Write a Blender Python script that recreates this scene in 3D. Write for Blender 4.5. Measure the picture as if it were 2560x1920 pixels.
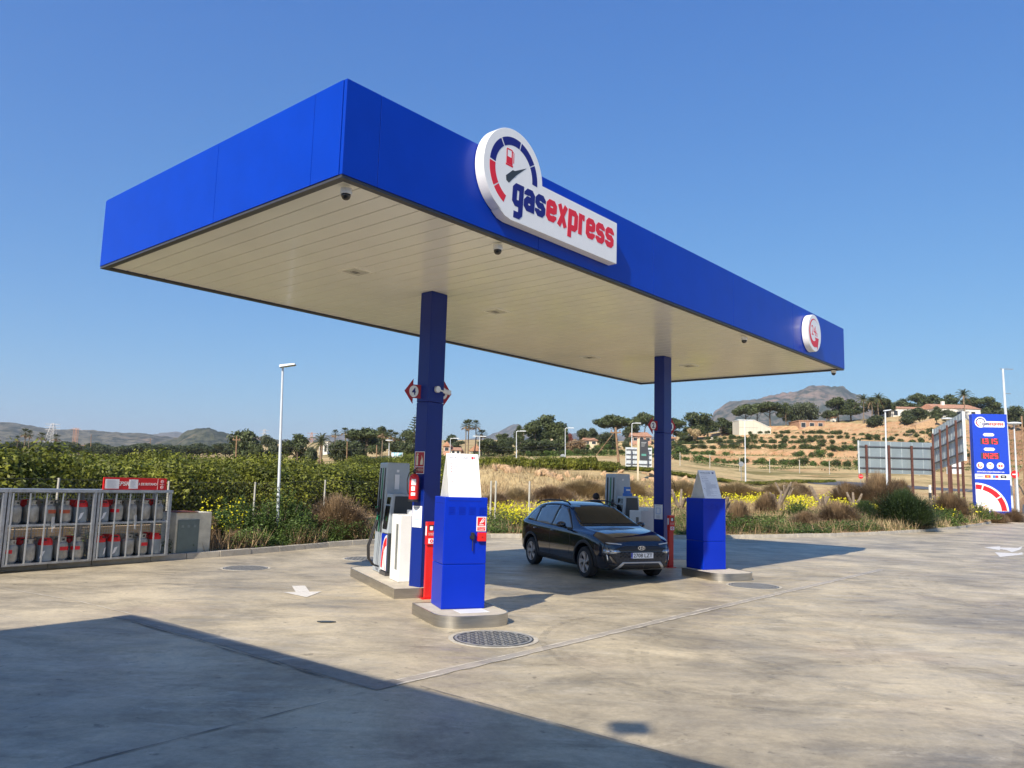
import bpy, bmesh, math, random
from math import sin, cos, pi, radians as rad, atan2, sqrt
from mathutils import Vector, Matrix, noise
from mathutils.bvhtree import BVHTree
from mathutils.geometry import delaunay_2d_cdt
random.seed(7)
S = bpy.context.scene
for o in list(bpy.data.objects): bpy.data.objects.remove(o)
C = S.collection

# ------------------------------------------------------------ camera
FPX, PITCH, ROLL, CH = 1942.4, 0.126674, -0.027566, 1.88   # focal length in px of a 2560 wide frame
cR = Vector((1, 0, 0)); cF = Vector((0, cos(PITCH), sin(PITCH))); cU = Vector((0, -sin(PITCH), cos(PITCH)))
cX = cos(ROLL)*cR - sin(ROLL)*cU; cY = sin(ROLL)*cR + cos(ROLL)*cU
cam = bpy.data.cameras.new('camera'); co = bpy.data.objects.new('camera', cam); C.objects.link(co)
m = Matrix((cX, cY, -cF)).transposed().to_4x4(); m.translation = (0, 0, CH); co.matrix_world = m
cam.sensor_width = 36; cam.lens = FPX/2560*36; cam.clip_start = .1; cam.clip_end = 30000
S.camera = co

# ------------------------------------------------------------ world, sun, exposure
SUN_EL = rad(38.4); SX, SY = .459, .8886          # horizontal direction the light travels
w = bpy.data.worlds.new('World'); S.world = w; w.use_nodes = True
nt = w.node_tree; bg = nt.nodes['Background']; sky = nt.nodes.new('ShaderNodeTexSky')
sky.sky_type = 'NISHITA'; sky.sun_disc = False; sky.sun_elevation = SUN_EL; sky.sun_rotation = atan2(-SX, -SY)
sky.air_density = 1.0; sky.dust_density = 0.0; sky.ozone_density = 8.0; sky.altitude = 0
# deeper, clearer blue overhead than the bare model gives: a power per channel
KS = .1202; sp = nt.nodes.new('ShaderNodeSeparateColor'); cbn = nt.nodes.new('ShaderNodeCombineColor'); nt.links.new(sky.outputs[0], sp.inputs[0])
for i, (g, k) in enumerate(((1.08, .97), (.82, .90), (.45, .91))):
    a = nt.nodes.new('ShaderNodeMath'); a.operation = 'MULTIPLY'; a.inputs[1].default_value = KS; nt.links.new(sp.outputs[i], a.inputs[0])
    b = nt.nodes.new('ShaderNodeMath'); b.operation = 'POWER'; b.inputs[1].default_value = g; nt.links.new(a.outputs[0], b.inputs[0])
    c = nt.nodes.new('ShaderNodeMath'); c.operation = 'MULTIPLY'; c.inputs[1].default_value = k/KS; nt.links.new(b.outputs[0], c.inputs[0]); nt.links.new(c.outputs[0], cbn.inputs[i])
nt.links.new(cbn.outputs[0], bg.inputs[0]); bg.inputs[1].default_value = .085
sl = bpy.data.lights.new('sun', 'SUN'); sl.energy = 5.0; sl.angle = rad(.53); sl.color = (1, .91, .78)
so = bpy.data.objects.new('sun', sl); C.objects.link(so)
so.rotation_euler = Vector((SX*cos(SUN_EL), SY*cos(SUN_EL), -sin(SUN_EL))).to_track_quat('-Z', 'Y').to_euler()
so.location = (-20, -40, 40)
S.view_settings.view_transform = 'Standard'; S.view_settings.look = 'None'
S.view_settings.exposure = 0.58; S.view_settings.gamma = 1
S.render.engine = 'CYCLES'

# ------------------------------------------------------------ helpers
def ray(X, Y):
    a = X-1280; b = 960-Y
    u = cos(ROLL)*a + sin(ROLL)*b; v = -sin(ROLL)*a + cos(ROLL)*b
    return u/FPX*cR + v/FPX*cU + cF
def at(X, Y, y):                      # photo point + distance ahead -> world
    d = ray(X, Y); return Vector((0, 0, CH)) + d*(y/d.y)
def gnd(X, Y, z=0):
    d = ray(X, Y); return Vector((0, 0, CH)) + d*((z-CH)/d.z)

def lin(c):
    return tuple((x/12.92 if x <= .04045 else ((x+.055)/1.055)**2.4) for x in c)
MATS = {}
def mat(name, col, rough=.5, metal=0, var=.12, scale=6, bump=0, bscale=40, coat=0, island=0, trans=0, emit=0, spec=.5, stretch=None, col2=None):
    if name in MATS: return MATS[name]
    m = bpy.data.materials.new(name); m.use_nodes = True; MATS[name] = m
    t = m.node_tree; N = t.nodes; L = t.links; b = N['Principled BSDF']
    b.inputs['Roughness'].default_value = rough; b.inputs['Metallic'].default_value = metal
    b.inputs['Coat Weight'].default_value = coat; b.inputs['Coat Roughness'].default_value = .05
    b.inputs['Specular IOR Level'].default_value = spec
    tc = N.new('ShaderNodeTexCoord'); src = tc.outputs['Object']
    if stretch:
        mp = N.new('ShaderNodeMapping'); mp.inputs['Scale'].default_value = stretch
        L.new(src, mp.inputs[0]); src = mp.outputs[0]
    no = N.new('ShaderNodeTexNoise'); no.inputs['Scale'].default_value = scale; no.inputs['Detail'].default_value = 5
    L.new(src, no.inputs['Vector'])
    r = N.new('ShaderNodeValToRGB'); c1 = tuple(max(0, x*(1-var)) for x in col); c2 = col2 or tuple(min(1, x*(1+var)) for x in col)
    r.color_ramp.elements[0].color = (*c1, 1); r.color_ramp.elements[1].color = (*c2, 1)
    r.color_ramp.elements[0].position = .32; r.color_ramp.elements[1].position = .68
    L.new(no.outputs[0], r.inputs[0]); out = r.outputs[0]
    if island:
        g = N.new('ShaderNodeNewGeometry'); mr = N.new('ShaderNodeMapRange')
        mr.inputs['To Min'].default_value = 1-island; mr.inputs['To Max'].default_value = 1+island
        L.new(g.outputs['Random Per Island'], mr.inputs[0])
        mx = N.new('ShaderNodeVectorMath'); mx.operation = 'SCALE'
        L.new(out, mx.inputs[0]); L.new(mr.outputs[0], mx.inputs['Scale']); out = mx.outputs[0]
    L.new(out, b.inputs['Base Color'])
    if trans: 
        b.inputs['Subsurface Weight'].default_value = 0
        tr = N.new('ShaderNodeBsdfTranslucent'); ms = N.new('ShaderNodeMixShader'); ms.inputs[0].default_value = trans
        L.new(out, tr.inputs[0]); L.new(b.outputs[0], ms.inputs[1]); L.new(tr.outputs[0], ms.inputs[2])
        L.new(ms.outputs[0], N['Material Output'].inputs[0])
    if emit:
        b.inputs['Emission Color'].default_value = (*col, 1); b.inputs['Emission Strength'].default_value = emit
    if bump:
        n2 = N.new('ShaderNodeTexNoise'); n2.inputs['Scale'].default_value = bscale; n2.inputs['Detail'].default_value = 4
        L.new(tc.outputs['Object'], n2.inputs['Vector'])
        bp = N.new('ShaderNodeBump'); bp.inputs['Strength'].default_value = bump; bp.inputs['Distance'].default_value = .02
        L.new(n2.outputs[0], bp.inputs['Height']); L.new(bp.outputs[0], b.inputs['Normal'])
    return m

class MB:
    def __init__(s): s.v = []; s.f = []; s.m = Matrix()
    def add(s, vs, fs):
        k = len(s.v); s.v += [s.m @ Vector(x) for x in vs]; s.f += [tuple(i+k for i in f) for f in fs]; return s
    def box(s, x0, x1, y0, y1, z0, z1):
        return s.add([(x0,y0,z0),(x1,y0,z0),(x1,y1,z0),(x0,y1,z0),(x0,y0,z1),(x1,y0,z1),(x1,y1,z1),(x0,y1,z1)],
            [(0,3,2,1),(4,5,6,7),(0,1,5,4),(1,2,6,5),(2,3,7,6),(3,0,4,7)])
    def cyl(s, x, y, z0, z1, r, r2=None, n=16):
        r2 = r if r2 is None else r2
        return s.tube([(x,y,z0),(x,y,z1)], [r, r2], n)
    def tube(s, pts, rs, n=8, cap=True):
        pts = [Vector(p) for p in pts]
        if not isinstance(rs, (list, tuple)): rs = [rs]*len(pts)
        vs = []; fs = []; pa = None
        for i, p in enumerate(pts):
            d = (pts[min(i+1, len(pts)-1)] - pts[max(i-1, 0)]).normalized()
            a = pa - d*pa.dot(d) if pa else d.orthogonal()
            if a.length < 1e-6: a = d.orthogonal()
            a.normalize(); pa = a; b = d.cross(a)
            for k in range(n):
                t = 2*pi*k/n; vs.append(p + (a*cos(t)+b*sin(t))*rs[i])
        for i in range(len(pts)-1):
            for k in range(n):
                k2 = (k+1) % n; fs.append((i*n+k, i*n+k2, (i+1)*n+k2, (i+1)*n+k))
        if cap: fs.append(tuple(range(n))[::-1]); fs.append(tuple((len(pts)-1)*n+k for k in range(n)))
        return s.add(vs, fs)
    def lathe(s, prof, n=24, cx=0, cy=0, cap=True):       # prof = [(r, z)]
        vs = []; fs = []
        for r, z in prof:
            for k in range(n): vs.append((cx+r*cos(2*pi*k/n), cy+r*sin(2*pi*k/n), z))
        for i in range(len(prof)-1):
            for k in range(n):
                k2 = (k+1) % n; fs.append((i*n+k, i*n+k2, (i+1)*n+k2, (i+1)*n+k))
        if cap: fs.append(tuple(range(n))[::-1]); fs.append(tuple((len(prof)-1)*n+k for k in range(n)))
        return s.add(vs, fs)
    def ribbon(s, pts, t, y0, y1, shear=0):      # mitred flat stroke in the xz plane
        P = [Vector(p) for p in pts]; L_ = []; R_ = []
        for i, p in enumerate(P):
            a = (P[i]-P[i-1]).normalized() if i else (P[1]-P[0]).normalized(); b = (P[i+1]-P[i]).normalized() if i < len(P)-1 else a
            n = Vector((-(a+b).y, (a+b).x)).normalized(); k = t/2/max(.5, n.dot(Vector((-a.y, a.x))))
            L_.append(p+n*k); R_.append(p-n*k)
        q = L_+R_; m = len(P); vs = [(a.x+a.y*shear, y0, a.y) for a in q]+[(a.x+a.y*shear, y1, a.y) for a in q]; fs = []
        for i in range(m-1): fs += [(i, i+1, m+i+1, m+i), (2*m+i, 3*m+i, 3*m+i+1, 2*m+i+1), (i, 2*m+i, 2*m+i+1, i+1), (m+i, m+i+1, 3*m+i+1, 3*m+i)]
        fs += [(0, m, 3*m, 2*m), (m-1, 3*m-1, 4*m-1, 2*m-1)]
        return s.add(vs, fs)
    def prism(s, poly, z0, z1, ax='z'):         # poly = [(a, b)] counter clockwise, extruded along the third axis
        n = len(poly); f = {'z': lambda a, b, c: (a, b, c), 'y': lambda a, b, c: (a, c, b), 'x': lambda a, b, c: (c, a, b)}[ax]
        vs = [f(a, b, z0) for a, b in poly] + [f(a, b, z1) for a, b in poly]
        fs = [tuple(range(n))[::-1], tuple(range(n, 2*n))] + [(i, (i+1) % n, n+(i+1) % n, n+i) for i in range(n)]
        if ax == 'y': fs = [g[::-1] for g in fs]
        return s.add(vs, fs)
    def quad(s, a, b, c, d): return s.add([a, b, c, d], [(0, 1, 2, 3)])
    def build(s, name, m, parent=None, smooth=False, bevel=0, fix=True):
        me = bpy.data.meshes.new(name); me.from_pydata([tuple(v) for v in s.v], [], s.f)
        if fix:
            bm = bmesh.new(); bm.from_mesh(me); bmesh.ops.recalc_face_normals(bm, faces=bm.faces); bm.to_mesh(me); bm.free()
        me.materials.append(m); o = bpy.data.objects.new(name, me); C.objects.link(o)
        if smooth is True: me.polygons.foreach_set('use_smooth', [True]*len(me.polygons))
        elif smooth: me.polygons.foreach_set('use_smooth', [True]*len(me.polygons)); me.set_sharp_from_angle(angle=rad(smooth))
        if parent: o.parent = parent
        if bevel:
            b = o.modifiers.new('bevel', 'BEVEL'); b.width = bevel; b.segments = 2; b.limit_method = 'ANGLE'; b.angle_limit = rad(40)
        return o
def tag(o, label=None, cat=None, group=None, kind=None):
    if label: o['label'] = label
    if cat: o['category'] = cat
    if group: o['group'] = group
    if kind: o['kind'] = kind
    return o
def thing(name, label, cat, loc=(0,0,0), rz=0, group=None, sc=1):
    o = bpy.data.objects.new(name, None); C.objects.link(o); o.empty_display_size = .2
    o.location = loc; o.rotation_euler = (0, 0, rz); o.scale = (sc, sc, sc)
    return tag(o, label, cat, group)
def dup(o, loc=None, rz=None, label=None, sc=None, parent=None):
    c = o.copy(); C.objects.link(c)
    if parent: c.parent = parent
    if loc is not None: c.location = loc
    if rz is not None: c.rotation_euler = (0, 0, rz)
    if sc is not None: c.scale = (sc,)*3 if isinstance(sc, (int, float)) else sc
    if label: c['label'] = label
    for ch in o.children: dup(ch, parent=c)
    return c
def text(name, s, m, parent, size, loc, rot=(pi/2, 0, 0), sx=1, bold=0, ext=.001, shear=0, align='CENTER', spacing=1, fit=None):
    cu = bpy.data.curves.new(name, 'FONT'); cu.body = s; cu.size = size; cu.extrude = ext; cu.offset = bold*size
    cu.align_x = align; cu.shear = shear; cu.space_character = spacing; cu.resolution_u = 3
    t = bpy.data.objects.new(name, cu); C.objects.link(t)
    me = bpy.data.meshes.new_from_object(t.evaluated_get(bpy.context.evaluated_depsgraph_get()))
    bpy.data.objects.remove(t)
    if fit:
        xs = [v.co.x for v in me.vertices]; ys = [v.co.y for v in me.vertices]
        x0, x1 = min(xs), max(xs); y0, y1 = min(ys), max(ys)
        for v in me.vertices:
            v.co.x = (v.co.x-x0)/(x1-x0)*fit[0] - (fit[0]/2 if align == 'CENTER' else 0)
            if len(fit) > 1: v.co.y = (v.co.y-y0)/(y1-y0)*fit[1]
    me.materials.clear(); me.materials.append(m); me.name = name
    o = bpy.data.objects.new(name, me); C.objects.link(o); o.parent = parent
    o.location = loc; o.rotation_euler = rot; o.scale = (sx, 1, 1)
    return o
def join_mesh(name, objs, parent):              # bake several local meshes into one part
    me = bpy.data.meshes.new(name); bm = bmesh.new()
    mats = []
    for o in objs:
        mt = o.data.materials[0]
        if mt not in mats: mats.append(mt)
        b2 = bmesh.new(); b2.from_mesh(o.data); b2.transform(Matrix.LocRotScale(o.location, o.rotation_euler, o.scale))
        tmp = bpy.data.meshes.new('tmp'); b2.to_mesh(tmp); b2.free(); k = len(bm.faces)
        bm.from_mesh(tmp); bm.faces.ensure_lookup_table()
        for f in bm.faces[k:]: f.material_index = mats.index(mt)
        bpy.data.meshes.remove(tmp)
    bm.to_mesh(me); bm.free()
    for x in mats: me.materials.append(x)
    for o in objs: bpy.data.objects.remove(o)
    r = bpy.data.objects.new(name, me); C.objects.link(r); r.parent = parent; return r
def arc(cx, cy, r0, r1, a0, a1, n=16):
    A = [rad(a0+(a1-a0)*i/n) for i in range(n+1)]
    return [(cx+r1*cos(a), cy+r1*sin(a)) for a in A] + [(cx+r0*cos(a), cy+r0*sin(a)) for a in reversed(A)]
def interp(x, tab):
    if x <= tab[0][0]: return tab[0][1]
    for (a, b), (c, d) in zip(tab, tab[1:]):
        if x <= c: return b + (d-b)*(x-a)/(c-a)
    return tab[-1][1]
def ssmooth(t): t = max(0, min(1, t)); return t*t*(3-2*t)

def word(parent, name, txt, m, x, z, y, xh, t, pitch, w, shear=.06):
    # heavy condensed squarish lettering, one part per word
    mb = MB(); c = t*.36; k = 0
    for ch in txt:
        ww = w*(.80 if ch == 'r' else 1); l, r, b, tp, md = t/2, ww-t/2, t/2, xh-t/2, xh/2
        if ch == 'a': st = [[(l, tp-t*.55), (l, tp-c), (l+c, tp), (r-c, tp), (r, tp-c), (r, 0)], [(r-t/2, md+t*.05), (l+c, md+t*.05), (l, md+t*.05-c), (l, b+c), (l+c, b), (r-t/2, b)]]
        elif ch == 's': st = [[(r, tp-t*.6), (r, tp-c), (r-c, tp), (l+c, tp), (l, tp-c), (l, md+c), (l+c, md), (r-c, md), (r, md-c), (r, b+c), (r-c, b), (l+c, b), (l, b+c), (l, b+t*.6)]]
        elif ch == 'e': st = [[(r-c*1.2, md), (r-c, md), (r, md+c*.5), (r, tp-c), (r-c, tp), (l+c, tp), (l, tp-c), (l, b+c), (l+c, b), (r-c, b), (r, b+c), (r, b+t*.6)], [(l+t/2, md), (r-c*1.2, md)]]
        elif ch == 'x': st = [[(l-t*.05, 0), (r+t*.05, xh)], [(l-t*.05, xh), (r+t*.05, 0)]]
        elif ch == 'p': st = [[(l, -xh*.33), (l, xh)], [(l+t/2, tp), (r-c, tp), (r, tp-c), (r, b+c), (r-c, b), (l+t/2, b)]]
        elif ch == 'r': st = [[(l, 0), (l, xh)], [(l+t/2, tp-t*.15), (l+t*.8, tp), (r, tp)]]
        elif ch == 'g': st = [[(r, xh), (r, -xh*.26), (r-c, -xh*.26-c), (l, -xh*.26-c)], [(r-t/2, b), (l+c, b), (l, b+c), (l, tp-c), (l+c, tp), (r-t/2, tp)]]
        mb.m = Matrix.Translation((x, 0, z))
        for q in st: k += 1; mb.ribbon(q, t*(.92 if ch == 'x' else 1), y-.001-.0004*(k % 4), y+.002, shear)
        x += pitch*(.74 if ch == 'r' else 1)
    mb.m = Matrix(); return mb.build(name, m, parent)

# ------------------------------------------------------------ materials
WHITE = mat('white_paint', (.80, .80, .78), .35, var=.03)
PLASTIC = mat('white_plastic', (.82, .82, .80), .3, var=.02)
BLUE = mat('blue_panel', (.0, .037, .40), .30, var=.05, scale=2, spec=.25)
BLUE2 = mat('blue_enamel', (.0, .024, .42), .35, var=.04, scale=3, spec=.25)
COLBLUE = mat('blue_column_cladding', (.002, .018, .19), .35, var=.06, scale=2, spec=.35)
NAVY = mat('navy_print', (.006, .006, .16), .4, var=.02)
RED = mat('red_print', (.72, .012, .022), .4, var=.03)
REDP = mat('red_enamel', (.62, .012, .012), .3, var=.06)
DKRED = mat('dark_red_sign', (.34, .008, .016), .45, var=.05)
BLACK = mat('black_rubber', (.015, .015, .017), .55, var=.1)
DARK = mat('dark_grey_panel', (.035, .042, .046), .42, var=.06)
LGREY = mat('silver_grey_panel', (.40, .45, .49), .36, metal=.15, var=.05)
STEEL = mat('brushed_steel', (.50, .48, .44), .33, metal=1, var=.12, scale=3, stretch=(1, 1, 14), bump=.05)
GALV = mat('galvanised_steel', (.42, .44, .46), .42, metal=.7, var=.16, scale=9)
SOFF = mat('soffit_enamel', (.91, .89, .79), .22, var=.03, scale=1.2, coat=.2)
TRIM = mat('dark_trim', (.05, .048, .052), .4, var=.05)
ISL = mat('island_concrete', (.50, .45, .36), .85, var=.10, scale=7, bump=.15)
KERB = mat('kerb_concrete', (.42, .38, .31), .9, var=.16, scale=4, bump=.3)
GREEN = mat('green_plastic', (.01, .20, .09), .4)
PAPER = mat('paper_white', (.82, .83, .85), .6, var=.02)
INK = mat('grey_ink', (.26, .28, .33), .7, var=.05)

# ------------------------------------------------------------ ground
def nodes(name):
    m = bpy.data.materials.new(name); m.use_nodes = True; MATS[name] = m
    return m, m.node_tree.nodes, m.node_tree.links, m.node_tree.nodes['Principled BSDF']
def noise_n(N, L, vec, scale, detail=6, rough=.6, dist=0):
    n = N.new('ShaderNodeTexNoise'); n.inputs['Scale'].default_value = scale; n.inputs['Detail'].default_value = detail
    n.inputs['Roughness'].default_value = rough; n.inputs['Distortion'].default_value = dist
    L.new(vec, n.inputs['Vector']); return n.outputs[0]
def ramp(N, L, fac, stops):
    r = N.new('ShaderNodeValToRGB'); e = r.color_ramp.elements
    while len(e) < len(stops): e.new(.5)
    for i, (p, c) in enumerate(stops):
        e[i].position = p; e[i].color = (*c, 1) if len(c) == 3 else c
    L.new(fac, r.inputs[0]); return r.outputs[0]
def mix(N, L, a, b, fac, mode='MIX'):
    x = N.new('ShaderNodeMix'); x.data_type = 'RGBA'; x.blend_type = mode
    if isinstance(fac, (int, float)): x.inputs[0].default_value = fac
    else: L.new(fac, x.inputs[0])
    for s, i in ((a, 6), (b, 7)):
        if isinstance(s, tuple): x.inputs[i].default_value = (*s, 1)
        else: L.new(s, x.inputs[i])
    return x.outputs[2]
def mapping(N, L, src, rot=0, sc=(1, 1, 1), loc=(0, 0, 0)):
    mp = N.new('ShaderNodeMapping'); mp.inputs['Rotation'].default_value = (0, 0, rot); mp.inputs['Scale'].default_value = sc
    mp.inputs['Location'].default_value = loc; L.new(src, mp.inputs[0]); return mp.outputs[0]
def g3(v): return (v, v, v)
def concrete(name, c1, c2, dark=1):
    m, N, L, b = nodes(name)
    tc = N.new('ShaderNodeTexCoord').outputs['Object']
    def mul(col, f, k): return mix(N, L, col, f, k, 'MULTIPLY')
    col = ramp(N, L, noise_n(N, L, tc, .30, 10, .66, .4), [(.38, c2), (.60, c1)])
    col = mul(col, ramp(N, L, noise_n(N, L, mapping(N, L, tc, rad(-14), (1.0, 1.15, 1)), .62, 14, .72, .9), [(.40, g3(.66)), (.49, g3(.88)), (.58, g3(1.05))]), .75*dark)
    col = mul(col, ramp(N, L, noise_n(N, L, mapping(N, L, tc, rad(64), (.8, 1.3, 1), (7, 3, 0)), .9, 14, .78, .6), [(.43, g3(.70)), (.52, g3(1.0))]), .65*dark)
    # pale scuffs
    sc_ = ramp(N, L, noise_n(N, L, mapping(N, L, tc, rad(-50), (.8, 2.2, 1), (3, 1, 0)), 1.1, 12, .80, 1.0), [(.56, g3(0)), (.66, g3(.55))])
    col = mix(N, L, col, (.66, .58, .44), sc_)
    # small dark spots and longer grey smears
    col = mul(col, ramp(N, L, noise_n(N, L, tc, 5.5, 5, .6), [(.31, g3(.50)), (.36, g3(1))]), .85*dark)
    col = mul(col, ramp(N, L, noise_n(N, L, mapping(N, L, tc, rad(-20), (.7, 2.6, 1), (1, 9, 0)), 1.1, 4, .55, .5), [(.30, g3(.55)), (.38, g3(1))]), .55)
    ru = ramp(N, L, noise_n(N, L, tc, .33, 4, .55), [(.56, g3(0)), (.72, g3(.22))])
    col = mix(N, L, col, (.34, .22, .17), ru)
    col = mul(col, ramp(N, L, noise_n(N, L, tc, 14, 8, .85), [(.32, g3(.74)), (.68, g3(1.16))]), .85)
    L.new(col, b.inputs['Base Color'])
    rr = ramp(N, L, noise_n(N, L, mapping(N, L, tc, rad(-12), (.6, 2.2, 1)), 1.4, 8, .7), [(.35, g3(.36)), (.65, g3(.66))])
    L.new(rr, b.inputs['Roughness']); b.inputs['Specular IOR Level'].default_value = .42
    bp = N.new('ShaderNodeBump'); bp.inputs['Strength'].default_value = .35; bp.inputs['Distance'].default_value = .01
    L.new(noise_n(N, L, tc, 11, 10, .75), bp.inputs['Height']); L.new(bp.outputs[0], b.inputs['Normal'])
    return m
CONC = concrete('forecourt_concrete', (.60, .505, .335), (.35, .30, .215))
o = MB().quad((-6000, -6000, 0), (6000, -6000, 0), (6000, 6000, 0), (-6000, 6000, 0)).build('forecourt_ground', CONC)
tag(o, kind='structure')

KP = [(-60, -70), (-20, -2.4), (-13, 8.8), (-9.34, 14.66), (-8.36, 16.0), (-7.63, 17.01), (-6.64, 18.35), (-5.75, 20.0), (-4.9, 21.7), (-3.9, 23.2), (-2.4, 25.2), (-.59, 27.0),
      (2.5, 28.2), (6.5, 29.2), (10, 31), (13.66, 33.4), (17, 36), (20.9, 39.6), (24, 43), (27.0, 46.5), (33, 54), (42, 66.5), (58, 89), (95, 138), (400, 560)]
def kerb_r(phi):
    d = Vector((sin(phi), cos(phi)))
    for (a, b), (c, e) in zip(KP, KP[1:]):
        den = d.x*(e-b) - d.y*(c-a)
        if abs(den) < 1e-9: continue
        t = (a*(e-b) - b*(c-a))/den; s = (a*d.y - b*d.x)/den
        if t > 0 and -1e-6 <= s <= 1+1e-6: return t
    return 800
HZ = lambda X: 1207.3 + (X-1280)*.02757
def zt(X, Y, D): return CH + (HZ(X)-Y)/FPX*D
TAB = {  # X of the photo column -> [(distance, height)]
 -200: [(25, .3), (60, .5), (120, .9), (400, 14), (900, 20), (4000, 40)],
 400: [(25, .3), (60, .5), (120, 1.2), (160, 3), (400, 15), (900, 22), (4000, 40)],
 800: [(30, .35), (60, .7), (100, 1.4), (160, zt(800, 1142, 160)), (400, 20), (4000, 60)],
 1240: [(34, .3), (46, .7), (57, 1.7), (60, 2.9), (72, 3.0), (100, zt(1240, 1152, 100)), (165, zt(1240, 1128, 165)), (400, 24), (4000, 60)],
 1600: [(34, .25), (46, .7), (60, 1.7), (66, 2.4), (69, zt(1600, 1182, 69)), (82, zt(1600, 1174, 82)), (110, zt(1600, 1153, 110)), (185, zt(1600, 1106, 185)), (260, 17), (500, 22), (4000, 60)],
 1900: [(40, .4), (50, .8), (60, 1.2), (85, 1.9), (100, zt(1900, 1201, 100)), (125, zt(1900, 1168, 125)), (210, zt(1900, 1080, 210)), (225, zt(1900, 1066, 225)), (300, 24), (4000, 60)],
 2300: [(47, .5), (56, 1.1), (64, 1.15), (80, 1.6), (100, zt(2300, 1214, 100)), (125, zt(2300, 1168, 125)), (210, zt(2300, 1062, 210)), (235, zt(2300, 1036, 235)), (300, 28), (4000, 60)],
 2700: [(60, .5), (70, 1.1), (80, 1.6), (105, 3), (125, 7), (210, 19), (235, 23), (300, 27), (4000, 60)]}
XS = sorted(TAB)
def terr_r(phi, r):
    kr = kerb_r(phi); ph = max(rad(-33), min(rad(35), phi)); D = r*cos(ph); kd = kr*cos(ph)
    X = max(XS[0], min(XS[-1], 1280 + FPX*math.tan(ph)))
    def z1(t): return interp(D, [(kd, .12)] + [q for q in t if q[0] > kd+2])
    for a, b in zip(XS, XS[1:]):
        if X <= b:
            f = (X-a)/(b-a); z = z1(TAB[a])*(1-f) + z1(TAB[b])*f; break
    # terraces on the slope
    k = ssmooth((X-1180)/150)*ssmooth((D-122)/8)*(1-ssmooth((D-222)/10))
    if k > 0:
        st = 1.75 + .25*sin(X*.004); q = (z + .5*noise.noise(Vector((X*.0022, D*.004, 3))))/st
        fl = math.floor(q); fr = q-fl; zz = st*(fl + .18*fr + .82*ssmooth((fr-.80)/.16)) 
        z = z*(1-k) + zz*k
    away = ssmooth((r-kr)/6)
    z += away*(.10*noise.noise(Vector((r*sin(phi)*.5, r*cos(phi)*.5, 0))) + .22*noise.noise(Vector((r*sin(phi)*.12, r*cos(phi)*.12, 5))))
    return z
def inside(x, y): return math.hypot(x, y) < kerb_r(atan2(x, y))
def tz(x, y):
    r = math.hypot(x, y); phi = atan2(x, y)
    return 0 if r < kerb_r(phi) else terr_r(phi, r)
def tp(X, y, dz=0):              # ground point under photo column X at distance y
    d = ray(X, HZ(X)); x = d.x/d.y*y; return Vector((x, y, tz(x, y)+dz))

m, N, L, b = nodes('dry_field_soil')
tc = N.new('ShaderNodeTexCoord').outputs['Object']
c = ramp(N, L, noise_n(N, L, tc, .09, 7, .65), [(.36, (.40, .29, .14)), (.50, (.55, .42, .215)), (.64, (.46, .30, .15))])
c = mix(N, L, c, ramp(N, L, noise_n(N, L, tc, 1.6, 7, .7), [(.3, g3(.6)), (.7, g3(1.15))]), .8, 'MULTIPLY')
gr = ramp(N, L, noise_n(N, L, mapping(N, L, tc, rad(20), (.35, 1.3, 1)), .14, 6, .6), [(.52, (0, 0, 0)), (.60, (.75, .75, .75))])
c = mix(N, L, c, (.10, .105, .03), gr)
geo = N.new('ShaderNodeNewGeometry'); sx = N.new('ShaderNodeSeparateXYZ'); L.new(geo.outputs['True Normal'], sx.inputs[0])
st = ramp(N, L, sx.outputs[2], [(.70, (1, 1, 1)), (.90, (0, 0, 0))])
red = ramp(N, L, noise_n(N, L, tc, .6, 7, .7), [(.35, (.38, .20, .10)), (.65, (.50, .33, .19))])
c = mix(N, L, c, red, st)
L.new(c, b.inputs['Base Color']); b.inputs['Roughness'].default_value = .95; b.inputs['Specular IOR Level'].default_value = .1
bp = N.new('ShaderNodeBump'); bp.inputs['Strength'].default_value = .8; bp.inputs['Distance'].default_value = .15
L.new(noise_n(N, L, tc, 2.2, 8, .7), bp.inputs['Height']); L.new(bp.outputs[0], b.inputs['Normal'])
SOIL = m

mb = MB(); phis = []
a = -100
while a < 74: phis.append(rad(a)); a += .5 if -36 < a < 37 else 2
RS = []
r = 0
while r < 10: RS.append(r); r += .5
while r < 3900: RS.append(r); r += (1 if r < 30 else 2 if r < 70 else .8 if r < 205 else 6 if r < 300 else r*.12)
nr = len(RS)
for ph in phis:
    kr = kerb_r(ph)
    for q in RS:
        rr = kr+.12+q if True else q
        mb.v.append(Vector((rr*sin(ph), rr*cos(ph), terr_r(ph, rr))))
for i in range(len(phis)-1):
    for j in range(nr-1): mb.f.append((i*nr+j, i*nr+j+1, (i+1)*nr+j+1, (i+1)*nr+j))
o = mb.build('field_terrain', SOIL, smooth=35); tag(o, kind='structure')

# kerb: a row of cast blocks round the concrete
mb = MB(); dn = []
for (a, b_), (c_, e) in zip(KP[1:-2], KP[2:-1]):
    n = max(1, round(math.hypot(c_-a, e-b_)/1.0))
    for i in range(n): dn.append(Vector((a+(c_-a)*i/n, b_+(e-b_)*i/n, 0)))
for p, q in zip(dn, dn[1:]):
    d = (q-p).normalized(); n = Vector((-d.y, d.x, 0)); g = d*.006
    w_ = .16; hh = .13 + random.uniform(-.006, .006); ofs = n*random.uniform(-.008, .008)
    vs = [p+g+ofs-n*.02, q-g+ofs-n*.02, q-g+n*w_, p+g+n*w_]
    top = [p+g+ofs+n*.012, q-g+ofs+n*.012, q-g+n*w_, p+g+n*w_]
    mb.add([v-Vector((0,0,.05)) for v in vs]+[v+Vector((0, 0, hh)) for v in top], [(3,2,1,0),(4,5,6,7),(0,1,5,4),(1,2,6,5),(2,3,7,6),(3,0,4,7)])
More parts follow.
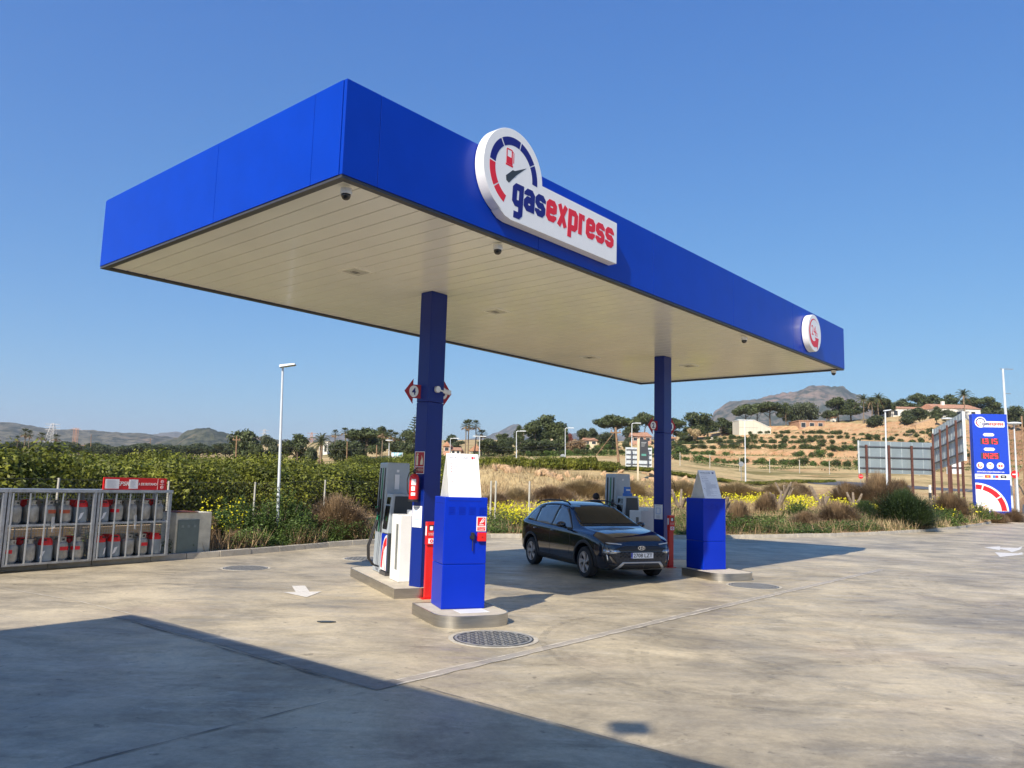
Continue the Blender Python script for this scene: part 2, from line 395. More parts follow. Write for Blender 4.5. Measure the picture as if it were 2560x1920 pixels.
tag(mb.build('kerb', KERB, bevel=.008), kind='structure')

# joints, filled strips and painted marks on the concrete
DC, VC = Vector((.6534, .7570, 0)), Vector((-.7570, .6534, 0))
CA = Vector((-1.877, 7.93, 0))
def strip(name, pts, w, m, z=.004, jag=.02, step=.15):
    mb = MB(); P = [Vector((*p, 0)) for p in pts]; L_ = []
    for p, q in zip(P, P[1:]):
        n = max(1, int((q-p).length/step))
        for i in range(n): L_.append((p.lerp(q, i/n), (q-p).normalized()))
    L_.append((P[-1], (P[-1]-P[-2]).normalized()))
    for i, (p, d) in enumerate(L_):
        n = Vector((-d.y, d.x, 0))
        for s in (-1, 1): mb.v.append(p + n*s*(w/2+random.uniform(-jag, jag)) + Vector((0, 0, z)))
    for i in range(len(L_)-1): mb.f.append((2*i, 2*i+2, 2*i+3, 2*i+1))
    return tag(mb.build(name, m), kind='structure')
FILL = concrete('filled_joint', (.30, .27, .22), (.21, .19, .155), .8)
FILL2 = concrete('pale_joint', (.50, .44, .35), (.36, .32, .26), .6)
CRACK = mat('joint_line', (.20, .18, .15), .9, var=.3, scale=8)
PALEL = mat('pale_joint_line', (.56, .51, .42), .9, var=.15, scale=8)
def gp(*q): return [tuple(gnd(*a)[:2]) for a in q]
strip('slab_joint', gp((300, 1540), (360, 1550), (620, 1622), (945, 1714)), .27, FILL, .004, .012)
strip('slab_joint', gp((925, 1722), (1000, 1703)), .20, FILL, .005, .012)
strip('slab_joint', gp((990, 1707), (1280, 1641), (1743, 1531), (2206, 1424)), .15, FILL2, .0045, .025)
for s in (-6, 6): strip('slab_joint', gp((990, 1707+s), (1280, 1641+s*.8), (1743, 1531+s*.55), (2206, 1424+s*.4)), .022, PALEL, .007, .012)
strip('slab_joint', gp((932, 1727), (579, 1814), (203, 1909), (60, 1950)), .012, CRACK, .006, .010)
strip('slab_joint', gp((0, 1470), (197, 1504), (330, 1536)), .018, PALEL, .006, .008)
strip('slab_joint', gp((330, 1556), (620, 1640), (925, 1726)), .014, CRACK, .007, .012)
strip('slab_joint', gp((1050, 1716), (1300, 1786), (1700, 1895), (2000, 1970)), .010, CRACK, .0065, .006)
strip('slab_joint', gp((2206, 1424), (2000, 1412), (1840, 1408)), .012, PALEL, .006, .008)
PM = mat('road_paint', (.66, .63, .57), .6, var=.10, scale=12)
def arrow(loc, ang, L_, w, parts='straight', nm='road_arrow', lab=''):
    t = thing(nm, lab, 'road marking', (loc[0], loc[1], .006), ang, 'painted arrows on the concrete')
    if parts == 'straight':
        MB().add([(-w*.18,0,0),(w*.18,0,0),(w*.18,L_*.55,0),(-w*.18,L_*.55,0),(-w*.5,L_*.56,0.001),(w*.5,L_*.56,.001),(0,L_,.001)], [(0,1,2,3),(4,5,6)]).build('arrow', PM, t)
    return t
P = gnd(746, 1465); Q = gnd(766, 1494); v_ = Q-P
arrow((P.x, P.y), atan2(v_.y, v_.x)-pi/2, v_.length, .62, lab='white straight arrow painted on the concrete left of the near pump island')
# two head shapes far right
t = thing('road_arrow', 'white double headed turn arrow painted near the exit at the right edge', 'road marking', (0, 0, .006), 0, 'painted arrows on the concrete')
q = [gnd(x, y) for x, y in ((2460, 1369), (2500, 1366), (2500, 1369), (2545, 1370), (2556, 1366), (2552, 1374), (2530, 1381), (2518, 1376), (2500, 1373), (2500, 1376))]
MB().add([(v.x, v.y, 0) for v in q], [tuple(range(len(q)))]).build('arrow', PM, t)
t = thing('road_arrow', 'white arrow head painted just below the double headed arrow at the exit', 'road marking', (0, 0, .006), 0, 'painted arrows on the concrete')
q = [gnd(x, y) for x, y in ((2487, 1381), (2545, 1384), (2556, 1381), (2557, 1387), (2500, 1393))]
MB().add([(v.x, v.y, 0) for v in q], [tuple(range(len(q)))]).build('arrow', PM, t)
# faint tyre marks
m, N, L, b = nodes('tyre_mark')
tc = N.new('ShaderNodeTexCoord').outputs['Object']
b.inputs['Base Color'].default_value = (.10, .092, .085, 1); b.inputs['Roughness'].default_value = .6
trn = N.new('ShaderNodeBsdfTransparent'); ms = N.new('ShaderNodeMixShader')
fac = ramp(N, L, noise_n(N, L, tc, 2.1, 8, .75), [(.44, (0, 0, 0)), (.76, (.20, .20, .20))])
L.new(fac, ms.inputs[0]); L.new(trn.outputs[0], ms.inputs[1]); L.new(b.outputs[0], ms.inputs[2]); L.new(ms.outputs[0], N['Material Output'].inputs[0])
TYRE_M = m
def curve(cx, cy, R, a0, a1, n=14): return [(cx+R*cos(rad(a0+(a1-a0)*i/n)), cy+R*sin(rad(a0+(a1-a0)*i/n))) for i in range(n+1)]
mk = 0
for (cx, cy, R, a0, a1) in [(3.2, 9.6, 2.6, 120, 260), (3.2, 9.6, 2.75, 130, 250), (4.6, 8.4, 3.1, 100, 200), (5.6, 10.5, 3.6, 170, 300), (7.5, 13, 5, 200, 300), (9.5, 8.5, 5.2, 95, 175), (2, 3, 6, 20, 70), (-6, 4, 10, 10, 60), (10, 24, 9, 200, 290), (3, 24, 12, 270, 330), (-7, 20, 7, 250, 320), (16, 14, 8, 100, 190), (6.5, 4, 3.2, 30, 160), (12, 20, 4, 180, 300), (4.2, 6.8, 2, 40, 170)]:
    for s in (0, .16):
        mk += 1; strip('tyre_marks', curve(cx, cy, R+s, a0, a1), .09, TYRE_M, .0085+.0004*mk, .006, .3)

# ------------------------------------------------------------ canopy
CL, CW, ZB, ZT = 16.29, 6.22, 5.10, 6.18
YAW = rad(49.2)
can = thing('station_canopy', 'blue flat filling station canopy with cream soffit standing on two blue columns', 'canopy', tuple(CA), YAW)
def fpanels(cuts, axis, at0, out):     # thin cassette panels with narrow gaps
    for a, b_ in zip(cuts, cuts[1:]):
        mb = MB()
        if axis == 'u': mb.box(a+.003, b_-.003, min(at0, at0+out), max(at0, at0+out), ZB, ZT)
        else: mb.box(min(at0, at0+out), max(at0, at0+out), a+.003, b_-.003, ZB, ZT)
        mb.build('fascia_panel', BLUE, can, bevel=.004)
fpanels([0.004, .49, 3.35, 6.46, 9.57, 12.71, CL-.004], 'u', 0, .05)
fpanels([0.004, 3.2, 6.4, 9.6, 12.8, CL-.004], 'u', CW, -.05)
fpanels([.054, .57, 2.69, CW-.054], 'v', 0, .05)
fpanels([.054, 3.1, CW-.054], 'v', CL, -.05)
MB().box(.06, CL-.06, .06, CW-.06, ZB+.2, ZT-.12).build('roof_deck', TRIM, can)
mb = MB()
for x0, x1, y0, y1 in ((.012, CL-.012, .012, .10), (.012, CL-.012, CW-.10, CW-.012), (.012, .10, .104, CW-.104), (CL-.10, CL-.012, .104, CW-.104)):
    mb.box(x0, x1, y0, y1, ZB-.035, ZB-.003)
mb.build('edge_trim', TRIM, can)
mb = MB(); x = .10; pw = .30
while x < CL-.11:
    x1 = min(x+pw-.014, CL-.101)
    mb.box(x, x1, .101, CW-.101, ZB+.002, ZB+.022); x += pw
mb.build('soffit', SOFF, can, bevel=.004)
LITG = mat('downlight_glass', (.62, .60, .52), .25, var=.1)
for u, v in ((2.59, 3.05), (5.95, 3.1), (11.27, 4.65), (13.74, 3.19)):
    f = MB()
    for x0, x1, y0, y1 in ((-.2,.2,-.2,-.17),(-.2,.2,.17,.2),(-.2,-.17,-.169,.169),(.17,.2,-.169,.169)): f.box(u+x0, u+x1, v+y0, v+y1, ZB-.012, ZB+.0015)
    fr = f.build('downlight', SOFF, can)
    MB().box(u-.168, u+.168, v-.168, v+.168, ZB-.004, ZB+.001).build('diffuser', LITG, fr)
    MB().box(u-.07, u+.07, v-.012, v+.012, ZB-.012, ZB-.005).box(u-.07, u+.07, v+.05, v+.06, ZB-.012, ZB-.005).build('lamp_slot', mat('slot_grey', (.22, .21, .18), .5), fr)
def column(u, v):
    mb = MB().box(u, u+.37, v, v+.28, .13, 3.2-.003).box(u, u+.37, v, v+.28, 3.2, ZB)
    return mb.build('column', COLBLUE, can, bevel=.012)
COLS = [(4.12, 2.93), (11.98, 2.93)]
for u, v in COLS: column(u, v)
for u, v in COLS:      # posters on the face to the left
    pass

# logo sign on the long fascia
FV = -.30
sg = thing('logo_sign', 'large white gauge shaped logo sign reading gasexpress on the long blue fascia', 'sign', tuple(CA), YAW)
poly = [(2.46+.58*cos(rad(a)), 5.83+.58*sin(rad(a))) for a in range(2, 250, 6)] 
poly = [(4.86, 5.21), (4.86, 5.84)] + poly + [(2.2, 5.30), (2.30, 5.235), (2.42, 5.21)]
mb = MB(); mb.prism(poly, FV, -.06, 'y'); mb.build('sign_box', PLASTIC, sg, smooth=40, bevel=.012)
fx = lambda nm, pts, m, z=FV-.003: MB().prism(pts, z, z+.002, 'y').build(nm, m, sg)
DC_ = (2.46, 5.83)
for a0, a1, m_ in ((-114, -143.3, RED), (-145.5, -185, RED), (-187.5, -235, NAVY), (-237.5, -284, NAVY), (-286.5, -327.5, NAVY), (-329.5, -364, NAVY)):
    fx('gauge_segment', arc(*DC_, .365, .470, a1, a0, 10), m_)
fx('needle', [(2.31, 5.70), (2.36, 5.68), (2.47, 5.79), (2.50, 5.82), (2.70, 5.98), (2.47, 5.87), (2.43, 5.87), (2.30, 5.76)], DARK)
fx('needle_hub', [(2.455+.04*cos(rad(a)), 5.83+.04*sin(rad(a))) for a in range(0, 360, 30)], DARK, FV-.006)
for nm, q in (('pump_icon', [(2.25,5.91),(2.38,5.91),(2.38,5.94),(2.25,5.94)]),): pass
ic = MB()
for poly_ in ([(2.30,5.925),(2.42,5.925),(2.42,6.02),(2.30,6.02)], [(2.30,6.022),(2.318,6.022),(2.318,6.11),(2.30,6.11)], [(2.40,6.022),(2.42,6.022),(2.42,6.11),(2.40,6.11)], [(2.30,6.112),(2.42,6.112),(2.41,6.128),(2.31,6.128)],
              [(2.435,5.96),(2.448,5.96),(2.448,6.08),(2.435,6.08)], [(2.421,6.10),(2.448,6.082),(2.455,6.088),(2.421,6.115)], [(2.29,5.90),(2.43,5.90),(2.43,5.922),(2.29,5.922)]):
    ic.prism(poly_, FV-.003, FV-.001, 'y')
ic.build('pump_icon', RED, sg)
BIG = .60
word(sg, 'lettering', 'gas', NAVY, 2.425, 5.415, FV-.003, .305, .088, .232, .218)
word(sg, 'lettering', 'express', RED, 3.125, 5.415, FV-.003, .305, .086, .246, .228)
t24 = thing('round_sign', 'round white sign with red 24h and circular arrow near the far end of the fascia', 'sign', tuple(CA), YAW)
MB().prism([(13.54+.435*cos(rad(a)), 5.60+.435*sin(rad(a))) for a in range(0, 360, 8)], FV, -.06, 'y').build('sign_box', PLASTIC, t24, smooth=40, bevel=.012)
pts = []
for i in range(21):
    a = rad(50+ 215*i/20); pts.append((13.52+.335*cos(a), 5.60+.335*sin(a)))
for i in range(20, -1, -1):
    a = rad(50+ 215*i/20); wd = .005+.13*(i/20)**1.3; pts.append((13.52+(.335-wd)*cos(a), 5.60+(.335-wd)*sin(a)))
MB().prism(pts, FV-.004, FV-.002, 'y').build('arrow_ring', RED, t24)
MB().prism([(13.49, 5.262), (13.68, 5.29), (13.70, 5.22), (13.80, 5.50), (13.54, 5.50), (13.60, 5.44), (13.50, 5.40)], FV-.006, FV-.004, 'y').build('arrow_head', RED, t24)
text('lettering', '24', RED, t24, .26, (13.34, FV-.003, 5.54), align='LEFT', fit=(.28, .23)); text('lettering', 'h', RED, t24, .14, (13.63, FV-.003, 5.53), align='LEFT', fit=(.09, .15))

# the boxes stand only 15 cm proud of the fascia
for root, fu, fz in ((sg, lambda x: 2.02+(x-1.88)*1.027, lambda z: 5.28+(z-5.21)*1.033), (t24, lambda x: x+.11, lambda z: 5.602+(z-5.59)*1.02)):
    for ch in root.children:
        for v in ch.data.vertices: v.co = (fu(v.co.x+ch.location.x) - 0, -.16+(v.co.y+.30)*.625, fz(v.co.z)) if ch.rotation_euler.x == 0 else (fu(v.co.x+ch.location.x), fz(v.co.y+ch.location.z), .16-(-ch.location.y-.30+v.co.z)*0+.001+v.co.z*.5)
        if ch.rotation_euler.x: ch.location = (0, 0, 0)
        else: ch.location = (0, 0, 0)
# security cameras under the edge
LENS = mat('smoked_dome', (.01, .01, .012), .08, var=.1, coat=.5)
def cctv(u, v, lab, first=None):
    P = CA + DC*u + VC*v; P.z = ZB-.036
    t = thing('security_camera', lab, 'camera', tuple(P), YAW, 'dome cameras under the canopy edge')
    t.scale = (.74, .74, .80)
    MB().lathe([(.085, 0), (.088, -.02), (.088, -.075), (.080, -.085)], 20).build('housing', WHITE, t, smooth=40)
    MB().lathe([(.075, -.086), (.072, -.11), (.058, -.14), (.035, -.158), (.005, -.165)], 20).build('dome', LENS, t, smooth=True)
cctv(.25, .24, 'white dome camera under the near corner of the canopy')
cctv(2.78, .24, 'white dome camera under the logo sign')
cctv(10.6, .24, 'white dome camera under the edge beyond the logo sign and before the round sign')
cctv(16.15, .24, 'white dome camera under the far right corner of the canopy')

# second canopy behind the photographer: it throws the shade in the foreground
K = CA + DC*(-7.75) + VC*(2.05)
Kc = Vector((-4.95-.5798*ZT, 10.68-1.1216*ZT, 0))
c2 = thing('rear_canopy', 'second flat blue canopy behind the photographer throwing shade over the foreground', 'canopy', tuple(Kc), rad(51.8))
MB().box(-20, 0, -26, 0, ZB, ZT).build('fascia', BLUE, c2)
MB().box(-19.9, -.1, -25.9, -.1, ZB-.02, ZB-.004).build('soffit', SOFF, c2)
for x, y in ((-6, -6), (-6, -20), (-15, -6), (-15, -20)): MB().box(x, x+.4, y, y+.3, 0, ZB-.021).build('column', COLBLUE, c2)
q = Vector((1.02, 6.42, 0)) - Vector((.5798, 1.1216, 0))*8.0; 
lm = thing('shadow_caster', 'square head on a short mast added above the rear canopy to cast a small shadow', 'lamp', (q.x, q.y, ZT), 0)  # unseen square on a mast, added to cast the small diamond shadow
lq = c2.matrix_world
MB().tube([(0,0,0),(0,0,1.75)], .016).build('mast', GALV, lm)
MB().box(-.15,.15,-.12,.12,1.75,1.83).build('lamp_head', DARK, lm)

# ------------------------------------------------------------ pump islands and kiosks
TH = rad(24.5)
def rrect(x0, x1, y0, y1, r, corners='abcd', n=6):
    pts = []
    for k, (cx, cy, a0, key) in enumerate(((x1-r, y0+r, -90, 'b'), (x1-r, y1-r, 0, 'c'), (x0+r, y1-r, 90, 'd'), (x0+r, y0+r, 180, 'a'))):
        if key in corners: pts += [(cx+r*cos(rad(a0+90*i/n)), cy+r*sin(rad(a0+90*i/n))) for i in range(n+1)]
        else: pts.append({'a': (x0, y0), 'b': (x1, y0), 'c': (x1, y1), 'd': (x0, y1)}[key])
    return pts
def lines(parent, x0, x1, z0, rows, y, m, h=.007, name='text_lines'):
    mb = MB(); z = z0
    for fr, gap in rows:
        mb.box(x0+fr[0]*(x1-x0), x0+fr[1]*(x1-x0), y-.0015, y, z-h, z); z -= gap
    return mb.build(name, m, parent)
def pump_set(i):
    base = Vector((-1.78, 12.68, 0)) + DC*(7.85*i)
    nm = ('near', 'far')[i]
    GP = lambda x, y, z=0: tuple(base + Vector((cos(TH)*x - sin(TH)*y, sin(TH)*x + cos(TH)*y, z)))
    # island
    t = thing('pump_island', ('steel edged concrete island carrying the pump beside the fire extinguisher column', 'steel edged concrete island behind the dark car')[i], 'kerb island', GP(0, 0), TH, 'pump islands')
    isl = rrect(0, 1.05, 0, 3.3, .3, 'cd')
    MB().prism(rrect(.012, 1.038, .012, 3.288, .29, 'cd'), 0, .152).build('slab', ISL, t)
    n = len(isl); inn = rrect(.012, 1.038, .012, 3.288, .29, 'cd'); mb = MB()
    mb.add([(a, b, 0) for a, b in isl]+[(a, b, .158) for a, b in isl]+[(a, b, .158) for a, b in inn], [(k, (k+1)%n, n+(k+1)%n, n+k) for k in range(n)]+[(n+k, n+(k+1)%n, 2*n+(k+1)%n, 2*n+k) for k in range(n)])
    mb.build('steel_edge', STEEL, t, smooth=35)
    # plinth
    t = thing('kiosk_plinth', ('rounded steel edged plinth under the nearer blue payment kiosk', 'rounded steel edged plinth under the farther blue payment kiosk')[i], 'plinth', GP(0, 0), TH, 'kiosk plinths')
    isl = rrect(-.15, .90, -2.66, -1.42, .34, 'ab', 8); n = len(isl)
    inn = rrect(-.138, .888, -2.648, -1.432, .33, 'ab', 8)
    MB().prism(inn, 0, .150).build('slab', ISL, t)
    mb = MB(); mb.add([(a, b, 0) for a, b in isl]+[(a, b, .156) for a, b in isl]+[(a, b, .156) for a, b in inn], [(k, (k+1)%n, n+(k+1)%n, n+k) for k in range(n)]+[(n+k, n+(k+1)%n, 2*n+(k+1)%n, 2*n+k) for k in range(n)])
    mb.build('steel_edge', STEEL, t, smooth=35)
    if i == 0: MB().box(.2, .62, -2.42, -2.12, .1525, .156).build('access_plate', WHITE, t)
    # kiosk
    KTH = (rad(19.5), rad(26.5))[i]; KPOS = ((-.88, 10.84, 0), (4.19, 16.91, 0))[i]
    t = thing('payment_kiosk', ('nearer blue metal payment kiosk with a red alarm button box on its face', 'farther blue metal payment kiosk standing right of the dark car')[i], 'kiosk', KPOS, KTH, 'blue payment kiosks')
    body = MB().box(0, .62, 0, .57, .151, .748).box(0, .62, 0, .57, .752, 1.665).build('cabinet', BLUE2, t, bevel=.010)
    for q in range(4):
        mb = MB()
        for r_ in range(5): mb.box(.055+q*.148, .055+q*.148+.09, -.007, -.0005, 1.435+r_*.022, 1.443+r_*.022)
        mb.build('vent_slots', BLUE2, body)
    MB().box(.05, .53, -.003, -.0005, 1.613, 1.617).box(-.003, -.0005, .05, .50, 1.575, 1.579).build('lid_seam', mat('seam', (.002, .01, .16), .5), body)
    if i == 0:
        s = MB().box(.465, .605, -.006, -.0005, 1.20, 1.40).build('alarm_sign', WHITE, t)
        MB().box(.478, .592, -.008, -.0062, 1.275, 1.39).box(.478, .592, -.008, -.0062, 1.21, 1.262).build('red_field', RED, s)
        mb = MB(); mb.prism([(.50,1.285),(.57,1.285),(.565,1.295),(.505,1.295)], -.010, -.0082, 'y')
        mb.tube([(.51,-.009,1.31),(.53,-.009,1.33),(.56,-.009,1.345),(.58,-.009,1.37)], .004, 6); mb.tube([(.525,-.009,1.325),(.545,-.009,1.36),(.57,-.009,1.38)], .004, 6); mb.tube([(.515,-.009,1.31),(.55,-.009,1.32),(.575,-.009,1.345)], .004, 6)
        mb.build('hand_symbol', WHITE, s)
        text('lettering', 'PULSADOR', WHITE, s, .021, (.535, -.0083, 1.240)); text('lettering', 'ALARMA', WHITE, s, .021, (.535, -.0083, 1.218))
        bx = MB().box(.478, .602, -.055, -.0005, 1.065, 1.185).build('alarm_button', REDP, t, bevel=.008)
        MB().box(.508, .572, -.058, -.056, 1.092, 1.158).build('button_plate', WHITE, bx)
        MB().lathe([(.008, 0), (.008, .006)], 12).build('button', BLACK, bx).location = (.54, -.0585, 1.122); bx.children[-1].rotation_euler = (pi/2, 0, 0)
        hd = MB().box(.385, .43, -.05, -.0005, 1.09, 1.185).box(.372, .384, -.03, -.0005, 1.10, 1.14).build('lock_handle', BLACK, t, bevel=.006)
        MB().tube([(.41, -.03, 1.09), (.41, -.03, .93)], .007, 8).build('handle_bar', BLACK, hd)
    # A-frame instruction board on the kiosk
    t = thing('instruction_board', ('white tent shaped board headed INSTRUCCIONES on top of the nearer kiosk', 'white tent shaped board of instructions on top of the farther kiosk')[i], 'sign', (KPOS[0], KPOS[1], 1.666), KTH, 'instruction boards')
    x0, x1 = .06, .53; zt_ = .61; ym = .24
    f = MB().add([(x0,.02,0),(x1,.02,0),(x1,ym,zt_),(x0,ym,zt_),(x0,.026,0),(x1,.026,0),(x1,ym+.006,zt_),(x0,ym+.006,zt_)], [(0,1,2,3),(7,6,5,4),(0,4,5,1),(3,2,6,7),(0,3,7,4),(1,5,6,2)]).build('front_panel', PAPER, t)
    MB().add([(x0,.48,0),(x1,.48,0),(x1,ym+.008,zt_),(x0,ym+.008,zt_),(x0,.474,0),(x1,.474,0),(x1,ym+.0065,zt_-.01),(x0,ym+.0065,zt_-.01)], [(1,0,3,2),(4,5,6,7),(0,1,5,4),(2,3,7,6),(3,0,4,7),(5,1,2,6)]).build('back_panel', PAPER, t)
    MB().add([(x0+.004,.028,0),(x0+.004,.470,0),(x0+.004,ym+.0062,zt_-.012),(x0+.008,.028,0),(x0+.008,.470,0),(x0+.008,ym+.0062,zt_-.012)], [(0,2,1),(3,4,5),(0,1,4,3),(1,2,5,4),(2,0,3,5)]).build('end_panel', mat('board_side', (.55, .55, .52), .5), t)
    sl_ = atan2(ym-.02, zt_); rt = (pi/2 - sl_, 0, 0)
    def onp(x, z): return (x, .02 + z/zt_*(ym-.02) - .002, z)
    text('heading', 'INSTRUCCIONES', INK, t, .045, onp(x0+.045, .535), rt, align='LEFT', fit=(.27, .032))
    lg = thing  # icons and text rows
    def row(mb, xa, xb, z, h):
        a, b_, c_, d_ = onp(xa, z), onp(xb, z), onp(xb, z+h), onp(xa, z+h); mb.quad(a, b_, c_, d_)
    rr_ = MB(); row(rr_, x1-.105, x1-.075, .535, .035); row(rr_, x1-.068, x1-.055, .54, .03)
    for k in range(4): row(rr_, x0+.05, x0+.063, .455-k*.036, .013)
    row(rr_, x0+.05, x0+.063, .205, .013)
    rr_.build('red_marks', RED if i == 0 else NAVY, t)
    rg = MB(); row(rg, x0+.04, x1-.18, .505, .004)
    for k, ln in enumerate((.11, .14, .15, .19)): row(rg, x0+.08, x0+.08+ln, .457-k*.036, .008)
    z = .325; random.seed(4+i)
    for k in range(9): row(rg, x0+.105, x0+.105+random.choice((.31, .30, .16, .28)), z, .0055); z -= .0145
    for k in range(10): row(rg, x0+.075, x0+.075+random.choice((.32, .20, .27, .12)), z, .0055); z -= .0165
    rg.build('text_rows', mat('pale_ink', (.42, .44, .50), .7), t)
    # fire alarm post
    t = thing('fire_hose_post', ('bright red steel post with a fire equipment box beside the near column', 'red steel post with a fire equipment box beside the far column, in the canopy shade')[i], 'post', GP(.47, -.06), TH, 'red fire posts')
    MB().box(-.05, .17, -.10, .04, 0, .012).build('foot_plate', REDP, t)
    MB().box(0, .13, -.05, .02, .013, .85).build('post', REDP, t, bevel=.004)
    hb = MB().box(-.01, .14, -.08, .02, .852, 1.22).build('equipment_box', REDP, t, bevel=.006)
    MB().box(.02, .12, -.083, -.081, 1.08, 1.17).build('window', LENS, hb)
    MB().box(.035, .085, -.086, -.084, 1.09, 1.15).build('label', PAPER, hb)
    MB().box(.015, .125, -.083, -.081, .875, .955).build('label', PAPER, hb)
    q = MB().prism(arc(.07, .915, .012, .028, 0, 359, 16), -.086, -.084, 'y').build('red_mark', RED, hb)
    text('lettering', 'ESTACION', WHITE, hb, .022, (.065, -.082, 1.03)); text('lettering', 'DE AGUA', WHITE, hb, .022, (.065, -.082, 1.005))
    MB().box(-.012, -.0105, -.06, 0, 1.0, 1.15).build('label', PAPER, hb)
    # pump
    t = thing('fuel_pump', ('grey fuel pump with hanging black hoses left of the near column', 'grey fuel pump behind the dark car with a blue glove dispenser on it')[i], 'fuel pump', GP(.33, 1.66), TH, 'fuel pumps')
    # local: x 0.. right, y 0.. back
    xa, xb = (-.04, .60)
    MB().add([(0,.42,.155),(.56,.42,.155),(.56,1.0,.155),(0,1.0,.155),(.05,.45,2.2),(.49,.45,2.2),(.49,.97,2.2),(.05,.97,2.2)], [(0,3,2,1),(4,5,6,7),(0,1,5,4),(1,2,6,5),(2,3,7,6),(3,0,4,7)]).build('hose_tower', LGREY, t, bevel=.02)
    for k in range(3): MB().add([(-.004-.001*k,.52+k*.15,.9),(-.004,.57+k*.15,.9),(.038,.57+k*.15,2.1),(.038,.52+k*.15,2.1),(.02,.52+k*.15,.9),(.02,.57+k*.15,.9),(.06,.57+k*.15,2.1),(.06,.52+k*.15,2.1)], [(0,1,2,3),(7,6,5,4),(0,4,5,1),(1,5,6,2),(2,6,7,3),(3,7,4,0)]).build('nozzle_channel', (TRIM, mat('green_strip', (.05, .22, .12), .4), BLACK)[k], t)
    MB().box(-.02, .56, .02, .41, .155, .22).build('base_frame', TRIM, t)
    MB().box(0, .54, 0, .418, .222, .90).build('lower_cabinet', DARK, t, bevel=.012)
    MB().add([(-.015,.02,.905),(.555,.02,.905),(.555,.416,.905),(-.015,.416,.905),(.06,.03,1.62),(.48,.03,1.62),(.48,.416,1.62),(.06,.416,1.62)], [(0,3,2,1),(4,5,6,7),(0,1,5,4),(1,2,6,5),(2,3,7,6),(3,0,4,7)]).build('console', LGREY, t, bevel=.012)
    MB().add([(.06,.006,.93),(.50,.006,.93),(.44,.014,1.58),(.11,.014,1.58),(.06,.019,.93),(.50,.019,.93),(.44,.026,1.58),(.11,.026,1.58)], [(0,1,2,3),(7,6,5,4),(0,4,5,1),(3,2,6,7),(0,3,7,4),(1,5,6,2)]).build('end_panel', DARK, t)
    MB().add([(-.017,.08,.98),(-.017,.36,.98),(.030,.36,1.40),(.030,.08,1.40),(.0,.08,.98),(.0,.36,.98),(.06,.36,1.40),(.06,.08,1.40)], [(0,3,2,1),(4,5,6,7),(0,1,5,4),(1,2,6,5),(2,3,7,6),(3,0,4,7)]).build('display', LENS, t)
    MB().add([(.034,.10,1.43),(.034,.34,1.43),(.050,.34,1.56),(.050,.10,1.56)], [(0,3,2,1)]).build('screen', LENS, t)
    # printed side with gauge graphic
    pr = MB().box(-.006, -.001, .02, .40, .24, .89).build('side_print', BLUE2, t)
    def ea(r0, r1, a0, a1, n=10):
        A = [rad(a0+(a1-a0)*k/n) for k in range(n+1)]
        return [(.021+.36*r1*cos(a), .241+.64*r1*sin(a)) for a in A]+[(.021+.36*r0*cos(a), .241+.64*r0*sin(a)) for a in reversed(A)]
    MB().prism([(.021, .241)]+ea(0, 1, 0, 90)[:11], -.010, -.007, 'x').build('white_quadrant', WHITE, pr)
    MB().prism(ea(.70, .93, 4, 44), -.013, -.0105, 'x').prism(ea(.70, .93, 48, 88), -.013, -.0105, 'x').prism([(.05,.25),(.07,.25),(.22,.47)], -.013, -.0105, 'x').build('red_segment', RED, pr)
    if i == 0: MB().box(.20, .29, .425, .427, 1.7, 1.98).build('label', PAPER, t); t.children[-1].location.y = .015
    MB().box(.235, .285, .438, .4405, 2.02, 2.07).build('label', PAPER, t)
    # hoses
    for k in range(2):
        yy = .50+k*.10; hs = MB()
        P0 = [(-.05, yy, 1.20), (-.13, yy-.01, .95), (-.22, yy-.02, .65), (-.20, yy, .42), (-.10, yy+.02, .30), (-.005, yy+.05, .27)]
        Q = []
        for q in range(len(P0)-1):
            for s_ in range(3): Q.append(tuple(Vector(P0[q]).lerp(Vector(P0[q+1]), s_/3)))
        Q.append(P0[-1]); hs.tube(Q, .016, 8).build('hose', BLACK, t, smooth=True)
    nz = MB().tube([(-.03, .50, 1.52), (-.05, .50, 1.36), (-.07, .50, 1.22)], [.016, .03, .024], 8).box(-.12, -.03, .47, .53, 1.28, 1.34).tube([(-.12, .5, 1.34), (-.13, .5, 1.22), (-.07, .5, 1.20)], .009, 6).build('nozzle', BLACK, t, smooth=40)
    MB().tube([(-.075, .50, 1.235), (-.08, .50, 1.13)], [.020, .018], 10).tube([(-.11,.5,1.32),(-.125,.5,1.37),(-.06,.5,1.38)], .012, 6).build('nozzle_grip', GREEN, nz, smooth=40)
    if i == 1:
        g = MB().box(.10, .30, .05, .20, 1.622, 1.70).box(.12, .27, .08, .18, 1.702, 1.86).build('glove_box', mat('blue_card', (.03, .16, .55), .5), t)
        MB().box(.13, .25, .0775, .0795, 1.76, 1.80).build('label', PAPER, g)
    # white cabinet
    t = thing('service_cabinet', ('white metal cabinet with a long narrow window between the near pump and column', 'white metal cabinet behind the car bonnet, between pump and far column')[i], 'cabinet', GP(.29, .80), TH, 'white service cabinets')
    MB().box(0, .50, 0, .52, .154, 1.28).build('body', WHITE, t, bevel=.012)
    MB().box(.25, .48, .06, .46, 1.282, 1.36).build('top_box', WHITE, t, bevel=.01)
    MB().box(-.004, -.0005, .10, .22, .35, 1.12).build('window', mat('grey_pane', (.20, .21, .20), .2), t)
    # water bucket window frame
    # things on the column
    u0, v0 = COLS[i]; cp = CA + DC*u0 + VC*v0
    def colthing(name, lab, cat, u, v, z, group=None): 
        P = CA + DC*(u0+u) + VC*(v0+v); return thing(name, lab, cat, (P.x, P.y, z), YAW, group)
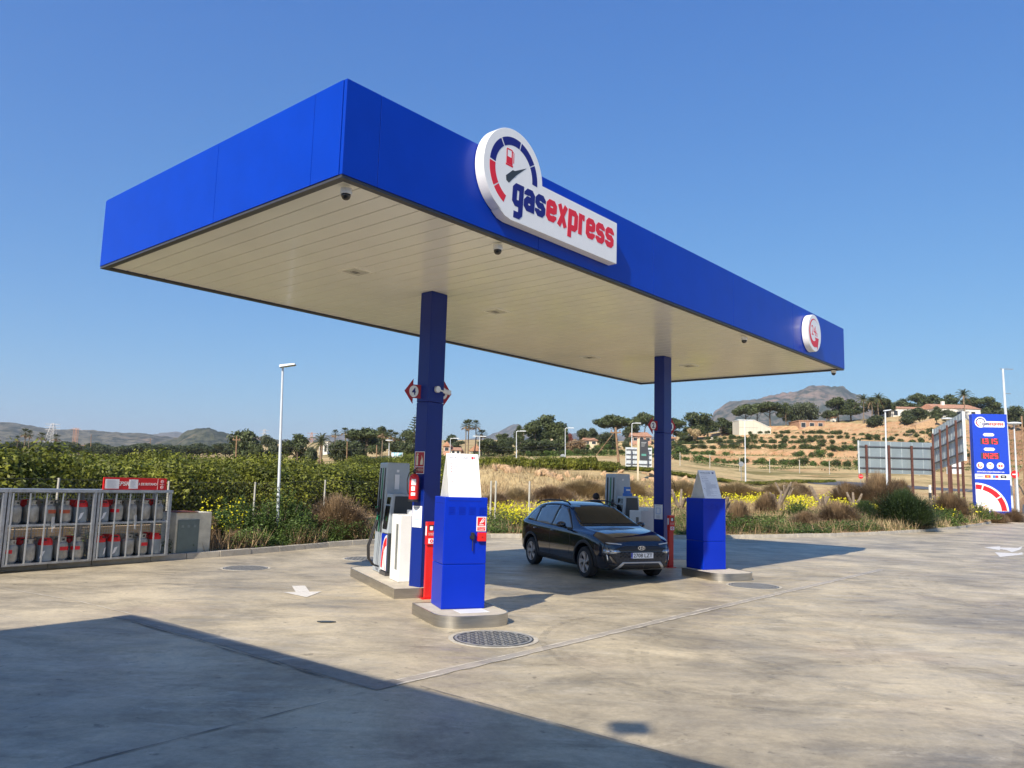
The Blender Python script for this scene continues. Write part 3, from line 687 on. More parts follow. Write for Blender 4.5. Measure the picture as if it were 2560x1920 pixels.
    # column local: left face is u=0 (plane facing -u); right face v=0
    t = colthing('column_poster', ('white instruction poster on the left face of the near column above the cabinet', 'white instruction poster on the far column above the car bonnet')[i], 'poster', 0, 0, 0, 'column posters')
    MB().box(-.004, -.0005, .03, .255, 1.11, 1.46).build('sheet', PAPER, t)
    mb = MB()
    for k in range(4): mb.box(-.006, -.0045, .10, .20, 1.19-k*.018, 1.195-k*.018)
    mb.box(-.006, -.0045, .08, .21, 1.425, 1.434); mb.build('text_rows', INK, t)
    MB().prism([(.10,1.23),(.20,1.23),(.215,1.245),(.215,1.37),(.20,1.385),(.10,1.385),(.085,1.37),(.085,1.245)], -.006, -.0045, 'x').build('frame_mark', mat('pale_blue_ink', (.40, .50, .72), .6), t)
    MB().prism([(.105,1.245),(.195,1.245),(.195,1.37),(.105,1.37)], -.008, -.0062, 'x').build('blank_square', PAPER, t)
    # arrow signs, flat plates perpendicular to the left face
    n1, n2 = (('4', '3'), ('2', '1'))[i]
    for s, num in ((-1, n1), (1, n2)):
        t = colthing('pump_number_sign', f"red arrow sign with a blue {num} on the {('near', 'far')[i]} column" if s < 0 else f"red arrow sign mostly hidden behind the {('near', 'far')[i]} column, pointing right", 'sign', .10, .14, 3.37, 'red arrow pump number signs')
        t.rotation_euler.z = TH + (0 if s > 0 else 0)
        tip, hb_, o0 = ((-.395, -.245, -.06), (.445, .305, .12))[s > 0]
        poly = [(tip, 0), (hb_, .215), (hb_, .115), (o0, .115), (o0, -.115), (hb_, -.115), (hb_, -.215)]
        MB().prism(poly, -.005, .005, 'y').build('plate', DKRED, t)
        cx_ = -.232 if s < 0 else .29
        MB().prism([(cx_+.080*cos(rad(a)), .10*sin(rad(a))) for a in range(0, 360, 15)], -.008, -.0055, 'y').build('disc', WHITE, t)
        text('number', num, NAVY, t, .2, (cx_, -.0085, -.058), fit=(.07, .12), bold=.02)
    if i == 0:
        t = colthing('spotlight', 'small round white spotlight on the right face of the near column', 'lamp', .16, 0, 3.42)
        MB().prism([(.03+.055*cos(rad(a)), .055*sin(rad(a))) for a in range(0, 360, 20)], -.05, -.001, 'y').build('base', PLASTIC, t, smooth=40)
        MB().tube([(.07,-.04,-.01),(.13,-.09,-.03)], .015, 8).build('arm', PLASTIC, t)
        MB().tube([(.12,-.08,-.02),(.22,-.15,-.05)], [.036, .042], 12).build('head', PLASTIC, t, smooth=40)
        t = colthing('extinguisher_sign', 'dark red extinguisher sign on the near column above the fire extinguisher', 'sign', 0, 0, 0)
        MB().box(-.004, -.0005, .02, .25, 1.99, 2.36).build('plate', PAPER, t)
        MB().box(-.006, -.0045, .03, .24, 2.11, 2.35).box(-.006, -.0045, .03, .24, 2.0, 2.10).build('red_field', DKRED, t)
        mb = MB().prism([(.17,2.13),(.215,2.13),(.215,2.28),(.20,2.30),(.185,2.30),(.17,2.28)], -.008, -.0062, 'x').prism([(.16,2.31),(.21,2.305),(.21,2.325),(.17,2.33)], -.008, -.0062, 'x')
        mb.prism([(.055,2.14),(.12,2.14),(.11,2.20),(.085,2.25),(.09,2.30),(.06,2.24),(.05,2.19)], -.008, -.0062, 'x')
        mb.build('symbol', mat('cream_print', (.62, .58, .42), .6), t)
        text('lettering', 'EXTINTOR', mat('cream_print', (.6,.5,.4)), t, .06, (-.0065, .135, 2.03), (pi/2, 0, -pi/2), fit=(.18, .045))
        t = colthing('fire_extinguisher', 'red fire extinguisher hanging on the near column', 'fire extinguisher', -.11, .13, 1.53)
        MB().lathe([(.07, 0), (.082, .01), (.082, .04)], 20).build('foot_ring', BLACK, t, smooth=40)
        bd = MB().lathe([(.078, .04), (.080, .06), (.080, .38), (.070, .42), (.045, .45), (.02, .46)], 24).build('cylinder', REDP, t, smooth=40)
        mb = MB()
        for a0, a1, z0, z1 in ((195, 250, .27, .37), (195, 240, .18, .25), (195, 245, .10, .15)):
            n = 8
            for k in range(n):
                b0 = rad(a0+(a1-a0)*k/n); b1 = rad(a0+(a1-a0)*(k+1)/n); R_ = .0815
                mb.quad((R_*cos(b0),R_*sin(b0),z0), (R_*cos(b1),R_*sin(b1),z0), (R_*cos(b1),R_*sin(b1),z1), (R_*cos(b0),R_*sin(b0),z1))
        mb.build('label', PAPER, bd)
        MB().tube([(0,0,.46),(0,0,.50)], .022, 10).tube([(0,.04,.50),(0,-.08,.56)], .010, 6).tube([(0,.02,.52),(0,-.08,.50)], .008, 6).build('valve', BLACK, t)
        MB().tube([(0,.02,.50),(-.07,.05,.47),(-.10,.06,.36),(-.10,.05,.2),(-.09,.03,.12)], .009, 8).build('hose', BLACK, t, smooth=True)
    else:
        t = colthing('cable_loop', 'thin black cable looping off the right side of the far column', 'cable', .36, 0, 0)
        pts = [(0, -.02, 2.05), (.10, -.02, 1.98), (.15, -.03, 1.8), (.12, -.03, 1.6), (.05, -.02, 1.5)]
        MB().tube(pts, .008, 6).build('cable', BLACK, t, smooth=True)
pump_set(0); pump_set(1)

# ------------------------------------------------------------ manhole covers
MH = mat('cast_iron', (.10, .10, .098), .5, metal=.5, var=.3, scale=18, bump=.1)
RIMC = mat('manhole_rim', (.46, .42, .34), .9, var=.2, scale=9)
def manhole(x, y, r, lab, rz=0):
    t = thing('manhole_cover', lab, 'manhole cover', (x, y, 0), rz, 'round iron covers in the concrete')
    MB().prism(arc(0, 0, r*1.0, r*1.12, 0, 360, 40), .003, .007).build('surround', RIMC, t)
    MB().lathe([(r*.999, .001), (r*.999, .010)], 40).build('frame', MH, t)
    mb = MB(); s = r/7
    for i in range(-7, 8):
        for j in range(-7, 8):
            cx, cy = i*s, j*s
            if math.hypot(cx, cy) < r*.86:
                if (i+j) % 2: mb.box(cx-s*.36, cx+s*.36, cy-s*.14, cy+s*.14, .0105, .015)
                else: mb.box(cx-s*.14, cx+s*.14, cy-s*.36, cy+s*.36, .0105, .015)
    mb.prism(arc(0, 0, r*.90, r*.96, 0, 360, 40), .0105, .014)
    mb.build('tread_pattern', mat('worn_iron', (.30, .295, .28), .5, metal=.2, var=.2, scale=20), t)
manhole(-.14, 9.73, .49, 'large round iron cover in front of the nearer kiosk', YAW)
manhole(-5.34, 16.25, .44, 'round iron cover on the open concrete left of the pumps', YAW)
manhole(4.86, 15.64, .48, 'round iron cover in front of the farther kiosk', YAW)
q = gnd(860+200/3.77, 1200+745/3.77); manhole(q.x, q.y, .48, 'round iron cover partly hidden behind the near pump', YAW)
q = gnd(815, 1556)
t = thing('debris', 'small dark scrap lying on the sunlit concrete between the arrow and the kiosk', 'debris', (q.x, q.y, .004))
MB().prism([(-.12,0),(-.05,-.05),(.06,-.04),(.13,0),(.05,.04),(-.04,.03)], 0, .012).build('scrap', DARK, t)

# ------------------------------------------------------------ gas bottle cage
GY = rad(58.07); G0 = Vector((-9.12, 14.35, 0))
def cage(x0, lab):
    P = G0 + Vector((cos(GY), sin(GY), 0))*x0
    t = thing('bottle_cage', lab, 'cage', (P.x, P.y, 0), GY, 'galvanised gas bottle cages')
    Wd, Dp = 1.66, .62
    fr = MB()
    for x in (.0, Wd-.05):
        for y in (0, Dp-.04): fr.box(x, x+.045, y, y+.04, .12, 1.46)
    for z in (.12, .83): 
        for y in (.0015, Dp-.041): fr.box(.046, Wd-.051, y, y+.037, z, z+.04)
        for x in (.0015, Wd-.0485): fr.box(x, x+.042, .041, Dp-.041, z+.001, z+.039)
    fr.build('frame', GALV, t)
    MB().box(-.01, Wd+.005, -.02, Dp+.02, 1.462, 1.52).build('roof', GALV, t)
    MB().box(.047, Wd-.052, .042, Dp-.042, .135, .15).box(.047, Wd-.052, .042, Dp-.042, .845, .86).build('shelf', GALV, t)
    dr = MB(); n = 5
    for k in range(n+1):
        x = .075+k*(Wd-.15)/n; dr.box(x-.013, x+.013, -.014, -.0005, .15, 1.445)
    dr.build('door_bars', mat('pale_galvanised', (.55, .57, .58), .38, metal=.6, var=.1), t)
    dr = MB()
    for k in range(n): 
        x = .16+k*(Wd-.15)/n; dr.box(x, x+.022, Dp+.0005, Dp+.014, .15, 1.445)
    dr.build('back_bars', GALV, t)
    ms_ = MB(); r_ = .003
    for k in range(30): 
        x = .06+k*.054; ms_.box(x-r_, x+r_, Dp-.046, Dp-.042, .16, 1.45)
    for k in range(24):
        z = .19+k*.054; ms_.box(.05, Wd-.05, Dp-.050, Dp-.0465, z-r_, z+r_)
    for xx in (.005, Wd-.012):
        for k in range(10): y = .06+k*.055; ms_.box(xx, xx+.004, y-r_, y+r_, .16, 1.45)
        for k in range(24):
            z = .19+k*.054; ms_.box(xx+.005, xx+.008, .04, Dp-.05, z-r_, z+r_)
    ms_.build('wire_mesh', GALV, t)
    MB().box(.80, .85, -.03, -.0145, .80, 1.0).tube([(.82,-.03,.8),(.80,-.05,.72),(.83,-.05,.70),(.82,-.03,.82)], .006, 6).build('padlock_chain', GALV, t)
    return t
cage(0, 'galvanised cage of gas bottles, middle unit at the left edge of the photo')
cage(1.68, 'galvanised cage of gas bottles under the red butane sign')
cage(-1.68, 'galvanised cage of gas bottles cut off by the left edge of the photo')
BST = mat('bottle_steel', (.40, .385, .34), .45, metal=.35, var=.35, scale=6, bump=.08)
BGR = mat('bottle_grey', (.27, .31, .33), .45, var=.2, scale=5)
BORG = mat('faded_orange_label', (.50, .10, .04), .6, var=.15)
def bottle(kind):
    t = thing('gas_bottle', 'bottle', 'gas bottle', (0, 0, 0))
    if kind == 'steel':
        bd = MB().lathe([(.10, 0), (.105, .03), (.128, .04), (.142, .08), (.142, .28), (.135, .32), (.11, .355), (.06, .37)], 24).build('body', BST, t, smooth=40)
        MB().lathe([(.1435, .10), (.1435, .108), (.1428, .104)], 24).build('seam_ring', BST, bd)
        col = MB(); R = .095
        for k in range(20):
            if k in (5, 15): z0 = .37
            else: z0 = .37
            a0 = 2*pi*k/20; a1 = 2*pi*(k+1)/20; hole = k in (3, 4, 13, 14, 8, 18)
            for (za, zb_) in (((z0-.03, .385), (.425, .45)) if hole else ((z0-.03, .45),)):
                col.quad((R*cos(a0),R*sin(a0),za),(R*cos(a1),R*sin(a1),za),(R*cos(a1),R*sin(a1),zb_),(R*cos(a0),R*sin(a0),zb_))
                R2 = R-.008; col.quad((R2*cos(a1),R2*sin(a1),za),(R2*cos(a0),R2*sin(a0),za),(R2*cos(a0),R2*sin(a0),zb_),(R2*cos(a1),R2*sin(a1),zb_))
            col.quad((R*cos(a0),R*sin(a0),.45),(R*cos(a1),R*sin(a1),.45),((R-.008)*cos(a1),(R-.008)*sin(a1),.45),((R-.008)*cos(a0),(R-.008)*sin(a0),.45))
        col.build('collar', BST, t, fix=False)
    else:
        bd = MB().lathe([(.125, 0), (.15, .02), (.152, .06), (.150, .28), (.140, .32)], 24).build('body', BGR, t, smooth=40)
        cp_ = MB().lathe([(.142, .32), (.147, .34), (.135, .40), (.105, .44), (.10, .455), (.07, .455)], 24)
        cp_.build('top_cover', REDP, t, smooth=40)
        MB().box(-.05, .05, -.128, -.098, .405, .432).build('hand_hole', BLACK, t.children[-1])
        MB().add([(-.06,-.152,.06),(.0,-.155,.10),(.05,-.152,.22),(-.02,-.155,.20)], [(0,1,2,3)]).build('letter_mark', PAPER, bd)
    return t
def blabel(t, m):
    mb = MB(); R = .1445
    for k in range(8):
        a0 = rad(222+k*11); a1 = rad(222+(k+1)*11)
        mb.quad((R*cos(a0),R*sin(a0),.20),(R*cos(a1),R*sin(a1),.20),(R*cos(a1),R*sin(a1),.27),(R*cos(a0),R*sin(a0),.27))
    mb.build('paper_label', m, t)
proto = {'s': bottle('steel'), 'g': bottle('grey')}
proto['r'] = dup(proto['s']); blabel(proto['r'], RED)
proto['o'] = dup(proto['s']); blabel(proto['o'], BORG)
used = set()
DESC = {'s': 'bare steel bottle', 'g': 'grey red topped bottle', 'r': 'red labelled steel bottle', 'o': 'orange labelled steel bottle'}
ORD = ['leftmost', 'second', 'third', 'fourth', 'rightmost']
def put_b(k, x, y, z, lab):
    if k in used: t = dup(proto[k])
    else: t = proto[k]; used.add(k)
    P = G0 + Vector((cos(GY)*x - sin(GY)*y, sin(GY)*x + cos(GY)*y, z))
    t.location = P; t.scale = (.88, .88, random.uniform(.97, 1.0)); t.rotation_euler = (random.uniform(-.012, .012), random.uniform(-.015, .015), GY+random.uniform(-.9, .9)); t['label'] = lab; t['category'] = 'gas bottle'; t['group'] = 'gas bottles in the cages'
for cx, cn, top, low in ((0, 'middle cage', 'ssoog', 'rsgrr'), (1.68, 'cage under red sign', 'grsss', 'ggsrg'), (-1.68, 'leftmost cage', 'sgsss', 'ssgsr')):
    for row, z, s_ in (('upper', .861, top), ('lower', .151, low)):
        for k, ch in enumerate(s_):
            put_b(ch, cx+.21+k*.31, .19, z, f"{DESC[ch]}, {ORD[k]} {row} front row, {cn}")
            put_b('sg'[(k*7+len(row)) % 3 == 0], cx+.24+k*.30, .47, z, f"{DESC['sg'[(k*7+len(row)) % 3 == 0]]}, {ORD[k]} {row} back row, {cn}")
t = thing('butane_sign', 'long red sign reading DE BUTANO with two paper notices on top of the cage', 'sign', tuple(G0+Vector((cos(GY), sin(GY), 0))*1.76), GY)
MB().box(0, 1.42, 0, .03, 1.521, 1.77).build('panel', REDP, t, bevel=.004)
text('lettering', 'DE BUTANO', WHITE, t, .075, (.82, -.003, 1.615), align='LEFT', fit=(.36, .055), bold=.02)
text('lettering', 'A', WHITE, t, .075, (.755, -.003, 1.615), align='LEFT', fit=(.045, .055), bold=.02)
text('lettering', 'EPSR', WHITE, t, .1, (.285, -.003, 1.605), align='LEFT', fit=(.27, .085), bold=.02, shear=.3)
for x0, x1, lab in ((.035, .33, 'wide'), (.545, .745, 'n')):
    f = MB().box(x0, x1, -.007, -.0045, 1.545, 1.735).build('paper_notice', PAPER, t)
    mb = MB()
    for k in range(9): mb.box(x0+.03, x1-.04-random.random()*.06, -.009, -.0072, 1.715-k*.018, 1.718-k*.018)
    mb.build('text_rows', mat('pale_ink', (.42, .44, .50)), f)
MB().box(1.20, 1.204, -.004, -.0005, 1.53, 1.76).build('divider', WHITE, t)
for z in (1.70, 1.58):
    f = MB().prism([(1.31+.036*cos(rad(a)), z+.036*sin(rad(a))) for a in range(0, 360, 20)], -.005, -.0005, 'y').build('prohibition_mark', WHITE, t)
    MB().prism(arc(1.31, z, .022, .028, 0, 359, 16), -.007, -.0055, 'y').prism([(1.29, z+.014), (1.294, z+.018), (1.33, z-.014), (1.326, z-.018)], -.007, -.0055, 'y').build('red_ring', RED, f)
text('lettering', 'PROHIBIDO', WHITE, t, .02, (1.31, -.003, 1.632))
# utility cabinet
t = thing('utility_box', 'rendered masonry box with a green metal door right of the bottle cage', 'utility box', (-7.25, 17.75, 0), rad(60))
MB().box(-.25, .70, 0, .5, .1, 1.02).build('masonry', mat('rendered_wall', (.60, .57, .46), .9, var=.15, scale=5, bump=.2), t, bevel=.01)
dr_ = MB().box(-.2, .36, -.02, -.0005, .13, .86).build('door', mat('green_steel', (.13, .17, .16), .5, var=.08), t, bevel=.005)
mb = MB()
for k in range(3):
    for q in range(3): mb.box(-.12+k*.16, -.05+k*.16, -.026, -.0205, .69+q*.02, .70+q*.02)
mb.build('vent_slots', mat('pale_vent', (.30, .34, .32), .5), dr_)
MB().box(-.25, .30, -.03, .5, 1.022, 1.04).build('rusty_lid', mat('rust', (.20, .06, .03), .8, var=.3), t)

# person behind the far pump
base = Vector((-1.78, 12.68, 0)) + DC*7.85
SK = mat('skin', (.50, .28, .19), .6); 
pt = thing('person', 'person in dark clothes with short dark hair standing behind the car by the far pump', 'person', (2.33, 21.0, 0), rad(-160))
me = bpy.data.meshes.new('body')
V_ = [(0,0,.93),(0,0,1.10),(0,.01,1.28),(0,.01,1.42),(0,.0,1.50),(0,-.01,1.56),(0,-.01,1.60),
      (.18,.01,1.38),(.24,.02,1.12),(.20,-.10,.90),(.19,-.14,.84),(-.18,.01,1.38),(-.24,.02,1.12),(-.20,-.10,.90),(-.19,-.14,.84),
      (.10,0,.86),(.11,-.01,.48),(.11,.01,.09),(.11,-.13,.04),(-.10,0,.86),(-.11,-.01,.48),(-.11,.01,.09),(-.11,-.13,.04)]
E_ = [(0,1),(1,2),(2,3),(3,4),(4,5),(5,6),(3,7),(7,8),(8,9),(9,10),(3,11),(11,12),(12,13),(13,14),(0,15),(15,16),(16,17),(17,18),(0,19),(19,20),(20,21),(21,22)]
R_ = [(.15,.11),(.15,.11),(.17,.115),(.13,.10),(.055,.055),(.08,.09),(.075,.095),(.065,.065),(.05,.05),(.04,.04),(.035,.03),(.065,.065),(.05,.05),(.04,.04),(.035,.03),(.09,.09),(.065,.065),(.045,.05),(.045,.04),(.09,.09),(.065,.065),(.045,.05),(.045,.04)]
def addv(p, r, link): V_.append(p); E_.append((link, len(V_)-1)); R_.append((r, r)); return len(V_)-1
addv((0, -.118, 1.565), .016, 5)
for sx_, wr_ in ((1, 10), (-1, 14)):
    for k_, (dx_, ln_) in enumerate(((-.030, .060), (-.010, .072), (.010, .076), (.030, .066))):      # four fingers, then the thumb
        q_ = addv((sx_*.19+dx_, -.165, .80), .0105, wr_); q_ = addv((sx_*.19+dx_*1.15, -.185, .80-ln_*.6), .009, q_); addv((sx_*.19+dx_*1.1, -.180, .80-ln_), .008, q_)
    q_ = addv((sx_*.150, -.175, .825), .012, wr_); addv((sx_*.140, -.200, .795), .010, q_)
me.from_pydata(V_, E_, []); po = bpy.data.objects.new('body', me); C.objects.link(po)
sk = po.modifiers.new('skin', 'SKIN'); me.skin_vertices[0].use_clear if False else None
if not me.skin_vertices:
    bm = bmesh.new(); bm.from_mesh(me); bm.verts.layers.skin.verify(); bm.to_mesh(me); bm.free()
for i_, v in enumerate(me.skin_vertices[0].data): v.radius = R_[i_]; v.use_root = i_ == 0
po.modifiers.new('sub', 'SUBSURF').levels = 2; po.modifiers['sub'].render_levels = 2
for sx_ in (1, -1):
    bm = bmesh.new(); bmesh.ops.create_icosphere(bm, subdivisions=2, radius=.011); e_ = bpy.data.meshes.new('eye'); bm.to_mesh(e_); bm.free(); e_.materials.append(LENS); eo = bpy.data.objects.new('eye', e_); C.objects.link(eo); eo.parent = pt; eo.location = (sx_*.032, -.088, 1.595)
m2 = bpy.data.meshes.new_from_object(po.evaluated_get(bpy.context.evaluated_depsgraph_get())); bpy.data.objects.remove(po)
po = bpy.data.objects.new('body', m2); C.objects.link(po); po.parent = pt
CLO = mat('dark_jacket', (.03, .032, .04), .85, var=.2); JN = mat('dark_trousers', (.04, .05, .08), .85, var=.2)
m2.materials.clear(); [m2.materials.append(x) for x in (CLO, SK, JN)]
for p_ in m2.polygons:
    c_ = p_.center; p_.material_index = 1 if c_.z > 1.475 or (abs(c_.x) > .15 and c_.z < .92 and c_.z > .7 and c_.y < -.05) else 2 if c_.z < .92 else 0; p_.use_smooth = True
bm = bmesh.new(); bmesh.ops.create_icosphere(bm, subdivisions=3, radius=1)
for v in bm.verts:
    v.co = Vector((v.co.x*.088, v.co.y*.102+.012, v.co.z*.095+1.585)) + v.co*.004*noise.noise(v.co*9)
bmesh.ops.delete(bm, geom=[v for v in bm.verts if v.co.y < -.045 and v.co.z < 1.60 or v.co.z < 1.51], context='VERTS')
me = bpy.data.meshes.new('hair'); bm.to_mesh(me); bm.free(); me.materials.append(mat('dark_hair', (.012, .009, .008), .6, bump=.6, bscale=60)); ho = bpy.data.objects.new('hair', me); C.objects.link(ho); ho.parent = pt

# ------------------------------------------------------------ car
CARP = mat('car_paint', (.002, .005, .018), .10, var=.05, coat=1.0, spec=.5)
CPL = mat('car_plastic', (.018, .018, .020), .5, var=.1)
CGL = mat('car_glass', (.010, .011, .011), .04, var=.1, spec=.35)
CGS = mat('car_side_glass', (.13, .17, .20), .03, var=.1, coat=.8, spec=1)  # pale blue base stands in for daylight seen through the side windows
SILV = mat('silver_trim', (.50, .50, .50), .35, metal=.6, var=.05)
CHR = mat('chrome', (.75, .76, .78), .12, metal=1, var=.03)
HLG = mat('headlamp_lens', (.32, .36, .40), .08, metal=.6, var=.3, scale=30, coat=1)
DRL = mat('light_strip', (.62, .64, .66), .2, var=.03)
car = thing('parked_car', 'dark blue-black hatchback with plate 2708 LZT parked under the canopy', 'car', (cx_c := 1.353, cy_c := 18.985, 0), -1.165)
X_ = [-.79, -.77, -.72, -.60, -.42, -.20, .10, .50, .95, 1.35, 1.70, 2.00, 2.22, 2.40, 2.70, 2.95, 3.15, 3.28, 3.355, 3.39]
WB = [(-.79,.66),(-.77,.74),(-.72,.80),(-.60,.85),(-.4,.88),(0,.89),(2.6,.89),(2.9,.875),(3.1,.84),(3.25,.76),(3.33,.66),(3.39,.55)]
ZBOT = [(-.79,.42),(-.72,.33),(-.5,.24),(0,.19),(2.6,.18),(3.1,.19),(3.3,.22),(3.39,.30)]
ZS = [(-.79,.90),(-.72,.97),(-.6,1.02),(0,.985),(1,.955),(2.0,.93),(2.4,.915),(2.8,.875),(3.1,.815),(3.28,.735),(3.355,.65),(3.39,.56)]
ZTOP = [(-.79,.94),(-.77,.985),(-.72,1.03),(-.60,1.20),(-.42,1.36),(-.20,1.435),(.10,1.475),(.5,1.50),(.95,1.495),(1.35,1.455),(1.70,1.30),(2.0,1.145),(2.22,1.035),(2.4,.995),(2.7,.972),(2.95,.938),(3.15,.885),(3.28,.815),(3.355,.72),(3.39,.60)]
WR = [(-.79,.55),(-.72,.60),(-.6,.60),(-.42,.575),(0,.575),(.95,.59),(1.35,.585),(1.7,.65),(2.0,.70),(2.22,.73),(2.4,.72),(2.9,.66),(3.2,.56),(3.39,.42)]
bm = bmesh.new(); rows = []
for x in X_:
    W_, zb_, zs, zt_, wr = (interp(x, t) for t in (WB, ZBOT, ZS, ZTOP, WR)); zs = min(zs, zt_-.03)
    gh = ssmooth((zt_-zs-.08)/.2)
    h_ = [(0, zb_), (.62*W_, zb_), (.93*W_, zb_+.02), (.985*W_, zb_+.12), (W_, max(zb_+.2, .50)), (W_*.995, max(zb_+.26, .66)), (W_*.985, zs-.07), (W_*.955, zs),
          (W_*.90*(1-gh)+W_*.915*gh, zs+.02), ((wr+W_*.90)/2, (zs+zt_)/2+.02*gh), (wr+.012, zt_-.06*gh-.012), (wr*.9, zt_-.015), (wr*.5, zt_+.0), (0, zt_+.008)]
    pts = [(-y, z) for y, z in h_] + [(y, z) for y, z in h_[-2:0:-1]]
    rows.append([bm.verts.new((x, y, z)) for y, z in pts])
n = len(rows[0])
for a, b_ in zip(rows, rows[1:]):
    for k in range(n): bm.faces.new((a[k], a[(k+1) % n], b_[(k+1) % n], b_[k]))
bm.faces.new(rows[0][::-1]); bm.faces.new(rows[-1])
bmesh.ops.recalc_face_normals(bm, faces=bm.faces)
me = bpy.data.meshes.new('body'); bm.to_mesh(me); bm.free()
cb = bpy.data.objects.new('body', me); C.objects.link(cb)
s_ = cb.modifiers.new('s', 'SUBSURF'); s_.levels = s_.render_levels = 2
cut = MB()
for wx in (0, 2.58):
    for sy in (-1, 1): cut.tube([(wx, sy*.60, .325), (wx, sy*1.1, .325)], .375, 28)
ct = cut.build('cut', CPL)
m_ = cb.modifiers.new('b', 'BOOLEAN'); m_.object = ct; m_.operation = 'DIFFERENCE'; m_.solver = 'EXACT'
me2 = bpy.data.meshes.new_from_object(cb.evaluated_get(bpy.context.evaluated_depsgraph_get()))
bpy.data.objects.remove(cb); bpy.data.objects.remove(ct)
me2.name = 'body'; me2.materials.clear(); me2.materials.append(CARP)
for p_ in me2.polygons: p_.use_smooth = True; p_.material_index = 0
me2.set_sharp_from_angle(angle=rad(38))
cb = bpy.data.objects.new('body', me2); C.objects.link(cb); cb.parent = car
bvh = BVHTree.FromPolygons([v.co for v in me2.vertices], [tuple(p.vertices) for p in me2.polygons])
def patch(name, poly, axis, m, off=.004, sp=.04, parent=None, th=.006):
    """shape drawn in side view (x,z) or front view (y,z) and laid on the body"""
    xs = [p[0] for p in poly]; ys = [p[1] for p in poly]
    B = []
    for (a, b_), (c, d) in zip(poly, poly[1:]+poly[:1]):
        k = max(1, int(math.hypot(c-a, d-b_)/sp)); B += [(a+(c-a)*i/k, b_+(d-b_)*i/k) for i in range(k)]
    def ins(x, y):
        r = False
        for (a, b_), (c, d) in zip(poly, poly[1:]+poly[:1]):
            if (b_ > y) != (d > y) and x < (c-a)*(y-b_)/(d-b_)+a: r = not r
        return r
    pts = [Vector(p) for p in B]; nb = len(pts)
    x = min(xs)+sp*.5
    while x < max(xs):
        y = min(ys)+sp*.5
        while y < max(ys):
            if ins(x, y) and min((Vector((x, y))-q).length for q in pts[:nb]) > sp*.4: pts.append(Vector((x, y)))
            y += sp
        x += sp
    v2, e2, f2, *_ = delaunay_2d_cdt(pts, [(i, (i+1) % nb) for i in range(nb)], [], 1, 1e-5)
    mb = MB(); ok = []
    for p in v2:
        if axis in 'rl': o_ = Vector((p.x, -2 if axis == 'r' else 2, p.y)); d_ = Vector((0, 1 if axis == 'r' else -1, 0))
        elif axis == 'f': o_ = Vector((5, p.x, p.y)); d_ = Vector((-1, 0, 0))
        else: o_ = Vector((-3, p.x, p.y)); d_ = Vector((1, 0, 0))
        hit, nn, ix, ds = bvh.ray_cast(o_, d_)
        if hit is None: mb.v.append(Vector()); ok.append(False); continue
        if nn.dot(d_) > 0: nn = -nn
        mb.v.append(hit+nn*off); ok.append(True)
    mb.f = [tuple(f) for f in f2 if all(ok[i] for i in f) and max((mb.v[f[0]]-mb.v[i]).length for i in f) < sp*8]
    o = mb.build(name, m, parent or car, smooth=True)
    sdf = o.modifiers.new('thick', 'SOLIDIFY'); sdf.thickness = th; sdf.offset = 0
    return o
def mir(poly): return [(-a, b_) for a, b_ in poly][::-1]
for s in 'rl':
    patch('side_window', [(1.02,.985),(1.86,.955),(1.93,.965),(1.60,1.20),(1.33,1.365),(1.05,1.405)], s, CGS)
    patch('side_window', [(.17,1.01),(.95,.987),(.97,1.41),(.30,1.39),(.13,1.30)], s, CGS)
    patch('side_window', [(-.30,1.06),(.09,1.02),(.06,1.25),(-.02,1.32),(-.22,1.20)], s, CGS)
    patch('window_surround', [(-.36,1.03),(2.02,.925),(1.96,.965),(1.62,1.225),(1.34,1.395),(1.02,1.432),(.30,1.42),(.02,1.36),(-.28,1.20)], s, BLACK, .0015, .06, th=.002)
    # door lines, sills, arches
    for ln in ([(1.0,.35),(1.0,.97)], [(1.93,.42),(1.97,.70),(1.90,.93)], [(.12,.62),(.02,.80),(.02,.99)]):
        q = [(a-.005, b_) for a, b_ in ln]+[(a+.005, b_) for a, b_ in ln[::-1]]; patch('door_gap', q, s, BLACK, .001, .05, th=.002)
    patch('sill', [(.36,.20),(2.22,.20),(2.20,.34),(.40,.36)], s, CPL, .004)
    for wx in (0, 2.58):
        patch('arch_trim', [(wx+.365*cos(rad(a))*.995, .325+.365*sin(rad(a))+.012) for a in range(-12, 193, 9)][::-1] and [(wx+.452*cos(rad(a)), .325+.44*sin(rad(a))) for a in range(-12, 193, 9)]+[(wx+.382*cos(rad(a)), .325+.382*sin(rad(a))) for a in range(192, -13, -9)], s, CPL, .007, .035)
    sy = -1 if s == 'r' else 1
    for hx in (.30, 1.20):
        hd = MB().tube([(hx-.10, sy*.905, .865), (hx-.06, sy*.925, .868), (hx+.06, sy*.925, .872), (hx+.10, sy*.905, .874)], .014, 8).build('door_handle', CARP, car, smooth=True)
    # mirror
    mr = MB().tube([(1.74, sy*.86, .96), (1.76, sy*.93, .99)], .03, 8)
    bm = bmesh.new(); bmesh.ops.create_icosphere(bm, subdivisions=3, radius=1)
    k0 = len(mr.v)
    for v in bm.verts: mr.v.append(Vector((1.78+v.co.x*.085, sy*1.0+v.co.y*.115, 1.02+v.co.z*.078*(1 if v.co.z > 0 else .7))))
    mr.f += [tuple(v.index+k0 for v in f.verts) for f in bm.faces]; bm.free()
    mr.build('wing_mirror', CARP, car, smooth=True)
    MB().tube([(-.40, sy*.555, 1.40), (-.15, sy*.57, 1.475), (.3, sy*.575, 1.515), (.9, sy*.585, 1.525), (1.3, sy*.58, 1.49), (1.42, sy*.59, 1.44)], .017, 8).build('roof_rail', BLACK, car, smooth=True)
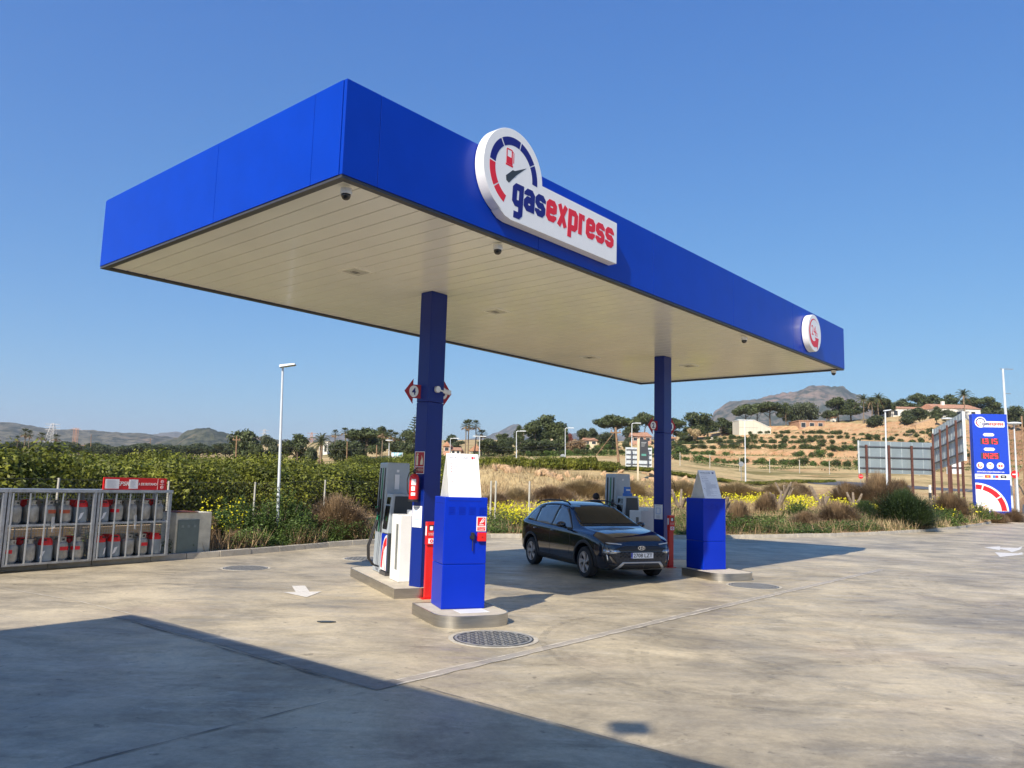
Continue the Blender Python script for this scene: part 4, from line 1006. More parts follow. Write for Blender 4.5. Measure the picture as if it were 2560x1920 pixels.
# windscreen, grille and lamps, seen from the front
ws = patch('windscreen', [(-.69,1.055),(.69,1.055),(.60,1.30),(.535,1.425),(.3,1.452),(-.3,1.452),(-.535,1.425),(-.60,1.30)], 'f', CGL, .004, .05)
patch('rear_window', [(-.55,1.06),(.55,1.06),(.48,1.34),(-.48,1.34)], 'b', CGL)
patch('cowl', [(-.70,1.028),(.70,1.028),(.69,1.05),(-.69,1.05)], 'f', BLACK, .003, .05)
patch('bonnet_gap', [(-.60,.785),(.60,.785),(.60,.791),(-.60,.791)], 'f', BLACK, .002, .06, th=.002)
patch('upper_grille', [(-.66,.62),(-.4,.69),(.4,.69),(.66,.62),(.60,.60),(-.60,.60)], 'f', BLACK, .004)
GRL = mat('grille_mesh', (.030, .030, .034), .5, var=.6, scale=26)
gl = patch('grille', [(-.60,.585),(.60,.585),(.70,.53),(.55,.34),(-.55,.34),(-.70,.53)], 'f', GRL, .003)
for k in range(-5, 6):
    for j in range(3):
        y0 = k*.095+(.047 if j % 2 else 0); z0 = .565-j*.038
        patch('grille_cell', [(y0-.030,z0),(y0-.018,z0+.014),(y0+.018,z0+.014),(y0+.030,z0),(y0+.018,z0-.014),(y0-.018,z0-.014)], 'f', BLACK, .011, .05, parent=gl, th=.010)
for sgn in (-1, 1):
    f = (lambda p: p) if sgn > 0 else mir
    patch('running_light', f([(.44,.715),(.70,.735),(.74,.755),(.70,.752),(.44,.732)]), 'f', DRL, .006, .04)
    hl = patch('headlight', f([(.48,.575),(.53,.62),(.765,.625),(.78,.56),(.74,.54),(.60,.545)]), 'f', HLG, .008, .03)
    patch('lamp_core', f([(.58,.565),(.66,.565),(.66,.605),(.58,.605)]), 'f', CHR, .014, .03, parent=hl)
    patch('lamp_core', f([(.69,.565),(.735,.565),(.735,.605),(.69,.605)]), 'f', CHR, .014, .03, parent=hl)
    patch('vertical_light', f([(.70,.40),(.715,.40),(.735,.52),(.72,.52)]), 'f', CHR, .008, .03)
    patch('air_curtain', f([(.62,.35),(.74,.36),(.78,.53),(.72,.53)]), 'f', BLACK, .004, .04)
patch('lower_bumper', [(-.66,.235),(.66,.235),(.70,.34),(-.70,.34)], 'f', CPL, .004)
sk_ = [(-.56,.245),(.56,.245),(.44,.385),(-.44,.385)]
patch('skid_trim', [(-.60,.235),(.60,.235),(.60,.262),(.50,.262),(.41,.352),(-.41,.352),(-.50,.262),(-.60,.262)][:2]+[(.44,.385),(-.44,.385)], 'f', SILV, .012, .04)
li = patch('lower_intake', [(-.50,.258),(.50,.258),(.395,.358),(-.395,.358)], 'f', BLACK, .018, .04)
patch('intake_bar', [(-.07,.27),(.07,.27),(.07,.35),(-.07,.35)], 'f', CPL, .024, .04, parent=li)
# emblem and plate
def front_x(y, z): 
    hit = bvh.ray_cast(Vector((5, y, z)), Vector((-1, 0, 0)))[0]; return hit.x if hit else 3.38
ex = front_x(0, .655)
em = MB().prism([(.085*cos(rad(a)), .655+.043*sin(rad(a))) for a in range(0, 360, 15)]+[], ex+.006, ex+.010, 'x').build('emblem', BLACK, car)
MB().prism([(a, b_) for a, b_ in [(.085*cos(rad(t)), .655+.043*sin(rad(t))) for t in range(0, 361, 15)]+[(.072*cos(rad(t)), .655+.033*sin(rad(t))) for t in range(360, -1, -15)]], ex+.0105, ex+.016, 'x').prism([(-.045,.625),(-.03,.625),(-.015,.685),(-.03,.685)], ex+.0105, ex+.015, 'x').prism([(.022,.627),(.037,.627),(.050,.684),(.035,.684)], ex+.0105, ex+.015, 'x').prism([(-.03,.648),(.04,.652),(.04,.664),(-.03,.660)], ex+.0105, ex+.0145, 'x').build('emblem_ring', CHR, em)
px_ = 3.385
pl = MB().box(px_+.02, px_+.032, -.26, .26, .455, .565).build('number_plate', PAPER, car)
MB().box(px_-.03, px_+.019, -.24, .24, .465, .555).build('plate_holder', BLACK, pl)
MB().box(px_+.0325, px_+.0335, -.26, -.225, .456, .564).build('blue_band', BLUE2, pl)
text('plate_number', '2708 LZT', BLACK, pl, .1, (px_+.034, .015, .474), (pi/2, 0, pi/2), fit=(.44, .076), bold=.01)
text('plate_number', 'E', WHITE, pl, .02, (px_+.0345, -.243, .465), (pi/2, 0, pi/2), fit=(.016, .022))
MB().tube([(-.20, .0, 1.44), (-.32, 0, 1.60)], .006, 6).build('antenna', BLACK, car)
# wheels
TYR = mat('tyre_rubber', (.022, .022, .024), .75, var=.15, scale=30)
RIM = mat('wheel_silver', (.50, .46, .44), .4, metal=.3, var=.08)
def wheel(x, sy):
    ty = MB().lathe([(.215, -.095), (.235, -.10), (.295, -.092), (.312, -.07), (.316, 0), (.312, .07), (.295, .092), (.235, .10), (.215, .095)], 40, cap=False)
    w_ = bpy.data.objects.new('wheel', None); C.objects.link(w_); w_.parent = car; w_.location = (x, sy*.775, .316); w_.rotation_euler = (pi/2 if sy < 0 else -pi/2, random.random()*2 if 0 else 0, 0)
    ty.build('tyre', TYR, w_, smooth=40)
    MB().lathe([(.19, -.08), (.20, .03), (.005, .02)], 32).build('rim_barrel', BLACK, w_, smooth=40)
    rm = MB().lathe([(.198, .04), (.222, .085), (.216, .092), (.202, .09), (.196, .07)], 40, cap=False)
    for k in range(5):
        a = rad(72*k+15)
        for da, wd in ((0, .028), (.30, .020)):
            q = []
            for t in range(5):
                r_ = .03+.17*t/4; aa = a+da*(t/4)+.28*(t/4); q.append((r_*cos(aa), r_*sin(aa), .075+.008*t/4))
            vs = []
            for t, p_ in enumerate(q):
                d_ = (Vector(q[min(t+1,4)])-Vector(q[max(t-1,0)])).normalized(); nn = Vector((-d_.y, d_.x, 0))*wd*(.7+.5*t/4)
                P_ = Vector(p_); vs += [P_-nn, P_+nn, P_+nn-Vector((0,0,.03)), P_-nn-Vector((0,0,.03))]
            fs = []
            for t in range(4):
                b0 = t*4; fs += [(b0, b0+1, b0+5, b0+4), (b0+1, b0+2, b0+6, b0+5), (b0+3, b0, b0+4, b0+7)]
            rm.add(vs, fs)
    rm.lathe([(.045, .07), (.045, .09), (.035, .096), (.004, .096)], 20)
    rm.build('rim', RIM, w_, smooth=35)
for x in (0, 2.58):
    for sy in (-1, 1): wheel(x, sy)
MB().box(-.3, 2.9, -.6, .6, .20, .55).build('underbody', BLACK, car)

# ------------------------------------------------------------ vegetation
def leafm(name, col, v=.45, col2=None, trans=.25): return mat(name, col, .55, var=.25, scale=.8, island=v, trans=trans, spec=.35, col2=col2)
L_CIT = leafm('citrus_leaves', (.070, .10, .012), .6, (.24, .245, .028))
L_PINE = leafm('pine_needles', (.055, .075, .028), .5, (.12, .145, .05))
L_OLIVE = leafm('grey_green_leaves', (.075, .095, .045), .4, (.12, .14, .07))
L_DARK = leafm('dark_leaves', (.045, .065, .028), .5, (.10, .12, .045))
L_PALM = leafm('palm_fronds', (.06, .085, .028), .4, (.13, .14, .05))
L_DRY = leafm('dry_twigs', (.20, .125, .065), .5, (.38, .27, .155), 0.1)
L_STRAW = leafm('straw_grass', (.34, .25, .13), .4, (.50, .38, .20), .1)
L_GREEN = leafm('green_weeds', (.06, .11, .022), .5, (.13, .19, .04))
L_BROOM = leafm('broom_green', (.035, .065, .020), .4, (.08, .12, .035))
L_RED = leafm('reddish_leaves', (.22, .07, .05), .3)
YEL = leafm('yellow_petals', (.62, .56, .01), .2, (.80, .74, .02), .3)
BARK = mat('bark', (.13, .095, .065), .9, var=.3, scale=6, bump=.3)
BARK2 = mat('pale_dead_wood', (.20, .155, .11), .9, var=.3, scale=8, bump=.3)
def rdir():
    while True:
        v = Vector((random.uniform(-1,1), random.uniform(-1,1), random.uniform(-1,1)))
        if .05 < v.length < 1: return v.normalized()
def leaf(mb, p, s, nrm=None, asp=.55):
    a = rdir(); n = (nrm+rdir()*.9).normalized() if nrm is not None else rdir()
    a = (a-n*a.dot(n)); a = a.normalized() if a.length > 1e-3 else n.orthogonal().normalized(); b_ = n.cross(a)*asp
    k = len(mb.v); mb.v += [p-a*s, p-b_*s*.8, p+a*s, p+b_*s*.8]; mb.f.append((k, k+1, k+2, k+3))
def crown(blobs, n, s, core=.55, asp=.6):      # blobs = [(centre, (rx, ry, rz))]
    mb = MB(); tot = sum((b[1][0]*b[1][2])**1.0 for b in blobs)
    for c, r in blobs:
        k = int(n*(r[0]*r[2])/tot); c = Vector(c); ph = random.random()*50
        for _ in range(k):
            d = rdir(); rad_ = (random.random()**.35); 
            nz = 1 + .38*noise.noise(d*2.2+Vector((ph, 0, 0))) + .2*noise.noise(d*5+Vector((0, ph, 0)))
            p = c + Vector((d.x*r[0], d.y*r[1], d.z*r[2]))*rad_*nz
            leaf(mb, p, s*random.uniform(.6, 1.4), d, asp)
    return mb
def limbs(mb, h, r, blobs, spread=.8, n=5):
    mb.tube([(0,0,-.3), (.02*h,0,h*.35), (-.01*h,.02*h,h*.7)], [r*1.3, r, r*.6], 8)
    for i in range(min(n, len(blobs))):
        c = Vector(blobs[i][0]); z0 = h*random.uniform(.35, .65)
        q = Vector((0,0,z0)); mb.tube([q, q.lerp(c, .5)+Vector((0,0,-.05*h)), c], [r*.5, r*.32, r*.1], 5)
    return mb
def tree_proto(name, h, w, kind, n=1500, seed=1):
    n = int(n*2.4)
    random.seed(seed); t = thing(name, name, 'tree')
    if kind == 'round': 
        bl = [((random.uniform(-.28,.28)*w, random.uniform(-.28,.28)*w, h*random.uniform(.35,.78)), (w*.27, w*.27, h*.2)) for _ in range(9)]+[((0,0,h*.5),(w*.4,w*.4,h*.38)), ((.05*w,0,h*.8),(w*.22,w*.22,h*.16))]
        cm, sz, th_ = L_DARK, .045*h, .3
    elif kind == 'olive':
        bl = [((random.uniform(-.3,.3)*w, random.uniform(-.3,.3)*w, h*random.uniform(.4,.85)), (w*.22, w*.22, h*.15)) for _ in range(9)]
        cm, sz, th_ = L_OLIVE, .035*h, .35
    elif kind == 'umbrella':
        bl = [((cos(a)*.32*w, sin(a)*.32*w, h*random.uniform(.68,.80)), (w*.20, w*.20, h*.11)) for a in [i*.9 for i in range(7)]]+[((0,0,h*.84),(w*.34,w*.34,h*.12)), ((.1*w,0,h*.9),(w*.2,w*.2,h*.09))]
        cm, sz, th_ = L_PINE, .032*h, .6
    elif kind == 'pine':
        bl = [((random.uniform(-.32,.32)*w, random.uniform(-.32,.32)*w, h*random.uniform(.30,.82)), (w*.21, w*.21, h*.13)) for _ in range(14)]+[((0,0,h*.88),(w*.18,w*.18,h*.1))]
        cm, sz, th_ = L_PINE, .034*h, .4
    elif kind == 'cypress':
        bl = [((random.uniform(-.05,.05)*w, 0, h*z), (w*.42*(1-z*.75), w*.42*(1-z*.75), h*.16)) for z in (.12,.25,.4,.55,.7,.84)]
        cm, sz, th_ = L_DARK, .03*h, .2
    elif kind == 'hedge':
        bl = [((i*w*.12-w*.45, 0, h*.5), (w*.1, w*.1, h*.5)) for i in range(8)]
        cm, sz, th_ = L_DARK, .06*h, .2
    elif kind == 'bush':
        bl = [((random.uniform(-.3,.3)*w, random.uniform(-.3,.3)*w, h*random.uniform(.3,.6)), (w*.28, w*.28, h*.34)) for _ in range(6)]
        cm, sz, th_ = L_DARK, .08*h, .2
    crown(bl, n, sz).build('crown', cm, t, fix=False)
    tr = MB()
    if kind == 'hedge': 
        for i in range(5): tr.tube([(i*w*.2-w*.4,0,-.2),(i*w*.2-w*.4,0,h*.6)], .04, 5)
    else: limbs(tr, h*(.9 if kind != 'bush' else .5), max(.05, h*.022), bl)
    tr.build('trunk', BARK, t, smooth=50)
    return t
def palm_proto(name, h, r, nf=26, skirt=False, fan=True, seed=3, thick=.16):
    random.seed(seed); t = thing(name, name, 'palm tree')
    tk = MB().tube([(0,0,-.4),(.03*h,0,h*.3),(.05*h,.01*h,h*.65),(.03*h,0,h)], [thick*1.5, thick, thick*.85, thick*.9], 9)
    if skirt: tk.tube([(.035*h,0,h*.82),(.03*h,0,h*.98)], [thick*1.6, thick*2.6], 9)
    tk.build('trunk', mat('palm_bark', (.20, .15, .10), .95, var=.35, scale=9, bump=.4, stretch=(1,1,5)), t, smooth=50)
    top = Vector((.03*h, 0, h)); mb = MB(); dry = MB()
    for i in range(nf):
        a = i*2.4; el = rad(75-105*(i/nf)) if not fan else rad(80-125*(i/nf)); ln = r*random.uniform(.85, 1.1)
        d = Vector((cos(a)*cos(el), sin(a)*cos(el), sin(el))); side = Vector((-sin(a), cos(a), 0)); tgt = mb if el > rad(-22) else dry
        if fan:
            pc = top + d*ln*.5
            for k in range(9):
                b_ = rad(-70+140*k/8); q = (d*cos(b_)+side*sin(b_)).normalized(); e = pc+q*ln*.55+Vector((0,0,-.10*ln)); wv = q.cross(Vector((0,0,1))).normalized()*ln*.045
                kk = len(tgt.v); tgt.v += [pc-wv*.4, pc+q*ln*.3-wv, e, pc+q*ln*.3+wv]; tgt.f.append((kk,kk+1,kk+2,kk+3))
            tgt.tube([top, pc], [.02, .012], 4)
        else:
            prev = top
            for k in range(9):
                s_ = (k+1)/9; p = top + d*ln*s_ + Vector((0,0,-.45*ln*s_*s_))
                for sd in (-1, 1):
                    e = p + side*sd*ln*.17*(1.1-s_*.8) + (p-prev).normalized()*ln*.10 + Vector((0,0,-.06*ln)); kk = len(tgt.v)
                    tgt.v += [prev, p, e]; tgt.f.append((kk, kk+1, kk+2))
                prev = p
    mb.build('crown', L_PALM, t, fix=False)
    if dry.v: dry.build('dead_fronds', L_DRY, t, fix=False)
    return t
PRO = {}
def pro(key, fn):
    if key not in PRO: PRO[key] = [fn(), False]
    return PRO[key]
KIN = {'round': ('broadleaf_tree', 8, 8, 'round'), 'olive': ('olive_tree', 6, 7, 'olive'), 'umb': ('umbrella_pine', 9, 9, 'umbrella'), 'pine': ('pine_tree', 9, 8, 'pine'),
       'cyp': ('cypress_tree', 9, 2.6, 'cypress'), 'hedge': ('clipped_hedge', 1.6, 6, 'hedge'), 'bush': ('garden_bush', 2, 3, 'bush')}
def plant(kind, Xc, Ytop, Ybase, wpx, dist, lab, group, var=0, mt=None, cat=None, cname=None):
    """stand a tree at the photo column Xc, dist metres ahead"""
    if kind in KIN:
        nm, h, w, k = KIN[kind]; key = (kind, var, mt.name if mt else '')
        e = pro(key, lambda: tree_proto(nm, h, w, k, 2100 if kind != 'hedge' else 1300, 11+var*7+len(kind)))
        if mt and not e[1]:
            e[0].children[0].data.materials.clear(); e[0].children[0].data.materials.append(mt)
    else:
        nm, h, w = {'fan': ('fan_palm', 9, 3.4), 'date': ('date_palm', 9, 6), 'low': ('low_palm', 4, 6), 'skirt': ('fan_palm', 8, 3.6)}[kind]
        e = pro(kind, lambda: palm_proto(nm, h*.85, w/2, 30, kind == 'skirt', kind in ('fan', 'skirt'), 3, .16 if kind != 'low' else .35))
    P = at(Xc, Ybase, dist); top = at(Xc, Ytop, dist); g = tz(P.x, P.y)
    z0 = min(P.z, g+1.5) if g < P.z else g
    z0 = g; H = top.z-z0; W_ = wpx/FPX*dist
    if e[1]: t = dup(e[0])
    else: t = e[0]; e[1] = True
    t.location = (P.x, P.y, z0); t.rotation_euler = (0, 0, random.uniform(0, 6.28) if kind != 'hedge' else 0)
    W_ *= 1.12 if kind in KIN else 1.35; t.scale = (W_/w, W_/w, H/h); tag(t, lab, cat or ('palm tree' if 'palm' in nm else 'hedge' if kind == 'hedge' else 'tree'), group)
    return t
GT = 'trees beyond the orchard'; GR = 'trees along the hilltop'; GM = 'trees behind the middle fields'
random.seed(21)
for a in [
 ('round', 619, 1068, 1145, 78, 120, 'round leafy tree left of the tall street lamp, nearest the left hills', GT, 0, L_PINE),
 ('pine', 648, 1108, 1145, 30, 118, 'small dark tree tucked beside the round leafy tree', GT),
 ('olive', 678, 1082, 1150, 52, 125, 'grey green tree directly left of the street lamp', GT),
 ('pine', 742, 1081, 1152, 72, 128, 'dark bushy pine just right of the street lamp', GT, 1),
 ('bush', 772, 1112, 1152, 34, 122, 'dark bush between the pine and the low palm', GT),
 ('low', 802, 1096, 1142, 52, 130, 'low wide date palm in front of the white villa', GT),
 ('fan', 836, 1074, 1142, 20, 150, 'left one of the two fan palms rising behind the villa', GT),
 ('fan', 858, 1069, 1142, 22, 152, 'right one of the two fan palms rising behind the villa', GT),
 ('round', 852, 1097, 1147, 62, 122, 'rounded dark tree right of the white villa', GT, 1),
 ('pine', 915, 1066, 1150, 92, 140, 'big dark pine in the middle of the left tree line', GT),
 ('round', 890, 1098, 1150, 60, 128, 'dark lower tree in front of the big pine', GT),
 ('pine', 950, 1064, 1145, 54, 150, 'tall pine behind the shaggy palms', GT, 2),
 ('skirt', 955, 1070, 1142, 26, 130, 'leftmost shaggy fan palm with a dead frond skirt', GT),
 ('skirt', 973, 1076, 1142, 24, 128, 'middle shaggy fan palm with a dead frond skirt', GT),
 ('skirt', 987, 1082, 1142, 26, 126, 'rightmost shaggy fan palm with a dead frond skirt', GT),
 ('pine', 1014, 1072, 1148, 56, 140, 'pine against the left side of the near column', GT, 1),
 ('round', 1000, 1100, 1152, 60, 124, 'low dark tree above the near pump', GT, 1),
 ('round', 1038, 1102, 1150, 40, 126, 'low dark tree partly behind the near column', GT),
 ('round', 1128, 1084, 1130, 34, 190, 'small tree behind the houses right of the near column', GM),
 ('olive', 1140, 1100, 1135, 40, 170, 'pale tree behind the low white house', GM),
 ('fan', 1161, 1050, 1142, 24, 118, 'leftmost of the three tall thin fan palms', GM),
 ('fan', 1169, 1048, 1142, 25, 120, 'middle one of the three tall thin fan palms', GM),
 ('fan', 1185, 1050, 1142, 23, 122, 'rightmost of the three tall thin fan palms', GM),
 ('skirt', 1204, 1076, 1140, 28, 124, 'short shaggy palm right of the three tall palms', GM),
 ('round', 1222, 1094, 1142, 54, 118, 'dark tree above the instruction board, left one', GM, 1),
 ('round', 1258, 1094, 1142, 56, 120, 'dark tree above the instruction board, right one', GM),
 ('pine', 1262, 1082, 1140, 46, 150, 'pine rising behind the two dark trees', GM, 1),
 ('pine', 1296, 1061, 1136, 34, 155, 'slim pine beside the pale tower house', GM, 2),
 ('pine', 1338, 1046, 1138, 62, 140, 'left part of the large pine clump', GM),
 ('pine', 1372, 1034, 1138, 78, 145, 'tallest pine of the large clump', GM, 1),
 ('pine', 1400, 1052, 1134, 52, 142, 'right part of the large pine clump', GM, 2),
 ('round', 1318, 1096, 1140, 60, 128, 'dark undergrowth tree at the left foot of the pine clump', GM),
 ('round', 1362, 1100, 1140, 60, 128, 'dark undergrowth tree at the right foot of the pine clump', GM, 1),
 ('round', 1425, 1080, 1122, 20, 150, 'small reddish tree right of the pine clump', GM, 0, L_RED),
 ('round', 1442, 1096, 1128, 50, 140, 'brown bare hedge like tree right of the pine clump', GM, 1, L_DRY),
 ('round', 1461, 1069, 1112, 34, 170, 'round tree behind the small cream house', GM, 1),
 ('olive', 1487, 1068, 1114, 40, 175, 'grey green tree right of the small cream house', GM),
 ('umb', 1536, 1037, 1116, 96, 175, 'broad umbrella pine right of the leaning wooden pole', GM),
 ('round', 1520, 1078, 1118, 52, 165, 'dark tree under the broad umbrella pine', GM),
 ('olive', 1566, 1090, 1118, 30, 160, 'grey rounded bush tree under the red roofed house', GM),
 ('round', 1578, 1052, 1110, 44, 190, 'tree left of the number 2 arrow sign', GM),
 ('umb', 1612, 1030, 1112, 56, 200, 'umbrella pine behind the number 2 arrow sign', GM),
 ('pine', 1684, 1042, 1110, 56, 195, 'pine immediately right of the far column', GM),
 ('pine', 1732, 1028, 1104, 84, 200, 'large pine between the far column and the white sloping building', GM, 1),
 ('pine', 1770, 1045, 1104, 50, 205, 'right shoulder of the large pine', GM, 2),
 ('round', 1720, 1088, 1112, 60, 185, 'dark shrubbery tree under the large pine', GM),
 ('olive', 1735, 1067, 1112, 26, 180, 'pale bare tree in front of the large pine', GM, 1, L_STRAW),
 ('pine', 1803, 1042, 1096, 52, 215, 'pine left of the white sloping building', GM, 1),
 ('round', 1836, 1052, 1094, 44, 216, 'dark tree touching the white sloping building', GM),
 ('umb', 1864, 1010, 1074, 60, 222, 'leftmost umbrella pine above the white sloping building', GR),
 ('umb', 1893, 1008, 1074, 52, 230, 'second umbrella pine above the white sloping building', GR),
 ('umb', 1926, 1003, 1074, 74, 224, 'widest umbrella pine above the white sloping building', GR),
 ('pine', 1965, 1004, 1074, 38, 222, 'tall pine with bare forked trunk right of the umbrella pines', GR, 1),
 ('round', 1998, 1004, 1072, 50, 226, 'weeping grey green tree left half', GR, 1, L_OLIVE),
 ('round', 2026, 1003, 1070, 50, 228, 'weeping grey green tree right half', GR, 0, L_OLIVE),
 ('olive', 2066, 1024, 1048, 30, 232, 'small pale tree beside the garden pavilion', GR),
 ('pine', 2096, 990, 1050, 60, 228, 'big dark pine left of the date palm group', GR),
 ('pine', 2128, 996, 1050, 60, 230, 'dark pine behind the leftmost date palm', GR, 2),
 ('date', 2159, 986, 1046, 34, 222, 'leftmost date palm on the hilltop', GR),
 ('date', 2178, 992, 1046, 34, 218, 'second date palm on the hilltop', GR),
 ('date', 2199, 983, 1046, 36, 220, 'third and tallest date palm on the hilltop', GR),
 ('pine', 2190, 992, 1050, 70, 236, 'pine behind the date palm group', GR),
 ('pine', 2220, 1000, 1048, 40, 238, 'pine right of the date palm group', GR, 1),
 ('round', 2186, 1036, 1058, 42, 214, 'dark rounded bush tree under the date palms', GR),
 ('pine', 2258, 996, 1040, 60, 246, 'ridge pine left above the tiled villa', GR, 2),
 ('pine', 2296, 980, 1038, 46, 248, 'tall round pine above the tiled villa roof', GR),
 ('pine', 2334, 984, 1036, 60, 250, 'pine above the villa, left of the single date palm', GR, 1),
 ('pine', 2374, 984, 1036, 64, 250, 'pine just left of the single date palm', GR, 2),
 ('date', 2409, 973, 1040, 40, 226, 'single tall date palm in front of the villa end', GR),
 ('pine', 2436, 990, 1034, 52, 248, 'pine right of the single date palm', GR),
 ('pine', 2468, 990, 1034, 58, 248, 'pine above the top of the price sign', GR, 1),
 ('round', 2270, 1022, 1050, 40, 216, 'dark tree in front of the villa, left', GR),
 ('round', 2300, 1017, 1048, 44, 216, 'dark tree in front of the villa, middle', GR, 1),
 ('pine', 2342, 1014, 1046, 34, 216, 'spiky dark tree at the joint of the villa roofs', GR, 2),
 ('olive', 2378, 1020, 1044, 44, 216, 'olive tree before the white villa wall', GR),
 ('round', 2500, 1022, 1062, 40, 225, 'dark tree behind the tall white lamp post', GR),
 ('round', 2540, 1012, 1066, 48, 215, 'tree at the right edge above the no entry sign', GR, 1),
 ('olive', 2568, 1016, 1066, 44, 212, 'tree cut by the right edge of the photo', GR)]:
    plant(*a)
# araucaria
P = at(1033, 1140, 135); top = at(1033, 1036, 135); g_ = tz(P.x, P.y); H = top.z-g_
t = thing('araucaria_tree', 'tall tiered araucaria beside the near column', 'tree', (P.x, P.y, g_)); tr = MB().tube([(0,0,-.3),(0,0,H)], [.2, .03], 8); tr.build('trunk', BARK, t)
mb = MB()
for k in range(13):
    z = H*(.22+.76*k/13); R_ = 2.6*(1-k/13.5)
    for j in range(7):
        a = j*.9+k*.4; e = Vector((cos(a)*R_, sin(a)*R_, z+.25*R_))
        for q in range(10): leaf(mb, Vector((0,0,z)).lerp(e, (q+1)/10), .16, Vector((0,0,1)), .8)
mb.build('crown', L_PINE, t, fix=False)
# far palms above the orchard at left, and distant trees
for X, Yt, w_ in ((58, 1073, 22), (73, 1077, 16), (100, 1083, 22), (136, 1087, 22), (41, 1090, 12)):
    plant('skirt', X, Yt, 1118, w_, 210, {58: 'tallest shaggy palm above the orchard at the far left', 73: 'shaggy palm leaning on the tallest one at the far left', 100: 'third shaggy palm from the left edge, above the orchard', 136: 'fourth shaggy palm from the left edge beside the pylon', 41: 'smallest palm above the orchard at the far left'}[X], 'palms at the far left')
for i in range(34):
    X = -60+i*20+random.uniform(-7, 7)
    plant('round', X, random.uniform(1104, 1117)-(4 if X < 200 else 0), 1132, random.uniform(34, 62), 215+random.uniform(-15, 25), 'distant dark tree in the line just above the orchard', 'distant trees above the orchard', i % 2)

# orchard
random.seed(5)
protos = []
for k in range(4):
    random.seed(40+k); t = thing('citrus_tree', 'citrus', 'tree')
    bl = [((random.uniform(-.9,.9), random.uniform(-.9,.9), random.uniform(.9,1.9)), (.85,.85,.62)) for _ in range(9)]+[((0,0,1.3),(1.3,1.3,1.0))]
    crown(bl, 11500, .052, asp=.6).build('crown', L_CIT, t, fix=False)
    mb = MB(); limbs(mb, 1.6, .09, bl); mb.build('trunk', BARK, t)
    protos.append([t, False])
W0 = Vector((-11.6, 15.3)); W1 = Vector((-.4, 34.0))       # line of the fence in front of the orchard
wd = (W1-W0).normalized(); wn = Vector((-wd.y, wd.x))
first = True; cnt = 0
for row in range(14):
    for k in range(-4, 13 + row):
        q = W0 + wd*(k*2.75 + (row % 2)*1.2) + wn*(2.1+row*3.0)
        q += Vector((random.uniform(-.3,.3), random.uniform(-.3,.3)))
        X = 1280+FPX*q.x/q.y if q.y > 1 else -9e3
        if X < -500 or X > 1120 or q.y < 10 or q.y > 74: continue
        e = protos[cnt % 4]; cnt += 1
        t = dup(e[0]) if e[1] else e[0]; e[1] = True
        hs = 2.42 if X < 500 else 2.42-.25*ssmooth((X-500)/400)
        t.location = (q.x, q.y, tz(q.x, q.y)-.05); t.rotation_euler = (0, 0, random.uniform(0, 6.28)); sc_ = random.uniform(.92, 1.1)
        t.scale = (1.12*sc_, 1.12*sc_, hs/2.42*random.uniform(.93, 1.06)*1.0)
        t['category'] = 'citrus tree'
        if row == 0:
            fr_ = globals().setdefault('FRN', []); fr_.append(1); t['label'] = ('citrus tree hidden behind the leftmost bottle cage', 'citrus tree above the middle bottle cage', 'citrus tree behind the left end of the red butane sign', 'citrus tree behind the right end of the red butane sign', 'front citrus tree above the masonry box', 'front citrus tree just left of the lamp post', 'front citrus tree behind the lamp post', 'front citrus tree right of the lamp post', 'front citrus tree midway between lamp post and near pump', 'front citrus tree behind the near pump', 'front citrus tree behind the near column', 'last front citrus tree beyond the near column')[min(11, len(fr_)-1)]; t['group'] = 'citrus trees of the front orchard row'
        else:
            t['label'] = 'citrus tree in the %s row of the orchard counted from the fence' % ('first', 'second', 'third', 'fourth', 'fifth', 'sixth', 'seventh', 'eighth', 'ninth', 'tenth', 'eleventh', 'twelfth', 'thirteenth', 'fourteenth')[row]; t['group'] = 'citrus trees further back in the orchard'
print('citrus', cnt)

# low wall and fence before the orchard
WALL = mat('old_render_wall', (.42, .30, .18), .9, var=.22, scale=2.5, bump=.3)
def fence(name, lab, pts, step, h, base_h=0, mesh=True, post_r=.028, group='wire fences', wall=False):
    t = thing(name, lab, 'fence', (0, 0, 0), 0, group)
    P = []
    for a, b_ in zip(pts, pts[1:]):
        a, b_ = Vector(a), Vector(b_); n = max(1, round((b_-a).length/step)); P += [a.lerp(b_, i/n) for i in range(n)]
    P.append(Vector(pts[-1])); zz = [tz(p.x, p.y)+base_h for p in P]
    for p, z in zip(P, zz):
        MB().tube([(p.x, p.y, z-.3), (p.x, p.y, z+h)], post_r, 8).build('post', mat('fence_post', (.46, .44, .38), .7, var=.15, scale=6), t)
    if mesh:
        mb = MB(); cell = .16; rr = .0028
        for (p, z), (q, z2) in zip(zip(P, zz), zip(P[1:], zz[1:])):
            L_ = (q-p).length; d = (q-p)/L_
            def pt(s, hh): c = p+d*s; return (c.x, c.y, z+(z2-z)*s/L_+hh)
            k = -int(h/cell)
            while k*cell < L_:
                s0 = k*cell
                for (sa, ha, sb, hb) in ((s0, 0, s0+h, h), (s0+h, 0, s0, h)):
                    # clip to the panel
                    if sb < sa: sa, ha, sb, hb = sb, hb, sa, ha
                    if sb <= 0 or sa >= L_: continue
                    if sa < 0: ha += (hb-ha)*(-sa)/(sb-sa); sa = 0
                    if sb > L_: hb = ha+(hb-ha)*(L_-sa)/(sb-sa); sb = L_
                    A_ = Vector(pt(sa, ha)); B_ = Vector(pt(sb, hb)); u = Vector((0, 0, rr)); mb.quad(A_-u, B_-u, B_+u, A_+u)
                k += 1
            for hh in (.05, h-.03):
                mb.tube([pt(0, hh), pt(L_, hh)], .004, 4)
        o = mb.build('wire_mesh', mat('old_wire', (.16, .15, .13), .7), t, fix=False)
    return t
